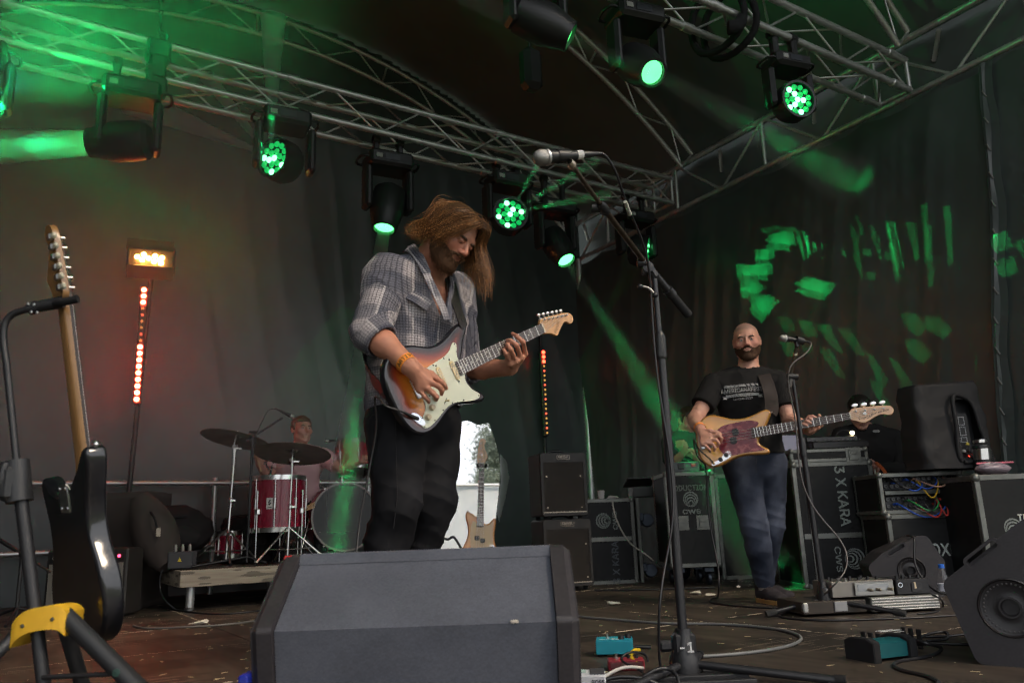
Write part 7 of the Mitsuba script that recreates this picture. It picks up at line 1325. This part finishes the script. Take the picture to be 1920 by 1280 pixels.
fgL = [[P(1534, 786, 4.385), P(1524, 780, 4.385), P(1515, 780, 4.40)], [P(1527, 789, 4.38), P(1518, 784, 4.38), P(1511, 785, 4.40)], [P(1520, 793, 4.38), P(1512, 789, 4.38), P(1507, 790, 4.40)], [P(1513, 797, 4.385), P(1506, 794, 4.39), P(1502, 796, 4.405)]]
thL = [P(1526, 806, 4.47), P(1536, 795, 4.475), P(1538, 785, 4.465), P(1536, 778, 4.45)]
skB = (.47, .25, .175)
torsoB = [('f', waist-UP*.08, waist+UP*.06, (.148, .108), (.143, .105), bs, .05), ('f', waist, chest, (.145, .108), (.163, .112), bs, .06), ('f', chest, P(1400, 720, 4.88), (.163, .112), (.14, .088), bs, .06), C_(shR, neck0-UP*.02, .062, .055, .05), C_(shL, neck0-UP*.02, .062, .055, .05)]
bodyB = torsoB+[C_(hw(0, -.02, -.07), neck0-UP*.02, .058, .066, .03), C_(shR, elR, .054, .043, .02), C_(elR, elR+(wrR-elR)*.4, .044, .043, .02), C_(elR+(wrR-elR)*.4, wrR, .043, .029, .02), C_(shL, elL, .054, .043, .02), C_(elL, elL+(wrL-elL)*.4, .044, .043, .02), C_(elL+(wrL-elL)*.4, wrL, .043, .030, .02)]+head_prims(Mh, 1.05, .97, lid=-.0022)+hand_prims(wrR, mcpR, fgR, thR)+hand_prims(wrL, mcpL, fgL, thL)
def stubble(C, x, y, z):
    m = np.clip((z-.058-.10*np.maximum(0, y-.035))/.018, 0, 1); m = np.maximum(m, np.clip((-.004-y)/.015, 0, 1)*(z > -.03)*(np.abs(x) < .0815)*np.clip((.2-y)/.1, 0, 1)); return C*(1-m[:, None]*A(.42, .36, .30))
part(f'{k}__body', bodyB, .0047, 'skin', skin_color(skB, Mh, (.34, .13, .11), stubble), 1); face_details(k, Mh, skB, (.05, .03, .018), (.02, .02, .022), (-.45, .02)); beard(k, Mh, (.075, .038, .021), .0034, seed=4)
tN = lambda p: .007*((1-np.abs(2*meshkit.noise(np.stack([(p@bs)*9+p[..., 2]*5, (p@bN)*8, p[..., 2]*9-(p@bs)*6], -1), 13)-1))**2-.35)
neckhole = lambda p: .078-np.linalg.norm(np.cross(p-neck0, unit(hw(0, -.01, -.06)-neck0)), axis=-1)-.75*np.maximum(0, (neck0-p)@UP+.012-.35*np.maximum(0, (p-neck0)@bN))
uR, uL = shR+(elR-shR)*.62, shL+(elL-shL)*.66
tee = torsoB+[('f', waist-UP*.05, P(1414, 858, 4.92), (.154, .118), (.166, .128), bs, .04)]
part(f'{k}__t_shirt', tee, .007, 'cotton_black', None, 2, grow=.013, clip=[plane(P(1414, 852, 4.9), -UP), neckhole], noisefn=tN)
for a, b, u in ((shR, elR, uR), (shL, elL, uL)): part(f'{k}__t_shirt__sleeve', [C_(a, b, .080, .070, .02)], .007, 'cotton_black', None, 2, clip=[plane(u, b-a)], noisefn=lambda p: .006*(meshkit.fbm(p*14, 2, 2)-.4))
part(f'{k}__t_shirt__neckband', [C_(neck0-UP*.01, neck0-UP*.012, .02, .02)], .01, 'cotton_black', None) if False else None
# chest print, following the chest
def chest_print(items):
    o = P(1391, 736, 4.75); R = np.stack([bs, UP, bN], 1)
    for nm, m, x, y in items:
        v = np.asarray(m[0], float)+A(x, y, 0); q = o+v[:, :1]*bs+v[:, 1:2]*UP; F_ = Field(o-.25, o+.25, .012).put(tee, .013); 
        s0 = np.linspace(-.16, .16, 65); pts = q[:, None]+s0[None, :, None]*bN
        ii = np.clip(((pts-F_.lo)/F_.h).round().astype(int), 0, F_.n-1); dd = F_.D[ii[..., 0], ii[..., 1], ii[..., 2]]; hit_ = np.argmax(dd[:, ::-1] < .002, 1); dep = s0[::-1][hit_]; 
        X = np.c_[v[:, 0], v[:, 1], np.ones(len(v)), v[:, 0]**2, v[:, 1]**2, v[:, 0]*v[:, 1]]
        if nm == items[0][0] and not chest_print.c: 
            gx, gy = np.meshgrid(np.linspace(-.11, .12, 14), np.linspace(-.07, .06, 10)); G_ = np.c_[gx.ravel(), gy.ravel()]; pp = o+G_[:, :1]*bs+G_[:, 1:]*UP; pts = pp[:, None]+s0[None, :, None]*bN; ii = np.clip(((pts-F_.lo)/F_.h).round().astype(int), 0, F_.n-1); dd = F_.D[ii[..., 0], ii[..., 1], ii[..., 2]]-tN(pts); hh = s0[::-1][np.argmax(dd[:, ::-1] < 0, 1)]
            chest_print.c = Delaunay(G_), hh
        tri, hh = chest_print.c; from scipy.interpolate import LinearNDInterpolator as LI; dep = LI(tri, hh)(v[:, :2]); dep = np.where(np.isnan(dep), np.nanmean(hh), dep)
        bb = B(); bb.add(q+bN*(dep+.0075)[:, None]+bN*v[:, 2:3], m[1]); kk = add(f'{k}__t_shirt__{nm}', bb, 'matte', (.30, .30, .30))
chest_print.c = None
def tm(text, h, sx=1., bold=True):
    m = meshkit.text_mesh(text, h, .001, bold); m = m.subdivide_to_size(.02); v = m.vertices*A(sx, 1, 1); v = v-A(*((v.max(0)+v.min(0))/2)[:2], 0); return v, m.faces
def pm(poly): bb = B(); bb.prism(poly, 0, .001); v, f = bb.out(); m = trimesh.Trimesh(v, f, process=False).subdivide_to_size(.03); return m.vertices, m.faces
strip = sg.box(-.10, -.008, .10, .008)
for x in (-.088, -.064, -.040, -.016): strip = strip.difference(sg.Polygon([(x+.005*(1 if i % 2 == 0 else .42)*math.cos(1.571+i*.6283), .005*(1 if i % 2 == 0 else .42)*math.sin(1.571+i*.6283)) for i in range(10)]))
for x in (.02, .045, .072): strip = strip.difference(sg.Polygon([(x, .01), (x+.009, .01), (x+.022, -.01), (x+.013, -.01)]))
banner = sg.box(-.095, -.0085, .10, .0085).union(sg.Polygon([(-.095, -.002), (-.115, -.002), (-.106, -.010), (-.115, -.018), (-.088, -.018)])).union(sg.Polygon([(.10, -.002), (.12, -.002), (.11, -.010), (.12, -.018), (.092, -.018)]))
bm = meshkit.text_mesh('Music Festival, Conference & Awards', .0062, .001, True)
chest_print([('star_strip', pm(strip), 0, .046), ('title_lettering', tm('AMERICANAFEST', .026, .80), .0, .018), ('banner', pm(banner), 0, -.014), ('place_lettering', tm('London 2017', .013, 1.), .004, -.036)])
scene_print = len(scene)
v = bm.vertices*A(.90, 1, 1); v = v-A(*((v.max(0)+v.min(0))/2)[:2], 0)
chest_print([('banner_lettering', (v+A(0, 0, .0012), bm.faces), 0, -.014)])
kk = f'{k}__t_shirt__banner_lettering'; d_ = scene[kk]; scene[kk] = mikit.ply((np.array(meshkit.WRITTEN[d_['filename']][0]), np.array(meshkit.WRITTEN[d_['filename']][1])), 'matte', True, color=np.tile(A(.02, .02, .02), (len(meshkit.WRITTEN[d_['filename']][0]), 1)))
# jeans, shoes, strap, wristband
hipR, hipL, knR, knL, anR, anL = P(1388, 872, 4.90), P(1443, 868, 4.94), P(1415, 985, 4.84), P(1446, 985, 4.98), P(1433, 1086, 4.98), P(1434, 1074, 5.15)
jb = [('f', P(1414, 848, 4.92), P(1414, 868, 4.92), (.160, .118), (.172, .128), bs, .05), C_(hipR, hipR+(knR-hipR)*.5, .100, .085, .04), C_(hipR+(knR-hipR)*.5, knR, .085, .072, .02), C_(knR, knR+(anR-knR)*.4, .070, .070, .02), C_(knR+(anR-knR)*.4, anR, .070, .056, .02), C_(hipL, hipL+(knL-hipL)*.5, .100, .085, .03), C_(hipL+(knL-hipL)*.5, knL, .085, .072, .02), C_(knL, anL, .072, .056, .02)]
jN = lambda p: .003*(meshkit.fbm(p*A(16, 16, 24), 2, 12)-.5)+.0055*((1-np.abs(2*meshkit.noise(np.stack([(p@bs)*6, (p@bN)*6, p[..., 2]*17+(p@bs)*6], -1), 19)-1))**2.5-.3)*np.clip(.35+1.4*np.exp(-((p[..., 2]-.47)/.10)**2)+1.0*np.exp(-((p[..., 2]-.17)/.08)**2), 0, 1.5)
part(f'{k}__jeans', jb, .007, 'blue_denim', None, 2, grow=.005, noisefn=jN)
add(f'{k}__jeans__fly_seam', B().tube([P(1417, 848, 4.76), P(1419, 885, 4.765)], .0025, 5), 'matte', (.035, .037, .045))
part(f'{k}__sock', [C_(A(anR[0], anR[1], .085), anR+UP*.03, .040, .046)], .005, 'matte', (.20, .185, .17))

for an, d_ in ((anR, cf(.22, -.97, 0)), (anL, cf(.50, -.86, 0))): hl = A(an[0], an[1], 0)-d_*.075; shoe(k, hl, hl+d_*.285, (.030, .026, .030), (.30, .17, .06), .047)
ks = lab('guitar_strap_001', 'wide dark strap over the bassist\'s left shoulder holding the natural bass', 'strap'); hd = tee+[C_(shL, neck0, .075, .07)]
ribbon(ks, [gb(.36, .10, -.02), P(1447, 752, 4.62), P(1440, 722, 4.70), P(1431, 700, 4.79), P(1424, 690, 4.88), P(1418, 695, 4.97), P(1380, 760, 5.04), P(1320, 830, 4.85), gb(-.076, -.02, -.03)], [cf(-.1, -1, 0), cf(-.1, -1, .1), cf(-.1, -.9, .4), cf(0, -.6, .8), cf(0, 0, 1), cf(.1, .6, .7), cf(0, 1, .2), cf(-1, .2, 0), cf(-1, -.2, 0)], .078, .005, 'satin', (.030, .022, .022), False)
wm = wrR+(elR-wrR)*.14; wz = unit(wrR-elR); kw = add(f'{k}__wristband', B().lathe([(.034, -.012), (.035, -.012), (.034, .012), (.033, .012), (.034, -.012)], wm, wz, 26), 'satin', (.80, .25, .035)); labels[kw] = {'label': 'orange paper wristband with black lettering'}
for i, ch in enumerate('ARTIST'):
    a = -.5+.36*i; x_ = unit(cf(0, 0, 1)-wz*wz[2]); o_ = unit(-FH-(-FH@wz)*wz); o_ = unit(o_-(o_@x_)*x_); x2 = np.cross(wz, o_); rad = o_*math.cos(a)-x2*math.sin(a); tx = -o_*math.sin(a)-x2*math.cos(a); write(f'{k}__wristband__lettering', ch, .013, mat(np.stack([tx, np.cross(rad, tx), rad], 1), wm+rad*.0342), (.03, .02, .015), .001)
# ================= the drummer
def dressed(k, Mh, neck0, chest, waist, sd, sN, arms, skin, shirt, hands=True, slv=.5, hair=None, legs=None, hairlen=.012):
    hw = lambda x, y, z: (Mh@np.r_[x, y, z, 1])[:3]
    tor = [('f', waist, chest, (.155, .115), (.175, .118), sd, .06), ('f', chest, neck0-UP*.06, (.175, .115), (.145, .09), sd, .06)]+[C_(a[0], neck0-UP*.02, .062, .055, .05) for a in arms]
    bd = tor+[C_(hw(0, -.02, -.07), neck0-UP*.02, .056, .064, .03)]+head_prims(Mh)
    for s_, e_, w_, tip in arms:
        bd += [C_(s_, e_, .052, .042, .02), C_(e_, w_, .043, .029, .02)]; d = unit(tip-w_); f = frame(d); x, y = f[:, 0], f[:, 1]; sg_ = 1 if (x@sd) > 0 else -1
        mc = [w_+d*.085+x*q for q in (.030, .010, -.010, -.028)]; fg = [[m+d*.03+y*.020, m+d*.012+y*.042, m-d*.010+y*.040] for m in mc]; bd += hand_prims(w_, mc, fg, [w_+d*.02+x*.02, w_+d*.05+x*.045+y*.01, w_+d*.075+x*.04+y*.03, w_+d*.09+x*.02+y*.04])
    part(f'{k}__body', bd, .006, 'skin', skin_color(skin, Mh), 1); face_details(k, Mh, skin, (.06, .035, .02))
    tN = lambda p: .008*((1-np.abs(2*meshkit.noise(np.stack([(p@sd)*8+p[..., 2]*6, (p@sN)*8, p[..., 2]*9], -1), 13)-1))**2-.35)
    nh = lambda p: .074-np.linalg.norm(np.cross(p-neck0, UP), axis=-1)-.75*np.maximum(0, (neck0-p)@UP+.01)
    part(f'{k}__shirt', tor+[('f', waist-UP*.14, waist, (.17, .13), (.16, .12), sd, .04)], .009, shirt[0], shirt[1], 2, grow=.014, clip=[nh, plane(waist-UP*.13, -UP)], noisefn=tN)
    for s_, e_, w_, tip in arms:
        if slv <= 1: part(f'{k}__shirt__sleeve', [C_(s_, e_, .078, .068, .02)], .008, shirt[0], shirt[1], 2, clip=[plane(s_+(e_-s_)*slv, e_-s_)], noisefn=lambda p: .006*(meshkit.fbm(p*14, 2, 2)-.4))
        else: part(f'{k}__shirt__sleeve', [C_(s_, e_, .076, .062, .02), C_(e_, w_, .062, .048, .02)], .008, shirt[0], shirt[1], 2, clip=[plane(e_+(w_-e_)*.95, w_-e_)], noisefn=lambda p: .007*(meshkit.fbm(p*12, 2, 2)-.4))
    if hair is not None:
        hp_ = head_prims(Mh)[:2]; f = Field(*bounds(hp_, .03), .004).put(hp_[:1], hairlen); p = f.pts(); u = (p-Mh[:3, 3])@Mh[:3, :3]
        f.D -= (.006*(meshkit.fbm(u*A(90, 60, 90), 2, 4)-.5)).astype(np.float32); f.D = np.maximum(f.D, np.maximum(np.minimum(.058+.10*np.maximum(0, .05-u[..., 1])-.0-u[..., 2], 9)-np.where(u[..., 1] < .02, .085+.3*(.02-u[..., 1]), .0), u[..., 1]-.088).astype(np.float32)); V, F = f.nets(1); add(f'{k}__hair', (V, F), 'hairy', A(*hair)*(.6+.8*meshkit.fbm(V*A(120, 120, 60), 2, 3))[:, None])
    if legs: part(f'{k}__trousers', legs, .012, legs_mat, None, 1)
legs_mat = 'black_denim'
k = 'person_002'; lab(k, 'seated drummer in a pale pink T-shirt behind the cymbals', 'person')
q = lambda x, y, d=6.95: P(x, y, d); sd, sN = unit(cf(.95, .2, 0)), unit(cf(.2, -.97, 0))
dressed(k, head_frame(q(566, 806, 6.93), cf(.62, -.76, .10), cf(.02, .02, 1)), q(562, 842), q(560, 872), q(558, 925, 7.0), sd, sN,
    [(q(518, 856), q(503, 899, 6.84), q(487, 872, 6.66), q(482, 850, 6.62)), (q(607, 856), q(645, 880, 6.85), q(668, 868, 6.72), q(690, 862, 6.65))], (.46, .24, .17), ('matte', (.56, .34, .35)), slv=.62, hair=(.09, .05, .028),
    legs=[C_(q(545, 950, 7.), q(520, 985, 6.65), .085, .065), C_(q(520, 985, 6.65), q(522, 1040, 6.75), .06, .05), C_(q(575, 950, 7.), q(600, 985, 6.75), .085, .065), C_(q(600, 985, 6.75), q(602, 1040, 6.8), .06, .05), C_(q(545, 945, 7.02), q(575, 945, 7.02), .12, .12)])
k = thing('drum_stool', 'round black drum stool under the drummer', 'stool'); o = q(560, 962, 7.02); add(f'{k}__seat', B().lathe([(.001, -.03), (.17, -.03), (.18, 0), (.16, .03), (.001, .035)], o-UP*.10, UP, 24), 'matte', BLK); add(f'{k}__post', tb([A(o[0], o[1], RZ), o-UP*.12], .02, 8), 'metal', CHR)
for a in (.5, 2.6, 4.7): add(f'{k}__leg', tb([A(o[0], o[1], RZ+.18), A(o[0]+.2*math.cos(a), o[1]+.2*math.sin(a), RZ+.01)], .01, 8), 'metal', CHR)
k = thing('drumstick', 'pale drumstick in the drummer\'s raised right hand', 'drumstick'); add(k, tb([q(490, 884, 6.62), q(482, 858, 6.62), q(470, 822, 6.6)], [.008, .008, .004], 8), 'satin', (.45, .28, .14))
# ================= two crew members
k = 'person_003'; lab(k, 'crew member in a black hoodie bending over the mixing desk behind the bass neck', 'person'); q = lambda x, y, d=6.45: P(x, y, d); sd, sN = unit(cf(.97, -.2, 0)), unit(cf(-.2, -.97, 0))
dressed(k, head_frame(q(1613, 772, 6.36), cf(-.15, -.85, -.5), cf(-.05, -.5, .86)), q(1622, 805), q(1630, 845), q(1636, 915, 6.5), sd, sN, [(q(1578, 818), q(1566, 872, 6.3), q(1580, 866, 6.1), q(1588, 862, 6.0)), (q(1676, 822), q(1690, 880, 6.35), q(1640, 880, 6.15), q(1625, 872, 6.1))], (.40, .22, .16), ('cotton_black', None), slv=2, hair=(.014, .010, .008), hairlen=.016,
    legs=[C_(q(1612, 930), A(*q(1612, 930)[:2], .05), .09, .055), C_(q(1660, 930), A(*q(1660, 930)[:2], .05), .09, .055)])
add(f'{k}__chest_mark', B(local(q(1643, 808, 6.29), sd)).prism(rrect(.05, .02, .006), 0, .002), 'matte', (.20, .20, .20))
k = thing('desk_lamp', 'tiny lit lamp on a thin gooseneck over the mixing desk', 'lamp'); add(f'{k}__gooseneck', tb(spline([P(1560, 845, 6.05), P(1566, 818, 6.05), P(1580, 806, 6.05), P(1596, 809, 6.05)], 16), .005, 6), 'satin', BLK); add(f'{k}__bulb', B().lathe([(.001, -.016), (.014, -.01), (.016, 0), (.012, .012), (.001, .014)], P(1598, 811, 6.04), cf(.6, -1, -.3), 10, 90), 'gloss', (.6, .5, .3), **glow(A(2.2, 1.7, .9), .02))
k = 'person_004'; lab(k, 'crew member in a dark green top standing behind the PRODUCTION case', 'person'); q = lambda x, y, d=7.15: P(x, y, d); sd, sN = unit(cf(.85, .5, 0)), unit(cf(.5, -.85, 0))
dressed(k, head_frame(q(1290, 790, 7.12), cf(.35, -.75, -.45), cf(.2, -.35, .9)), q(1288, 818), q(1286, 850), q(1286, 905, 7.2), sd, sN, [(q(1256, 830), q(1258, 872, 7.0), q(1284, 846, 6.85), q(1276, 836, 6.8)), (q(1322, 832), q(1330, 872, 7.1), q(1306, 858, 6.95), q(1290, 850, 6.9))], (.42, .22, .15), ('matte', (.018, .045, .030)), slv=.8, hair=(.03, .018, .010),
    legs=[C_(q(1270, 920, 7.2), A(*q(1270, 920, 7.2)[:2], .05), .09, .055), C_(q(1300, 920, 7.2), A(*q(1300, 920, 7.2)[:2], .05), .09, .055)])
